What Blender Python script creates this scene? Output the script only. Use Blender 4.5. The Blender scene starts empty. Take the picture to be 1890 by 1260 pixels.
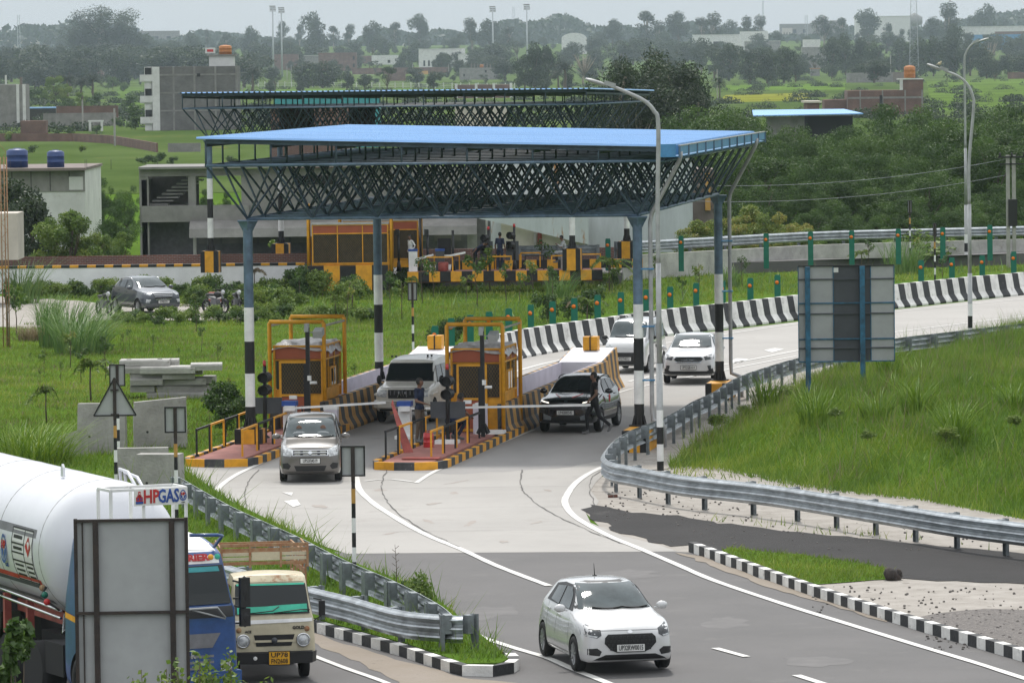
import bpy, bmesh, math, random
import numpy as np
from mathutils import Vector, Matrix
from mathutils.bvhtree import BVHTree
random.seed(7)
rng = np.random.default_rng(7)
S = bpy.context.scene
C = S.collection
R = math.radians

# ---------------------------------------------------------------- camera
FPX = 9600.0
CAMZ = 10.94
PITCH = math.atan((630 - 105) / FPX)
cam_d = bpy.data.cameras.new('camera')
cam = bpy.data.objects.new('camera', cam_d)
C.objects.link(cam)
CM = Matrix.Rotation(math.pi / 2 - PITCH, 3, 'X') @ Matrix.Rotation(R(-0.69), 3, 'Z')
cam.matrix_world = Matrix.Translation((0, 0, CAMZ)) @ CM.to_4x4()
cam_d.sensor_width = 36
cam_d.lens = 36 * FPX / 1890
cam_d.clip_start = 1
cam_d.clip_end = 30000
S.camera = cam

# ---------------------------------------------------------------- world, sun, exposure
SUN_EL, SUN_AZ = R(58), R(-4)      # azimuth of the sun from +Y (behind the plaza) towards +X
w = bpy.data.worlds.new('World')
S.world = w
w.use_nodes = True
nt = w.node_tree
nt.nodes.clear()
sky = nt.nodes.new('ShaderNodeTexSky')
sky.sky_type = 'NISHITA'
sky.sun_disc = False
sky.sun_elevation = SUN_EL
sky.sun_rotation = SUN_AZ
sky.air_density = 1.0
sky.dust_density = 1.0
sky.ozone_density = 1.0
bg = nt.nodes.new('ShaderNodeBackground')
bg.inputs[1].default_value = 0.12
# veil of bright high cloud: paler towards the horizon, brighter overhead
ov = nt.nodes.new('ShaderNodeMix'); ov.data_type = 'RGBA'; ov.inputs[0].default_value = .8
gm = nt.nodes.new('ShaderNodeMix'); gm.data_type = 'RGBA'
gm.inputs[6].default_value = (4.35, 4.8, 5.3, 1); gm.inputs[7].default_value = (13.0, 13.4, 13.8, 1)
tcw = nt.nodes.new('ShaderNodeTexCoord'); sxy = nt.nodes.new('ShaderNodeSeparateXYZ'); mr = nt.nodes.new('ShaderNodeMapRange')
mr.inputs[1].default_value = .03; mr.inputs[2].default_value = .55
cn = nt.nodes.new('ShaderNodeTexNoise'); cn.inputs['Scale'].default_value = 3; cn.inputs['Detail'].default_value = 5
ma = nt.nodes.new('ShaderNodeMath'); ma.operation = 'MULTIPLY_ADD'; ma.inputs[1].default_value = .5; ma.inputs[2].default_value = -.25
mb_ = nt.nodes.new('ShaderNodeMath'); mb_.operation = 'ADD'
nt.links.new(tcw.outputs['Generated'], sxy.inputs[0]); nt.links.new(sxy.outputs[2], mb_.inputs[0]); nt.links.new(tcw.outputs['Generated'], cn.inputs['Vector'])
nt.links.new(cn.outputs[0], ma.inputs[0]); nt.links.new(ma.outputs[0], mb_.inputs[1]); nt.links.new(mb_.outputs[0], mr.inputs[0])
nt.links.new(mr.outputs[0], gm.inputs[0]); nt.links.new(gm.outputs[2], ov.inputs[7])
hs = nt.nodes.new('ShaderNodeHueSaturation')
hs.inputs['Saturation'].default_value = 0.45      # high thin overcast: pale sky
nt.links.new(sky.outputs[0], hs.inputs['Color'])
nt.links.new(hs.outputs[0], ov.inputs[6]); nt.links.new(ov.outputs[2], bg.inputs[0])
wo = nt.nodes.new('ShaderNodeOutputWorld')
nt.links.new(bg.outputs[0], wo.inputs[0])
sl = bpy.data.lights.new('sun', 'SUN')
sl.energy = 3.1
sl.angle = R(7)
sl.color = (1, .96, .9)
so = bpy.data.objects.new('sun', sl)
C.objects.link(so)
sd = Vector((math.sin(SUN_AZ) * math.cos(SUN_EL), math.cos(SUN_AZ) * math.cos(SUN_EL), math.sin(SUN_EL)))
so.rotation_euler = sd.to_track_quat('Z', 'Y').to_euler()
so.location = (0, 150, 60)
S.view_settings.view_transform = 'Standard'
S.view_settings.look = 'None'
S.view_settings.exposure = 0.0
S.view_settings.gamma = 1
S.cycles.max_bounces = 6
S.cycles.transparent_max_bounces = 12
S.cycles.volume_bounces = 1

# ---------------------------------------------------------------- placing helpers
def ray(px, py):
    return CM @ Vector(((px - 945) / FPX, -(py - 630) / FPX, -1))
def G(px, py, z=0.0):                 # the point of the level plane z that a spot of the ground shows at
    d = ray(px, py)
    t = (z - CAMZ) / d.z
    return Vector((d.x * t, d.y * t, z))
def at(px, py, Y):                    # the point at distance Y
    d = ray(px, py)
    t = Y / d.y
    return Vector((d.x * t, Y, CAMZ + d.z * t))

def zg(D):                            # the plain rises gently beyond two kilometres
    t = min(max((D-2200)/2600, 0), 1)
    return 22*t*t*(3-2*t)
def Gt(px, py):
    D = 60.0
    d = ray(px, py)
    while D < 9000:
        if CAMZ + d.z*D/d.y <= zg(D): break
        D *= 1.004
    return Vector((d.x*D/d.y, D, zg(D)))

# ---------------------------------------------------------------- mesh builder
MATS = {}
THM = {}
class MB:
    def __init__(s):
        s.v = []; s.f = []; s.mi = []; s.sm = []
    def add(s, vs, fs, m=0, smooth=False):
        o = len(s.v)
        s.v.extend([Vector(p) for p in vs])
        for f in fs:
            s.f.append([i + o for i in f]); s.mi.append(m); s.sm.append(smooth)
        return s
    def boxM(s, M, size, m=0):
        x, y, z = [a / 2 for a in size]
        vs = [M @ Vector(p) for p in ((-x,-y,-z),(x,-y,-z),(x,y,-z),(-x,y,-z),(-x,-y,z),(x,-y,z),(x,y,z),(-x,y,z))]
        return s.add(vs, [(0,3,2,1),(4,5,6,7),(0,1,5,4),(1,2,6,5),(2,3,7,6),(3,0,4,7)], m)
    def box(s, c, size, rz=0, m=0, rx=0, ry=0):
        M = Matrix.Translation(c) @ Matrix.Rotation(rz,4,'Z') @ Matrix.Rotation(ry,4,'Y') @ Matrix.Rotation(rx,4,'X')
        return s.boxM(M, size, m)
    def b2(s, x0, x1, y0, y1, z0, z1, m=0):
        return s.box(((x0+x1)/2,(y0+y1)/2,(z0+z1)/2), (abs(x1-x0),abs(y1-y0),abs(z1-z0)), 0, m)
    def bar(s, p, q, w, h=None, m=0):
        p = Vector(p); q = Vector(q); d = q - p; L = d.length
        if L < 1e-6: return s
        h = h or w
        d.normalize()
        up = Vector((0,0,1)) if abs(d.z) < .95 else Vector((0,1,0))
        x = d.cross(up).normalized(); z = x.cross(d)
        M = Matrix((x, d, z)).transposed().to_4x4(); M.translation = (p + q) / 2
        return s.boxM(M, (w, L, h), m)
    def cyl(s, p, q, r0, r1=None, n=12, caps=True, m=0, smooth=True):
        p = Vector(p); q = Vector(q); r1 = r0 if r1 is None else r1
        d = (q - p).normalized()
        up = Vector((0,0,1)) if abs(d.z) < .95 else Vector((0,1,0))
        x = d.cross(up).normalized(); y = x.cross(d)
        vs = []
        for c, r in ((p, r0), (q, r1)):
            for k in range(n):
                a = 2*math.pi*k/n
                vs.append(c + (x*math.cos(a) + y*math.sin(a))*r)
        s.add(vs, [(k, k+n, (k+1) % n + n, (k+1) % n) for k in range(n)], m, smooth)
        if caps:
            o = len(s.v) - 2*n
            s.f.append([o+k for k in range(n)]); s.mi.append(m); s.sm.append(False)
            s.f.append([o+n+n-1-k for k in range(n)]); s.mi.append(m); s.sm.append(False)
        return s
    def tube(s, path, r, n=8, m=0, r1=None):
        path = [Vector(p) for p in path]; N = len(path)
        r1 = r if r1 is None else r1
        vs = []; x = None
        for i, p in enumerate(path):
            d = (path[min(i+1,N-1)] - path[max(i-1,0)]).normalized()
            if x is None:
                up = Vector((0,0,1)) if abs(d.z) < .9 else Vector((0,1,0))
                x = d.cross(up).normalized()
            else:
                x = (x - d*x.dot(d)).normalized()
            y = x.cross(d)
            rr = r + (r1-r)*i/max(N-1,1)
            for k in range(n):
                a = 2*math.pi*k/n
                vs.append(p + (x*math.cos(a)+y*math.sin(a))*rr)
        fs = []
        for i in range(N-1):
            for k in range(n):
                fs.append((i*n+k, (i+1)*n+k, (i+1)*n+(k+1)%n, i*n+(k+1)%n))
        s.add(vs, fs, m, True)
        o = len(s.v) - len(vs)
        s.f.append([o+k for k in range(n)]); s.mi.append(m); s.sm.append(False)
        s.f.append([o+(N-1)*n+n-1-k for k in range(n)]); s.mi.append(m); s.sm.append(False)
        return s
    def prism(s, poly, z0, z1, m=0, top=None, axis='Z'):
        # poly of 2-d points, extruded along axis
        n = len(poly)
        def P(u, v, t):
            return {'Z': (u, v, t), 'Y': (u, t, v), 'X': (t, u, v)}[axis]
        vs = [P(a, b, z0) for a, b in poly] + [P(a, b, z1) for a, b in poly]
        fs = [(k, (k+1) % n, (k+1) % n + n, k+n) for k in range(n)]
        s.add(vs, fs, m)
        o = len(s.v) - 2*n
        s.f.append([o+n-1-k for k in range(n)]); s.mi.append(m); s.sm.append(False)
        s.f.append([o+n+k for k in range(n)]); s.mi.append(m if top is None else top); s.sm.append(False)
        return s
    def sheet(s, poly, z=0, m=0):
        return s.add([(p[0], p[1], z) for p in poly], [list(range(len(poly)))], m)
    def lathe(s, prof, org=(0,0,0), n=16, m=0, M=None, smooth=True):
        M = M or Matrix.Translation(org)
        vs = []
        for r, z in prof:
            for k in range(n):
                a = 2*math.pi*k/n
                vs.append(M @ Vector((r*math.cos(a), r*math.sin(a), z)))
        fs = []
        for i in range(len(prof)-1):
            for k in range(n):
                fs.append((i*n+k, i*n+(k+1)%n, (i+1)*n+(k+1)%n, (i+1)*n+k))
        return s.add(vs, fs, m, smooth)
    def ball(s, c, r, n=12, m=0, M=None):
        rx, ry, rz = (r, r, r) if not isinstance(r, (tuple, list)) else r
        prof = []
        vs = []; k2 = max(4, n//2)
        for i in range(k2+1):
            t = math.pi*i/k2
            for k in range(n):
                a = 2*math.pi*k/n
                p = Vector((rx*max(math.sin(t),1e-3)*math.cos(a), ry*max(math.sin(t),1e-3)*math.sin(a), -rz*math.cos(t)))
                if M: p = M @ p
                vs.append(Vector(c) + p)
        fs = [(i*n+k, i*n+(k+1)%n, (i+1)*n+(k+1)%n, (i+1)*n+k) for i in range(k2) for k in range(n)]
        return s.add(vs, fs, m, True)

def mesh_from(name, mb, mats):
    me = bpy.data.meshes.new(name)
    me.from_pydata([tuple(p) for p in mb.v], [], mb.f)
    for mt in (mats if isinstance(mats, (list, tuple)) else [mats]):
        me.materials.append(MATS[mt] if isinstance(mt, str) else mt)
    me.polygons.foreach_set('material_index', mb.mi)
    me.polygons.foreach_set('use_smooth', mb.sm)
    me.update()
    return me
def link(name, me, parent=None):
    o = bpy.data.objects.new(name, me)
    C.objects.link(o)
    if parent: o.parent = parent
    return o
def obj(name, mb, mats, parent=None, world=False, label=None):
    if world and parent is not None and parent.name in THM:
        inv = THM[parent.name]
        mb.v = [inv @ p for p in mb.v]
    o = link(name, mesh_from(name, mb, mats), parent)
    if label: o['label'] = label
    return o
def tag(o, label=None, cat=None, group=None, kind=None):
    if label: o['label'] = label
    if cat: o['category'] = cat
    if group: o['group'] = group
    if kind: o['kind'] = kind
    return o
def thing(name, label, cat, loc=(0,0,0), rz=0, group=None):
    o = bpy.data.objects.new(name, None)
    o.empty_display_size = .2
    C.objects.link(o)
    o.location = loc; o.rotation_euler = (0, 0, rz)
    THM[o.name] = (Matrix.Translation(loc) @ Matrix.Rotation(rz, 4, 'Z')).inverted()
    return tag(o, label, cat, group)
KIDS = {}
def tree_copy(o, parent=None):
    c = o.copy(); C.objects.link(c)
    c.parent = parent
    for ch in [x for x in bpy.data.objects if x.parent == o]:
        tree_copy(ch, c)
    return c
def dup(o, loc, rz=0, label=None, group=None, scale=None):
    c = tree_copy(o)
    c.location = loc; c.rotation_euler = (0, 0, rz)
    if label: c['label'] = label
    if group: c['group'] = group
    if scale: c.scale = (scale,)*3 if not isinstance(scale, tuple) else scale
    return c
def struct(name, mb, mats, label=None):
    o = obj(name, mb, mats)
    o['kind'] = 'structure'
    o['label'] = label or name
    return o

ORD = ['first','second','third','fourth','fifth','sixth','seventh','eighth','ninth','tenth','eleventh','twelfth','thirteenth',
 'fourteenth','fifteenth','sixteenth','seventeenth','eighteenth','nineteenth','twentieth','twenty first','twenty second','twenty third','twenty fourth','twenty fifth','twenty sixth']

def resample(path, step):
    P = [Vector(p) for p in path]
    L = [0]
    for a, b in zip(P, P[1:]): L.append(L[-1] + (b-a).length)
    n = max(1, round(L[-1] / step)); out = []
    for k in range(n+1):
        out.append(pt_at(P, L, L[-1]*k/n))
    return out
def pt_at(P, L, s):
    if s <= 0: return P[0] + (P[1]-P[0]).normalized()*s
    if s >= L[-1]: return P[-1] + (P[-1]-P[-2]).normalized()*(s-L[-1])
    for i in range(len(P)-1):
        if s <= L[i+1]:
            return P[i].lerp(P[i+1], (s-L[i])/max(L[i+1]-L[i],1e-9))
def smooth_path(path, n=8):
    P = [Vector(p) for p in path]; out = []
    for i in range(len(P)-1):
        p0 = P[max(i-1,0)]; p1 = P[i]; p2 = P[i+1]; p3 = P[min(i+2,len(P)-1)]
        for k in range(n):
            t = k/n
            out.append(.5*((2*p1)+(p2-p0)*t+(2*p0-5*p1+4*p2-p3)*t*t+(3*p1-p0-3*p2+p3)*t*t*t))
    out.append(P[-1]); return out
def sweep(mb, prof, path, step=None, mats=(0,), slant=0, caps=True, closed_prof=False, smooth=False):
    """prof: (offset to the right of travel, height); stripes by mats cycling per segment"""
    P = [Vector(p) for p in path]
    L = [0]
    for a, b in zip(P, P[1:]): L.append(L[-1] + (b-a).length)
    tot = L[-1]; n = max(1, round(tot/step)) if step else len(P)-1
    ss = [tot*k/n for k in range(n+1)] if step else L
    m = len(prof); vs = []
    for s in ss:
        for o, h in prof:
            q = pt_at(P, L, s + slant*h)
            a = pt_at(P, L, s + slant*h - .05); b = pt_at(P, L, s + slant*h + .05)
            t = (b-a); t.z = 0; t.normalize()
            r = Vector((t.y, -t.x, 0))
            vs.append(q + r*o + Vector((0,0,h)))
    base = len(mb.v)
    mb.v.extend(vs)
    mm = m if closed_prof else m-1
    for i in range(n):
        for j in range(mm):
            j2 = (j+1) % m
            mb.f.append([base+i*m+j, base+(i+1)*m+j, base+(i+1)*m+j2, base+i*m+j2])
            mb.mi.append(mats[i % len(mats)]); mb.sm.append(smooth)
    if caps:
        mb.f.append([base+j for j in range(m)]); mb.mi.append(mats[0]); mb.sm.append(False)
        mb.f.append([base+n*m+m-1-j for j in range(m)]); mb.mi.append(mats[(n-1) % len(mats)]); mb.sm.append(False)
    return mb
def text_mesh(txt, size, extrude=.004, bold=0.0, align='CENTER', sx=1.0):
    cu = bpy.data.curves.new('txt', 'FONT')
    cu.body = txt; cu.size = size; cu.extrude = extrude; cu.align_x = align; cu.align_y = 'CENTER'
    cu.offset = bold; cu.resolution_u = 2
    ob = bpy.data.objects.new('txt', cu)
    C.objects.link(ob)
    dg = bpy.context.evaluated_depsgraph_get()
    me = bpy.data.meshes.new_from_object(ob.evaluated_get(dg))
    bpy.data.objects.remove(ob)
    if sx != 1.0: me.transform(Matrix.Diagonal((sx,1,1,1)))
    return me
def text_part(name, txt, size, M, m, parent, bold=0.0, sx=1.0, align='CENTER'):
    me = text_mesh(txt, size, bold=bold, sx=sx, align=align)
    me.transform(M)
    me.materials.clear(); me.materials.append(MATS[m])
    return link(name, me, parent)

# ---------------------------------------------------------------- materials
def nn(nt, t, **kw):
    n = nt.nodes.new(t)
    for k, v in kw.items():
        if k.startswith('i_'): n.inputs[int(k[2:])].default_value = v
        else: setattr(n, k, v)
    return n
def mat(name, col, rough=.6, metal=0, var=.12, scale=3.0, col2=None, spots=None, bump=0, bscale=40, coat=0, trans=0, emit=0, coords='Object', stretch=None, spec=None):
    m = bpy.data.materials.new(name); MATS[name] = m
    m.use_nodes = True
    nt = m.node_tree; b = nt.nodes['Principled BSDF']
    b.inputs['Roughness'].default_value = rough
    b.inputs['Metallic'].default_value = metal
    if spec is not None: b.inputs['Specular IOR Level'].default_value = spec
    if coat: b.inputs['Coat Weight'].default_value = coat; b.inputs['Coat Roughness'].default_value = .05
    if trans: b.inputs['Transmission Weight'].default_value = trans
    if emit:
        b.inputs['Emission Color'].default_value = (*col, 1); b.inputs['Emission Strength'].default_value = emit
    tc = nn(nt, 'ShaderNodeTexCoord')
    src = tc.outputs[coords]
    if stretch:
        mp = nn(nt, 'ShaderNodeMapping'); mp.inputs['Scale'].default_value = stretch
        nt.links.new(src, mp.inputs[0]); src = mp.outputs[0]
    no = nn(nt, 'ShaderNodeTexNoise'); no.inputs['Scale'].default_value = scale; no.inputs['Detail'].default_value = 6; no.inputs['Roughness'].default_value = .65
    nt.links.new(src, no.inputs['Vector'])
    c2 = col2 or tuple(max(0, c*(1-2.2*var)) for c in col)
    c1 = col if col2 else tuple(min(1, c*(1+var)) for c in col)
    mx = nn(nt, 'ShaderNodeMix', data_type='RGBA')
    rp = nn(nt, 'ShaderNodeMapRange'); rp.inputs[1].default_value = .35; rp.inputs[2].default_value = .65
    nt.links.new(no.outputs[0], rp.inputs[0]); nt.links.new(rp.outputs[0], mx.inputs[0])
    mx.inputs[6].default_value = (*c2, 1); mx.inputs[7].default_value = (*c1, 1)
    out = mx.outputs[2]
    if spots:                       # (colour, scale, threshold, softness)
        sc, ssc, th, sf = spots
        n2 = nn(nt, 'ShaderNodeTexNoise'); n2.inputs['Scale'].default_value = ssc; n2.inputs['Detail'].default_value = 8; n2.inputs['Roughness'].default_value = .7
        nt.links.new(src, n2.inputs['Vector'])
        r2 = nn(nt, 'ShaderNodeMapRange'); r2.inputs[1].default_value = th; r2.inputs[2].default_value = th+sf
        nt.links.new(n2.outputs[0], r2.inputs[0])
        m2 = nn(nt, 'ShaderNodeMix', data_type='RGBA')
        nt.links.new(r2.outputs[0], m2.inputs[0]); nt.links.new(out, m2.inputs[6]); m2.inputs[7].default_value = (*sc, 1)
        out = m2.outputs[2]
    nt.links.new(out, b.inputs['Base Color'])
    if bump:
        nb = nn(nt, 'ShaderNodeTexNoise'); nb.inputs['Scale'].default_value = bscale; nb.inputs['Detail'].default_value = 5
        nt.links.new(src, nb.inputs['Vector'])
        bp = nn(nt, 'ShaderNodeBump'); bp.inputs['Strength'].default_value = bump; bp.inputs['Distance'].default_value = .05
        nt.links.new(nb.outputs[0], bp.inputs['Height']); nt.links.new(bp.outputs[0], b.inputs['Normal'])
    return m
def leafmat(name, ca, cb, cc, trans=.35):
    m = bpy.data.materials.new(name); MATS[name] = m
    m.use_nodes = True
    nt = m.node_tree; nt.nodes.clear()
    at_ = nn(nt, 'ShaderNodeAttribute', attribute_name='var')
    cr = nn(nt, 'ShaderNodeValToRGB')
    e = cr.color_ramp.elements
    e[0].position = 0; e[0].color = (*ca, 1); e[1].position = 1; e[1].color = (*cc, 1)
    k = e.new(.5); k.color = (*cb, 1)
    nt.links.new(at_.outputs['Fac'], cr.inputs[0])
    d = nn(nt, 'ShaderNodeBsdfDiffuse'); t = nn(nt, 'ShaderNodeBsdfTranslucent'); mx = nn(nt, 'ShaderNodeMixShader')
    gl = nn(nt, 'ShaderNodeBsdfGlossy'); gl.inputs['Roughness'].default_value = .5
    m3 = nn(nt, 'ShaderNodeMixShader'); m3.inputs[0].default_value = .04
    nt.links.new(cr.outputs[0], d.inputs[0]); nt.links.new(cr.outputs[0], t.inputs[0])
    mx.inputs[0].default_value = trans
    nt.links.new(d.outputs[0], mx.inputs[1]); nt.links.new(t.outputs[0], mx.inputs[2])
    nt.links.new(mx.outputs[0], m3.inputs[1]); nt.links.new(gl.outputs[0], m3.inputs[2])
    o = nn(nt, 'ShaderNodeOutputMaterial'); nt.links.new(m3.outputs[0], o.inputs[0])
    return m
def brickmat(name, c1, c2, mortar, scale=1.0, bw=.24, bh=.085):
    m = mat(name, c1, .9)
    nt = m.node_tree; b = nt.nodes['Principled BSDF']
    tc = nn(nt, 'ShaderNodeTexCoord')
    mp = nn(nt, 'ShaderNodeMapping'); mp.inputs['Rotation'].default_value = (R(90), 0, 0)
    bt = nn(nt, 'ShaderNodeTexBrick')
    bt.inputs['Color1'].default_value = (*c1, 1); bt.inputs['Color2'].default_value = (*c2, 1); bt.inputs['Mortar'].default_value = (*mortar, 1)
    bt.inputs['Scale'].default_value = scale; bt.inputs['Brick Width'].default_value = bw; bt.inputs['Row Height'].default_value = bh; bt.inputs['Mortar Size'].default_value = .012
    nt.links.new(tc.outputs['Object'], mp.inputs[0]); nt.links.new(mp.outputs[0], bt.inputs[0])
    no = nn(nt, 'ShaderNodeTexNoise'); no.inputs['Scale'].default_value = .5; no.inputs['Detail'].default_value = 6
    nt.links.new(tc.outputs['Object'], no.inputs['Vector'])
    mx = nn(nt, 'ShaderNodeMix', data_type='RGBA', blend_type='MULTIPLY'); mx.inputs[0].default_value = .8
    cr = nn(nt, 'ShaderNodeMapRange'); cr.inputs[1].default_value = .3; cr.inputs[2].default_value = .7; cr.inputs[3].default_value = .55; cr.inputs[4].default_value = 1.15
    nt.links.new(no.outputs[0], cr.inputs[0]); nt.links.new(bt.outputs[0], mx.inputs[6]); nt.links.new(cr.outputs[0], mx.inputs[7])
    nt.links.new(mx.outputs[2], b.inputs['Base Color'])
    return m

mat('concrete_road', (.34,.325,.305), .85, var=.07, scale=.25, col2=(.285,.272,.255), spots=((.235,.22,.20), .5, .56, .22), bump=.1, bscale=30)
mat('asphalt', (.105,.10,.099), .8, var=.08, scale=.35, col2=(.086,.083,.082), spots=((.15,.142,.135), .8, .58, .2), bump=.35, bscale=60)
mat('fresh_asphalt', (.04,.038,.038), .85, scale=.6, col2=(.032,.031,.031), spots=((.10,.095,.088), .35, .64, .12), spec=.15, bump=.5, bscale=30)
mat('dirt', (.24,.205,.17), .95, scale=.8, col2=(.22,.185,.145), spots=((.13,.11,.085), 3, .6, .1), bump=.4, bscale=10)
mat('sand', (.33,.305,.275), .95, scale=1.6, col2=(.245,.222,.196), spots=((.12,.105,.09), 2.2, .60, .06), bump=.6, bscale=8)
mat('gravel', (.20,.18,.165), .95, scale=14, col2=(.085,.078,.075), spots=((.32,.30,.28), 22, .6, .05), bump=1, bscale=25)
mat('lane_paint', (.56,.55,.53), .7, scale=2.5, col2=(.58,.57,.54), spots=((.36,.345,.32), 3.0, .62, .08))
mat('tar_line', (.10,.095,.09), .9)
mat('ground', (.085,.145,.022), .95, scale=.12, col2=(.06,.115,.018), spots=((.17,.155,.08), .35, .68, .12), bump=.3, bscale=6, spec=0)
mat('field', (.088,.125,.04), .95, scale=.03, col2=(.045,.075,.018), spots=((.12,.115,.04), .05, .60, .06), stretch=(1,.3,1), spec=0)
mat('wire_yellow', (.20,.115,.02), .5)
mat('shaded_dirty_concrete', (.265,.255,.245), .85, scale=.3, col2=(.215,.207,.20), spots=((.17,.165,.16), .7, .6, .15), stretch=(1,.3,1))  # concrete dirt with canopy shade mixed into the colour
mat('stain', (.27,.235,.21), .9, scale=2, col2=(.31,.285,.26))
mat('stain_dark', (.225,.215,.20), .85, scale=1, col2=(.30,.285,.265))
mat('asphalt_patch', (.092,.088,.087), .8, scale=2, col2=(.12,.114,.112))
mat('black_paint', (.009,.009,.01), .6, var=.3, scale=4, spots=((.07,.065,.06), 7, .70, .06))
mat('white_paint', (.74,.74,.73), .6, var=.08, scale=2, spots=((.33,.31,.28), 4, .64, .12))
mat('kerb_white', (.70,.69,.66), .75, var=.1, scale=2, spots=((.26,.245,.22), 3.5, .58, .14), bump=.3, bscale=20)
mat('kerb_black', (.022,.023,.025), .7, var=.2, scale=3, spots=((.16,.15,.14), 5, .64, .08), bump=.3, bscale=20)
mat('yellow_paint', (.70,.325,.014), .5, var=.1, scale=3, spots=((.35,.17,.03), 5, .66, .08))
mat('yellow_faded', (.46,.25,.06), .7, var=.12, scale=2, spots=((.20,.17,.13), 4, .58, .1), bump=.2)
mat('black_faded', (.06,.06,.062), .75, var=.2, scale=3, spots=((.22,.21,.19), 4.5, .6, .1), bump=.2)
mat('lilac_paint', (.56,.53,.60), .7, var=.05, scale=1.5, spots=((.38,.35,.37), 2.5, .62, .14))
mat('white_wall', (.80,.79,.83), .7, var=.05, scale=1, spots=((.55,.53,.54), 1.5, .66, .2))
mat('steel', (.40,.43,.45), .42, metal=.75, var=.15, scale=3, spots=((.26,.27,.28), 4, .62, .1), bump=.05)
mat('steel_dull', (.19,.212,.225), .6, metal=.35, var=.2, scale=3, spots=((.2,.2,.2), 6, .6, .1))
mat('steel_dark', (.042,.072,.098), .55, var=.2, scale=2.5)
mat('steel_blue', (.095,.15,.215), .5, metal=.0, var=.18, scale=2.5, spots=((.05,.085,.12), 4, .62, .1))
mat('blue_roof', (.23,.42,.69), .55, var=.10, scale=1.3, spots=((.16,.33,.58), .8, .58, .2), stretch=(.07,2.2,1))
mat('blue_gutter', (.06,.22,.42), .5, var=.1, spots=((.2,.27,.34), 3, .63, .05))
mat('orange_panel', (.33,.075,.03), .5, var=.05)
mat('mesh_dark', (.022,.02,.016), .35, var=.2)
mat('glass_dark', (.012,.014,.016), .06, var=.0, coat=1)
mat('plastic_sheet', (.46,.44,.43), .3, var=.15, scale=5, bump=.8, bscale=6)
mat('red_floor', (.30,.125,.105), .85, var=.1, scale=2, spots=((.20,.13,.11), 3, .6, .1))
mat('red_paint', (.50,.03,.035), .4)
mat('red_board', (.34,.08,.065), .7, var=.15, scale=3)
mat('grey_concrete', (.33,.32,.30), .9, var=.12, scale=1.3, spots=((.19,.18,.165), 2, .58, .15), bump=.4, bscale=12)
mat('pale_concrete', (.42,.41,.385), .9, var=.12, scale=1.3, spots=((.25,.235,.21), 2, .6, .12), bump=.4, bscale=12)
mat('pole_grey', (.36,.37,.37), .55, metal=.3, var=.1, scale=2, spots=((.24,.23,.22), 5, .62, .08))
mat('pvc_grey', (.33,.33,.34), .6, var=.1)
mat('sign_grey', (.34,.348,.348), .55, metal=0, var=.05, scale=1.5)
mat('sign_dark', (.055,.06,.068), .6, var=.05)
mat('sign_blue', (.02,.115,.20), .5, var=.25, scale=4)
mat('rust', (.045,.032,.026), .85, scale=5, col2=(.022,.019,.018), spots=((.20,.17,.12), 6, .68, .04), bump=.3)
mat('rack_rust', (.27,.11,.05), .85, scale=9, col2=(.33,.23,.13))
mat('delineator', (.0,.13,.085), .45, var=.1)
mat('reflector', (.75,.17,.0), .3, var=0, emit=.0)
mat('rubber', (.009,.009,.009), .8, var=.1)
mat('black_plastic', (.011,.011,.012), .5, var=.1)
mat('car_white', (.53,.53,.53), .25, var=.015, coat=1, scale=2)
mat('car_cream', (.66,.64,.58), .35, var=.05, coat=.5, scale=2)
mat('car_grey', (.135,.125,.115), .3, metal=.35, var=.03, coat=1)
mat('car_black', (.008,.008,.009), .2, var=.0, coat=1)
mat('car_slate', (.055,.063,.075), .28, metal=.3, var=.03, coat=1)
mat('glass_car', (.014,.018,.019), .05, var=0, spec=.3)
mat('glass_pale', (.062,.078,.082), .05, var=.15, scale=2, spec=.35)
mat('lamp_glass', (.52,.54,.55), .12, var=.25, scale=14, coat=1)
mat('lamp_dark', (.045,.05,.055), .3, var=.3, scale=10)
mat('lamp_lit', (1,.93,.82), .3, emit=1.4)
mat('chrome', (.62,.63,.64), .18, metal=1, var=.03)
mat('rim', (.42,.43,.44), .35, metal=.7, var=.05)
mat('plate_white', (.66,.66,.64), .5, var=.03)
mat('plate_yellow', (.70,.36,.01), .5, var=.03)
mat('ink', (.006,.006,.006), .6, var=0)
mat('paint_red', (.45,.02,.02), .5, var=.1)
mat('paint_blue', (.02,.07,.30), .5, var=.1)
mat('truck_blue', (.018,.065,.21), .35, var=.12, coat=.4, spots=((.07,.10,.16), 3, .66, .1))
mat('ace_cream', (.50,.45,.32), .5, var=.08, scale=3, spots=((.30,.18,.08), 3.5, .66, .06))
mat('ace_rusty', (.50,.44,.30), .6, var=.1, scale=3, spots=((.27,.12,.045), 2.6, .52, .1))
mat('tank_white', (.62,.625,.66), .3, var=.03, scale=.8, coat=.3, spots=((.58,.57,.57), 1.2, .66, .12))
mat('stripe_grey', (.16,.16,.17), .6)
mat('teal_cloth', (.05,.45,.30), .7)
mat('skin', (.16,.085,.055), .6, var=.05)
mat('hair', (.012,.011,.01), .7, var=0)
mat('cloth_navy', (.012,.02,.05), .9, var=.2)
mat('cloth_black', (.012,.012,.014), .9, var=.2)
mat('cloth_white', (.62,.62,.60), .9, var=.06)
mat('cloth_khaki', (.10,.075,.055), .9, var=.15)
mat('cloth_grey', (.35,.37,.38), .9, var=.1)
mat('shoe', (.12,.12,.12), .7)
mat('bark', (.11,.085,.06), .95, scale=8, bump=.6, bscale=15)
mat('bark_pale', (.26,.22,.17), .95, scale=8)
mat('plaster_white', (.60,.60,.58), .9, var=.06, scale=.6, spots=((.38,.36,.33), .8, .58, .2))
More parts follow.
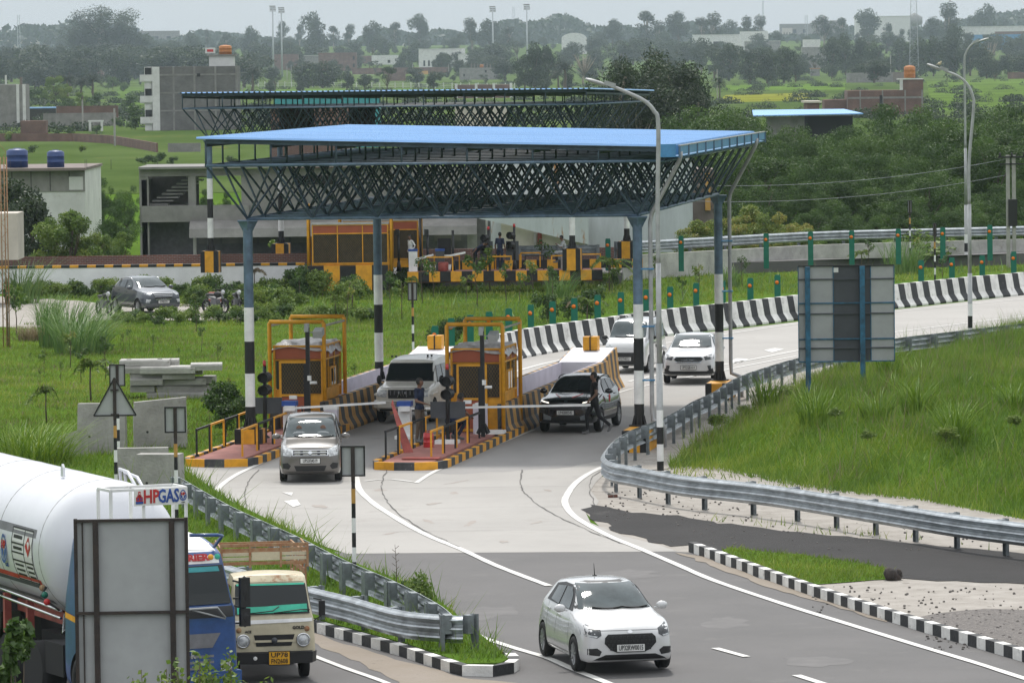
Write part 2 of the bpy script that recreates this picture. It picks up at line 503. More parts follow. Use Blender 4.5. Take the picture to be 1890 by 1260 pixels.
mat('plaster_grey', (.23,.222,.21), .95, var=.12, scale=.7, spots=((.15,.14,.13), .6, .56, .2))
mat('plaster_brown', (.20,.165,.15), .95, var=.12, scale=.4, spots=((.13,.11,.10), .5, .55, .2))
mat('plaster_cream', (.50,.46,.40), .9, var=.08, scale=.5)
mat('plaster_ochre', (.50,.28,.08), .9, var=.08, scale=.5)
mat('rusty_white', (.44,.47,.49), .7, var=.06, scale=1.2, spots=((.30,.15,.06), .9, .60, .06), stretch=(1.6,1.6,.3))
mat('opening', (.014,.014,.014), .9, var=0)
mat('tank_blue', (.015,.045,.16), .45, var=.08)
mat('tank_orange', (.42,.15,.03), .6, var=.1)
mat('lattice_grey', (.40,.42,.44), .5, metal=.2, var=.05)
mat('cyan_sheet', (.04,.28,.30), .6, var=.1)
brickmat('brick', (.17,.062,.042), (.125,.052,.04), (.19,.17,.15))
brickmat('block_grey', (.16,.155,.15), (.135,.13,.127), (.185,.18,.172), bw=.4, bh=.2)
leafmat('leaf_far', (0.018,0.032,0.016), (0.029,0.048,0.021), (0.048,0.071,0.029))
leafmat('leaf_acacia', (0.025,0.057,0.011), (0.048,0.098,0.014), (0.095,0.163,0.030))
leafmat('leaf_dark', (.014,.028,.012), (.025,.045,.016), (.045,.07,.022))
leafmat('leaf_bright', (0.062,0.119,0.018), (0.125,0.200,0.027), (0.225,0.275,0.044))
leafmat('leaf_yellow', (0.078,0.130,0.021), (0.169,0.234,0.039), (0.338,0.260,0.065))
leafmat('grass_blade', (0.090,0.155,0.015), (0.171,0.242,0.023), (0.308,0.331,0.052), .3)
leafmat('reed_blade', (0.078,0.156,0.039), (0.130,0.221,0.058), (0.247,0.312,0.117), .3)
leafmat('slope_blade', (0.078,0.153,0.013), (0.147,0.240,0.019), (0.276,0.328,0.042), .3)
leafmat('dry_blade', (.16,.12,.07), (.24,.19,.11), (.34,.28,.18), .3)
# ================================================================ ground, roads, markings
def W(pts, z=0):
    return [G(p[0], p[1], z) for p in pts]
def inpoly(x, y, P):
    c = False; n = len(P); j = n-1
    for i in range(n):
        xi, yi = P[i][0], P[i][1]; xj, yj = P[j][0], P[j][1]
        if (yi > y) != (yj > y) and x < (xj-xi)*(y-yi)/(yj-yi)+xi: c = not c
        j = i
    return c
def np_inpoly(x, y, P):
    c = np.zeros(len(x), bool); n = len(P); j = n-1
    for i in range(n):
        xi, yi = P[i][0], P[i][1]; xj, yj = P[j][0], P[j][1]
        if abs(yj-yi) > 1e-9:
            c ^= ((yi > y) != (yj > y)) & (x < (xj-xi)*(y-yi)/(yj-yi)+xi)
        j = i
    return c
def np_dist(x, y, P):
    d = np.full(len(x), 1e9)
    for i in range(len(P)):
        ax, ay = P[i][0], P[i][1]; bx, by = P[(i+1) % len(P)][0], P[(i+1) % len(P)][1]
        vx, vy = bx-ax, by-ay; L = vx*vx+vy*vy+1e-9
        t = np.clip(((x-ax)*vx+(y-ay)*vy)/L, 0, 1)
        d = np.minimum(d, np.hypot(x-ax-t*vx, y-ay-t*vy))
    return d

g = MB(); YS = [-50, 1000, 2200] + [2200+130*k for k in range(1, 21)] + [14000]
g.add([(x, y, zg(y)) for y in YS for x in (-9000, 9000)], [(2*i, 2*i+1, 2*i+3, 2*i+2) for i in range(len(YS)-1)])
struct('ground', g, 'ground', 'green ground reaching from the toll plaza to the hazy horizon')

g = MB(); YS = [430, 1000, 2200] + [2200+130*k for k in range(1, 21)] + [14000]
g.add([(x, y, zg(y)+.05) for y in YS for x in (-8900, 8900)], [(2*i, 2*i+1, 2*i+3, 2*i+2) for i in range(len(YS)-1)])
struct('far_fields', g, 'field', 'patchwork of dull green far fields')
def slab(name, pts, z, m, label, wobble=0):
    P = W(pts)
    if wobble:
        Q = []
        for i, a in enumerate(P):
            b = P[(i+1) % len(P)]; n = max(1, int((b-a).length/.5))
            n = min(n, 60)
            for k in range(n):
                q = a.lerp(b, k/n)
                Q.append(Vector((q.x+random.uniform(-wobble, wobble), q.y+random.uniform(-wobble, wobble)*2.5, 0)))
        P = Q
    mb = MB(); mb.sheet(P, z)
    return struct(name, mb, m, label)
# verge of trodden dirt and sand beside the carriageways
slab('verge', [(1235,860),(1110,880),(1060,925),(1120,985),(1245,1015),(1280,1035),(1500,1120),(1700,1185),(1890,1235),(2100,1290),(2400,1290),(2400,1040),(1890,958),(1700,920),(1560,905),(1460,888),(1330,862)], .004, 'sand', 'pale sandy verge right of the carriageway')
slab('asphalt_road', [(300,1019),(1250,1018),(1276,1020),(1400,1066),(1560,1118),(1700,1164),(1900,1222),(2150,1300),(2300,2300),(-700,2300),(-700,1500),(-200,1235),(200,1150),(330,1130),(640,1100)], .008, 'asphalt', 'dark grey asphalt carriageway in the foreground')
slab('concrete_road', [(345,878),(372,900),(430,935),(491,962),(560,996),(640,1022),(900,1020),(1251,1018),(1213,1005),(1150,990),(1090,965),(1078,940),(1100,935),(1105,925),(1090,905),(1100,890),(1140,850),(1150,820),(1230,785),(1300,745),(1360,705),(1460,676),(1640,640),(1890,598),(2100,560),(2100,520),(1890,545),(1649,572),(1472,594),(1339,610),(1220,622),(1108,636),(1010,652),(945,662),(880,672),(820,682),(740,700),(700,706),(600,770),(480,830),(340,858)], .012, 'concrete_road', 'pale concrete carriageway through the toll lanes')
slab('slip_road', [(1092,930),(1190,948),(1230,950),(1330,965),(1500,985),(1650,1000),(1890,1022),(2200,1050),(2200,1100),(1890,1080),(1700,1068),(1560,1056),(1330,1035),(1283,1005),(1245,1010),(1200,1000),(1150,985),(1100,960),(1075,945)], .016, 'fresh_asphalt', 'rough edged strip of fresh black asphalt on the right', wobble=.12)
slab('gravel_patch', [(1700,1142),(1760,1128),(1890,1125),(2200,1140),(2200,1330),(1890,1212),(1800,1180)], .020, 'gravel', 'grey gravel behind the right kerb', wobble=.1)
slab('green_verge', [(1345,1012),(1400,1018),(1480,1025),(1600,1040),(1645,1055),(1640,1068),(1570,1075),(1500,1078),(1440,1062),(1380,1040),(1330,1020)], .02, 'ground', 'small grassed patch behind the right kerb', wobble=.08)
slab('dust_strip', [(560,1163),(620,1183),(700,1205),(790,1233),(860,1252),(960,1262),(980,1300),(800,1300),(700,1240),(585,1190)], .014, 'dirt', 'brown dust along the left kerb', wobble=.06)
slab('sand_strip', [(1245,1020),(1300,1040),(1400,1078),(1500,1108),(1640,1150),(1640,1146),(1500,1100),(1400,1066),(1300,1028)], .018, 'dirt', 'brown dust along the right kerb', wobble=.06)
slab('parking_track', [(-60,545),(40,548),(80,552),(150,556),(230,566),(330,560),(480,568),(480,590),(330,592),(215,588),(150,598),(60,606),(-60,600)], .01, 'sand', 'pale dirt track behind the green field', wobble=.2)
slab('far_verge', [(60,690),(560,690),(640,672),(700,640),(1040,560),(1100,545),(1100,538),(700,548),(520,605),(300,690)], .0035, 'ground', 'thin grass between the two toll plazas')

slab('verge_strip', [(1125,850),(1165,815),(1215,790),(1250,768),(1316,733),(1368,702),(1402,690),(1470,668),(1560,650),(1660,632),(1730,622),(1890,603),(1890,612),(1780,636),(1660,660),(1570,686),(1500,712),(1436,748),(1370,784),(1318,814),(1262,848),(1232,866),(1150,870)], .022, 'sand', 'pale bare strip under the right guard rail', wobble=.05)
def lines():
    mb = MB()
    def ln(pts, wd=.15, z=.024, n=5, end=None):
        P = smooth_path(W(pts), n)
        vs = []
        for i, p in enumerate(P):
            t = (P[min(i+1,len(P)-1)] - P[max(i-1,0)]); t.normalize()
            r = Vector((t.y, -t.x, 0))*wd/2*random.uniform(.92, 1.05)
            vs += [Vector((p.x, p.y, z))-r, Vector((p.x, p.y, z))+r]
        mb.add(vs, [(2*i, 2*i+1, 2*i+3, 2*i+2) for i in range(len(P)-1)])
    ln([(1113,862),(1085,876),(1062,893),(1048,912),(1043,930),(1062,955),(1120,988),(1180,1013),(1250,1043),(1320,1073),(1450,1117),(1560,1151),(1700,1194),(1800,1224),(1890,1253),(2100,1320)], .17)
    ln([(657,880),(664,905),(690,930),(720,950),(760,974),(800,994),(850,1014),(910,1042),(960,1062),(1013,1082)], .17)
    ln([(857,1160),(890,1177),(950,1197),(1010,1215),(1060,1237),(1130,1265),(1250,1320)], .17)
    ln([(1320,1197),(1378,1213)], .17, n=1); ln([(1470,1247),(1520,1263)], .17, n=1); ln([(1640,1300),(1700,1322)], .17, n=1)
    ln([(395,917),(408,897),(438,876),(480,856),(505,840)], .15)
    ln([(768,892),(800,872),(845,852),(900,828),(985,794)], .13)
    ln([(672,889),(715,885),(762,890)], .12)
    ln([(575,1210),(640,1235),(710,1260),(800,1300)], .14)
    ln([(945,688),(1020,668),(1130,648),(1240,632),(1340,617),(1470,598),(1650,576),(1890,552),(2050,535)], .15)
    ln([(1160,705),(1230,690),(1345,672),(1470,648),(1560,630),(1650,614),(1890,584),(2050,566)], .15)
    ln([(1100,745),(1160,720),(1345,682),(1470,658)], .12)
    ln([(640,772),(660,760),(700,748)], .12)
    # direction arrow and the pale patch in the lanes
    a = G(540,920); 
    mb.add([G(521,908,.024), G(541,908,.024), G(538,914,.024)], [(0,1,2)])
    mb.add([G(524,924,.024), G(548,921,.024), G(555,931,.024), G(541,935,.024)], [(0,1,2,3)])
    mb.add([G(1343,667,.024), G(1360,661,.024), G(1382,662,.024), G(1362,670,.024)], [(0,1,2,3)])
    mb.add([G(1410,646,.024), G(1430,642,.024), G(1448,644,.024), G(1425,650,.024)], [(0,1,2,3)])
    struct('road_marking', mb, 'lane_paint', 'white lane lines and arrows painted on the carriageway')
    mb = MB()
    def ln2(pts, wd): 
        P = smooth_path(W(pts), 6); vs = []
        for i, p in enumerate(P):
            t = (P[min(i+1,len(P)-1)] - P[max(i-1,0)]).normalized()
            r = Vector((t.y, -t.x, 0))*wd/2*random.uniform(.4, 1.4)
            q = Vector((p.x+random.uniform(-.03,.03), p.y+random.uniform(-.1,.1), .026)); vs += [q-r, q+r]
        mb.add(vs, [(2*i, 2*i+1, 2*i+3, 2*i+2) for i in range(len(P)-1)])
    ln2([(715,868),(706,885),(706,905),(716,928),(738,950),(770,972),(815,995),(850,1011)], .028)
    ln2([(964,868),(960,885),(963,903),(978,920),(1010,943),(1060,968),(1110,990),(1150,1005)], .028)
    ln2([(478,868),(462,885),(452,905),(455,935)], .022)
    ln2([(1140,850),(1095,880),(1088,905),(1100,935)], .02)
    # expansion joints of the concrete
    for y in (900, 938, 980): ln2([(420+ (y-900)*1.6, y),(700,y+2),(1060,y-2)], .02)
    struct('road_crack', mb, 'tar_line', 'dark cracks and joints wandering across the concrete')
lines()

slab('road_stain_and_shade', [(560,862),(700,872),(830,876),(960,868),(1060,862),(1120,848),(1150,822),(1200,790),(1170,770),(1100,760),(1000,790),(960,740),(760,735),(700,705),(690,712),(600,775),(560,812)], .0128, 'shaded_dirty_concrete', 'dirty concrete under the canopy, darkened with painted shade', wobble=.12)  # sheet paints both dirt and deeper canopy shade onto the lanes
rd = random.Random(11)
def blotch(px, py, a, b, z, m_, nm, lb, rot=0):
    c = G(px, py); P = []
    for k in range(18):
        t_ = 2*math.pi*k/18; r = rd.uniform(.55, 1.1); u, v = a*r*math.cos(t_), b*r*math.sin(t_)
        P.append((c.x+u*math.cos(rot)-v*math.sin(rot), c.y+u*math.sin(rot)+v*math.cos(rot)))
    q = MB(); q.sheet(P, z); struct(nm, q, m_, lb)
for i, (x, y, a, b) in enumerate([(868,966,.10,.9),(838,910,.12,.5),(790,962,.1,.7),(700,905,.22,.5),(720,985,.1,.4),(845,890,.07,.8),(990,965,.08,.5),(1010,905,.1,.4),(800,930,.14,.4),(590,935,.2,.5),(930,1000,.12,.4)]):
    blotch(x, y, a, b, .0135+.0004*i, 'stain', 'road_stain_and_shade', 'faint brown stain on the pale concrete', rd.uniform(-.5,.3))
for i, (x, y, a, b) in enumerate([(1340,1150,.5,1.2),(900,1130,.6,1.4),(1150,1060,.9,1.2),(1500,1220,.7,1.0),(760,1240,.5,1.0)]):
    blotch(x, y, a, b, .0095+.0004*i, 'asphalt_patch', 'road_stain_and_shade', 'slightly darker worn patch of the asphalt')
# grassed bank on the right
BANK = [Vector(p) for p in W([(1238,858),(1262,840),(1318,806),(1370,776),(1436,740),(1500,704),(1570,678),(1660,652),(1780,626),(1900,604),(2150,560),(2500,600),(2500,1000),(2150,1000),(1890,955),(1700,918),(1560,905),(1460,890),(1400,880),(1330,862)])]
def bank_h(x, y):
    x = np.asarray(x, float); y = np.asarray(y, float)
    ins = np_inpoly(x, y, BANK); d = np_dist(x, y, BANK)
    t = np.clip(d/4.0, 0, 1); t = t*t*(3-2*t)
    h = t*(1.25 + .3*np.sin(x*.55+1)*np.cos(y*.22) + .16*np.sin(x*1.7+y*.6) + .08*np.sin(x*3.1-y*1.3))
    far = W([(1436,740),(1500,704),(1570,678),(1660,652),(1780,626),(1900,604),(2150,560)])
    h = h*np.clip((np_dist(x, y, far + far[::-1])-.5)/14, 0, 1)**.8
    return np.where(ins, h + .02, -.3)
def bank():
    xs = np.arange(2.5, 60, .7); ys = np.arange(104, 225, 1.0)
    X, Y = np.meshgrid(xs, ys); H = bank_h(X.ravel(), Y.ravel())
    vs = list(zip(X.ravel(), Y.ravel(), H)); n = len(xs)
    fs = []
    for j in range(len(ys)-1):
        for i in range(n-1):
            a = j*n+i; q = (a, a+1, a+n+1, a+n)
            if max(H[k] for k in q) > 0: fs.append(q)
    mb = MB(); mb.add(vs, fs, 0, True)
    struct('grass_bank', mb, 'ground', 'grassed bank rising right of the guard rail')
    mb = MB()
    for pts in [[(1675,685),(1715,697),(1760,713),(1845,745),(1850,762),(1790,745),(1735,722),(1690,700)]]:
        P = []
        for p in pts:
            q = G(*p, z=1.0); q.z = max(.05, float(bank_h([q.x],[q.y])[0]))+.06; P.append(q)
        n = len(P)
        mb.add(P + [p - Vector((0,0,.6)) for p in P], [list(range(n))] + [(k, k+n, (k+1)%n+n, (k+1)%n) for k in range(n)])
    o = obj('drain_chute', mb, 'pale_concrete'); tag(o, 'pale concrete drain chute running down the grassed bank', 'drain chute')
bank()
# median island in the left foreground
MED = [(330,872),(372,898),(430,938),(491,968),(560,1000),(640,1045),(732,1082),(811,1122),(858,1160),(922,1215),(940,1230),(925,1238),(859,1240),(815,1224),(750,1202),(685,1184),(620,1166),(560,1149),(400,1096),(200,1040),(-100,960),(-100,860),(250,850)]
def median():
    mb = MB(); P = W(MED)
    mb.prism([(p.x, p.y) for p in P], -.05, .16)
    struct('median_ground', mb, 'ground', 'weedy raised median between the two roads')
    path = W([(430,1110),(560,1156),(620,1173),(685,1191),(750,1209),(815,1231),(862,1246),(915,1247),(940,1240),(944,1232),(928,1219)])
    kb = MB()
    sweep(kb, [(-.06,0),(-.03,.2),(.16,.2),(.16,0)][::-1], path, .48, (0,1))
    o = obj('kerb', kb, ['kerb_black','kerb_white']); tag(o, 'worn black and white kerb round the tip of the left median', 'kerb')
    kb = MB()
    path = W([(1279,1018),(1318,1032),(1410,1066),(1489,1094),(1578,1124),(1660,1150),(1728,1171),(1810,1195),(1890,1219),(2100,1280)])
    sweep(kb, [(-.10,0),(-.10,.19),(-.07,.22),(.10,.22),(.10,0)][::-1], path, .46, (0,1))
    o = obj('kerb', kb, ['kerb_black','kerb_white']); tag(o, 'long black and white kerb right of the carriageway', 'kerb')
median()

# ================================================================ striped barrier, guard rails, delineators
BW = W([(905,622),(922,617),(961,608),(1030,597),(1108,587),(1180,577),(1250,568),(1339,559),(1472,544),(1649,525),(1796,510),(1890,502),(2080,480)], 1.0)
for p in BW: p.z = 0
BW = smooth_path(BW, 4)
def bw():
    mb = MB()
    prof = [(.42,0),(.42,.08),(.24,.34),(.12,1.0),(-.12,1.0),(-.24,.34),(-.42,.08),(-.42,0)]
    sweep(mb, prof, BW, .62, (0,1), slant=.0)
    o = obj('crash_barrier', mb, ['kerb_black','kerb_white']); tag(o, 'long black and white striped concrete barrier curving behind the toll lanes', 'barrier')
bw()
def guard_rail(label, path, posts_side, thrie=True, ztop=.8, postlen=1.2, n_skip=0, step=2.0, world_z=0, group=None, postw=.15):
    t = thing('guard_rail', label, 'guard rail', path[0], 0, group)
    P = smooth_path(path, 5)
    H = .5 if thrie else .31
    pr = []
    humps = 3 if thrie else 2
    N = humps*6
    for k in range(N+1):
        u = k/N
        pr.append((-posts_side*(.05 - .085*(.5+.5*math.cos(u*humps*2*math.pi))) , ztop-H+H*u))
    pr2 = [(o+posts_side*.012, h) for o, h in pr][::-1]
    mb = MB(); sweep(mb, pr+pr2, P, None, (0,), closed_prof=True, smooth=False)
    for q in mb.v: q.z += world_z
    obj('beam', mb, 'steel', t, world=True)
    Q = resample(P, step)
    for i, p in enumerate(Q):
        a = Q[min(i+1,len(Q)-1)]-Q[max(i-1,0)]; ang = math.atan2(a.y, a.x)
        r = Vector((a.y, -a.x, 0)).normalized()
        c = p + r*posts_side*.26
        if i == 0:
            mb = MB()
            mb.box((0,0,postlen/2), (postw,.012,postlen)); mb.box((-postw/2+.006,.03,postlen/2), (.012,.07,postlen)); mb.box((postw/2-.006,.03,postlen/2), (.012,.07,postlen))
            mb.box((0, posts_side*.13 ,postlen-.18), (postw,.14,.34))
            me = mesh_from('post', mb, 'steel_dull')
        o = link('post', me, t)
        o.location = THM[t.name] @ Vector((c.x, c.y, ztop-postlen+.02+world_z)); o.rotation_euler = (0,0,ang)
    return t
R1 = W([(1888,965),(1762,949),(1607,924),(1455,900),(1368,889),(1255,877),(1163,860),(1127,853),(1112,842),(1118,828),(1132,812),(1161,794),(1211,775),(1247,758),(1275,741),(1313,724),(1340,706),(1366,693),(1400,681),(1468,661),(1560,641),(1653,624),(1728,615),(1890,596),(2050,576)], .8)
R1 = [G(2250,1010,.8)] + R1
for p in R1: p.z = 0
i0 = 10
guard_rail('galvanised guard rail in the right foreground with its ridged face to the camera', R1[:i0+1], 1)
guard_rail('galvanised guard rail along the right edge of the toll lanes seen from its post side', R1[i0:], 1)
L1 = W([(336,881),(372,902),(430,934),(491,962),(560,993),(640,1033),(732,1072),(811,1113),(838,1134)], .8)
for p in L1: p.z = 0
guard_rail('guard rail left of the concrete lanes seen from its post side', L1, 1, postw=.32)
L2 = W([(380,1030),(470,1058),(568,1083),(640,1100),(736,1126),(825,1135),(854,1136)], .8)
for p in L2: p.z = 0
guard_rail('short guard rail with a bent end above the left kerb', L2, -1)

def delineator():
    t = thing('delineator_post', '', 'marker post', (0,0,0), 0)
    mb = MB()
    mb.prism([(-.13,-.02),(-.11,.02),(.11,.02),(.13,-.02)], 0, 1.66); mb.b2(-.11,.11,-.02,.02,1.66,1.72)
    obj('blade', mb, 'delineator', t)
    for z in (1.4,):
        m = MB(); m.lathe([(0,0),(.07,.0),(.085,.018),(0,.03)], n=12, M=Matrix.Translation((-.02,-.021,z)) @ Matrix.Rotation(R(90),4,'X'))
        obj('reflector', m, 'reflector', t)
    return t
dl = [(803,601),(833,587),(868,581),(903,575),(939,569),(980,562),(1020,556),(1060,550),(1103,544),(1146,539),(1193,534),(1237,529),(1285,522),(1334,518),(1385,513),(1435,507),(1700,480),(1757,475),(1813,471),(1871,464)]
proto = delineator()
for i, (x, y) in enumerate(dl):
    p = G(x, y, 1.72); p.z = 0
    if i == 0: o = proto; o.location = p; o.rotation_euler = (0,0,R(-20))
    else: o = dup(proto, p, R(-20+random.uniform(-8,8)))
    tag(o, f'green marker post with orange reflector, {ORD[i]} from the left behind the striped barrier', 'marker post', 'green marker posts behind the striped barrier')
fl = [(1122,441),(1257,436),(1414,431),(1496,428),(1572,426),(1658,423),(1740,420),(1827,416)]
for i, (x, y) in enumerate(fl):
    o = dup(proto, at(x, y, 252) - Vector((0,0,1.7)), R(-10), f'green marker post on the far concrete wall, {ORD[i]} from the left', 'green marker posts on the far wall')

# ================================================================ far raised road with its walls
def far_road():
    a = at(-60, 500, 247); 
    zt = 1.3
    Yw = 247
    xl = at(-80,490,Yw).x; xr = at(562,490,Yw).x
    mb = MB(); mb.b2(xl, xr, Yw, Yw+.3, -.1, zt-.12)
    t = thing('retaining_wall', 'low white wall with a black and yellow coping on the far left', 'wall', (xl, Yw, 0))
    obj('wall', mb, 'white_wall', t, world=True)
    mb = MB(); n = 40; L = (xr-xl)/n
    for k in range(n): mb.b2(xl+k*L, xl+(k+1)*L-.002, Yw-.03, Yw+.33, zt-.12, zt, k % 2)
    obj('coping', mb, ['black_paint','yellow_paint'], t, world=True)
    # embankment top carrying the far road
    P = [Vector((xl, Yw+.3, 0)), Vector((at(1150,510,Yw).x, Yw+.3, 0)), G(1150,512), G(1500,500), G(1890,488), G(2100,480), Vector((40, 285, 0)), Vector((20,263,0)), Vector((-60, 263, 0))]
    P[1].y = 249; 
    m = MB(); m.prism([(p.x, p.y) for p in P][::1], -.1, .55)
    struct('far_road', m, 'asphalt', 'raised concrete road through the far toll plaza')  # dark asphalt tone stands in for canopy shade on this concrete
    # grey wall at its right-hand side
    w1 = W([(1145,472),(1250,466),(1500,452),(1700,446),(1890,441),(2100,434)], 1.2)
    for p in w1: p.z = 0
    m = MB(); sweep(m, [(-.15,-.1),(-.15,1.2),(.15,1.2),(.15,-.1)][::-1], w1, 2.0)
    o = obj('retaining_wall', m, 'pale_concrete'); tag(o, 'grey concrete retaining wall under the far guard rail', 'wall')
    w2 = [p + Vector((0,.6,0)) for p in w1]
    guard_rail('galvanised guard rail on top of the far grey wall', w2, -1, ztop=.75, postlen=.9, world_z=1.1, step=3)
far_road()
# ================================================================ toll canopies
def canopy(label, NL, ux, uy, nx, ny, zc, zt, zr0, zr1, nodal='x', gutter=True, drains=(), gx=0, along_y=False):
    """NL = near-left column top (bottom chord node); ux, uy = bay vectors; nx, ny bays between columns"""
    t = thing('toll_canopy', label, 'canopy', (NL.x, NL.y, 0))
    NL = Vector((NL.x, NL.y, 0))
    def B(i, j): return NL + ux*i + uy*j + Vector((0,0,zc))
    def T(i, j): return NL + ux*(i-.5) + uy*(j-.5) + Vector((0,0,zt))
    def RF(i, j): return NL + ux*(i-.5) + uy*(j-.5) + Vector((0,0, zr0+(zr1-zr0)*(j/(ny+1) if along_y else i/(nx+1))))
    m = MB()
    for i in range(nx+2): m.cyl(T(i,0), T(i,ny+1), .045, n=6)
    for j in range(ny+2): m.cyl(T(0,j), T(nx+1,j), .045, n=6)
    obj('top_chord', m, 'steel_blue', t, world=True)
    m = MB()
    for i in range(nx+1): m.cyl(B(i,0), B(i,ny), .05, n=6)
    for j in range(ny+1): m.cyl(B(0,j), B(nx,j), .05, n=6)
    obj('bottom_chord', m, 'steel_blue', t, world=True)
    m = MB()
    for i in range(nx+1):
        for j in range(ny+1):
            for di in (0,1):
                for dj in (0,1):
                    m.cyl(B(i,j), T(i+di,j+dj), .033, n=5, caps=False)
    obj('lattice', m, 'steel_dark', t, world=True)
    m = MB()
    for i in range(nx+2):
        for j in range(ny+2):
            m.cyl(T(i,j), RF(i,j)-Vector((0,0,.08)), .03, n=5)
    obj('roof_stub', m, 'steel_dark', t, world=True)
    m = MB()
    for j in range(ny+2): m.bar(RF(0,j)-Vector((0,0,.09)), RF(nx+1,j)-Vector((0,0,.09)), .07, .11)
    for i in range(nx+2): m.bar(RF(i,0)-Vector((0,0,.19)), RF(i,ny+1)-Vector((0,0,.19)), .06, .09)
    obj('purlin', m, 'steel_dark', t, world=True)
    # corrugated roof sheet: ribs run along x
    m = MB()
    o0 = -.18; n = 96 if True else 48
    A = NL + ux*(-.5) + uy*(-.5)
    ex = ux.normalized(); ey = uy.normalized()
    if along_y: rx, ry, Lx, Ly = ey, ex, (uy*(ny+1)).length, (ux*(nx+1)).length
    else: rx, ry, Lx, Ly = ex, ey, (ux*(nx+1)).length, (uy*(ny+1)).length
    tot = Ly + .3
    rows = []
    per = .25
    k = 0; s = -.15
    prof = [(0,0),(.10,0),(.125,.045),(.185,.045),(.21,0)]
    while s < tot-.15:
        for a, h in prof:
            rows.append((s+a, h))
        s += per
    x0 = -.25; x1 = Lx + .12
    vs = []
    for a, h in rows:
        for x, z in ((x0, zr0), (x1, zr1)):
            p = A + rx*x + ry*a; vs.append(Vector((p.x, p.y, z+h)))
    for a, h in rows:
        for x, z in ((x0, zr0), (x1, zr1)):
            p = A + rx*x + ry*a; vs.append(Vector((p.x, p.y, z+h-.02)))
    nr = len(rows); o = 2*nr
    fs = [(2*i, 2*i+1, 2*i+3, 2*i+2) for i in range(nr-1)]
    fs2 = [(o+2*i, o+2*i+2, o+2*i+3, o+2*i+1) for i in range(nr-1)]
    edge = [(2*i, 2*i+2, o+2*i+2, o+2*i) for i in range(nr-1)] + [(2*i+1, o+2*i+1, o+2*i+3, 2*i+3) for i in range(nr-1)] + [(0, o, o+1, 1), (2*nr-2, 2*nr-1, o+2*nr-1, o+2*nr-2)]
    m.add(vs, fs, 0); m.add(vs, fs2+edge, 1)
    obj('roof_sheet', m, ['blue_roof','steel_blue'], t, world=True)
    if gutter:
        m = MB()
        g0 = RF(nx+1,0) + ex*.12 - ey*.2; g1 = RF(nx+1,ny+1) + ex*.12 + ey*.5
        for p in (g0, g1): p.z = zr1 + .02
        m.bar(g0 + Vector((0,0,-.16)), g1 + Vector((0,0,-.16)), .04, .30)
        m.bar(g0 + ex*.3 + Vector((0,0,-.13)), g1 + ex*.3 + Vector((0,0,-.13)), .03, .24)
        m.bar(g0 + ex*.15 + Vector((0,0,-.30)), g1 + ex*.15 + Vector((0,0,-.30)), .28, .03)
        m.bar(g0 + ex*.31 + Vector((0,0,.0)), g1 + ex*.31 + Vector((0,0,.0)), .05, .03, 1)
        K = ny+2
        for k in range(K+1):
            p = g0.lerp(g1, k/K)
            m.bar(p + ex*.33 + Vector((0,0,0)), p + ex*.33 + Vector((0,0,-.34)), .05, .03, 2)
        m.box(g0 + ex*.02 - ey*.12 + Vector((0,0,-.13)), (.42,.24,.36), 0, 0)
        obj('gutter', m, ['blue_gutter','pole_grey','steel_blue'], t, world=True)
    # columns
    return t, B, T
def column(t, top, base_z, zc, r=.135, ped=(.55,.55,.7), bands=((.0,.55,1),(.55,1.1,0),(1.1,1.7,1),(1.7,2.3,0)), ped_mats=('yellow_paint','black_paint'), pz=0, pdy=0):
    """base_z: top of the pedestal"""
    c = Vector((top.x, top.y, 0))
    m = MB()
    z0 = base_z
    h = zc - .06
    m.cyl(c + Vector((0,0,z0)), c + Vector((0,0,h)), r, n=20, caps=False, m=0)
    bz = [z0, z0+.62, z0+1.55, z0+2.45, z0+3.4]
    for k, (a, b) in enumerate(zip(bz, bz[1:])):
        m.cyl(c + Vector((0,0,a)), c + Vector((0,0,b)), r+.004, n=20, caps=False, m=2 if k % 2 == 0 else 1)
    m.cyl(c + Vector((0,0,h-.28)), c + Vector((0,0,h)), r+.005, r+.15, n=4, m=0, smooth=False)
    m.box(c + Vector((0,0,h+.01)), (.56,.56,.03), 0, 0)
    o = obj('column', m, ['steel_blue','white_paint','black_paint'], t, world=True)
    m = MB()
    m.cyl(c + Vector((0,0,z0)), c + Vector((0,0,z0+.04)), r+.16, n=16)
    for k in range(10):
        a = 2*math.pi*k/10; d = Vector((math.cos(a), math.sin(a), 0))
        m.bar(c + d*(r+.06) + Vector((0,0,z0+.04)), c + d*(r+.0) + Vector((0,0,z0+.3)), .03, .05)
    obj('base_flange', m, 'black_paint', o, world=False) if False else None
    ob = obj('base_flange', m, 'black_paint', t, world=True)
    m = MB()
    sx, sy, sz = ped
    rz = R(-9); c = c + Vector((0, pdy, 0))
    m.box(c + Vector((0,0,z0-sz/2)), ped, rz, 0)
    for sxn in (-1, 1):
        for syn in (-1, 1):
            q = Matrix.Rotation(rz,4,'Z') @ Vector((sxn*(sx/2-.09), syn*(sy/2-.09), 0))
            m.box(c + q + Vector((0,0,z0-sz/2)), (.2,.2,sz+.01), rz, 1)
    obj('pedestal', m, [ped_mats[0], ped_mats[1]], t, world=True)

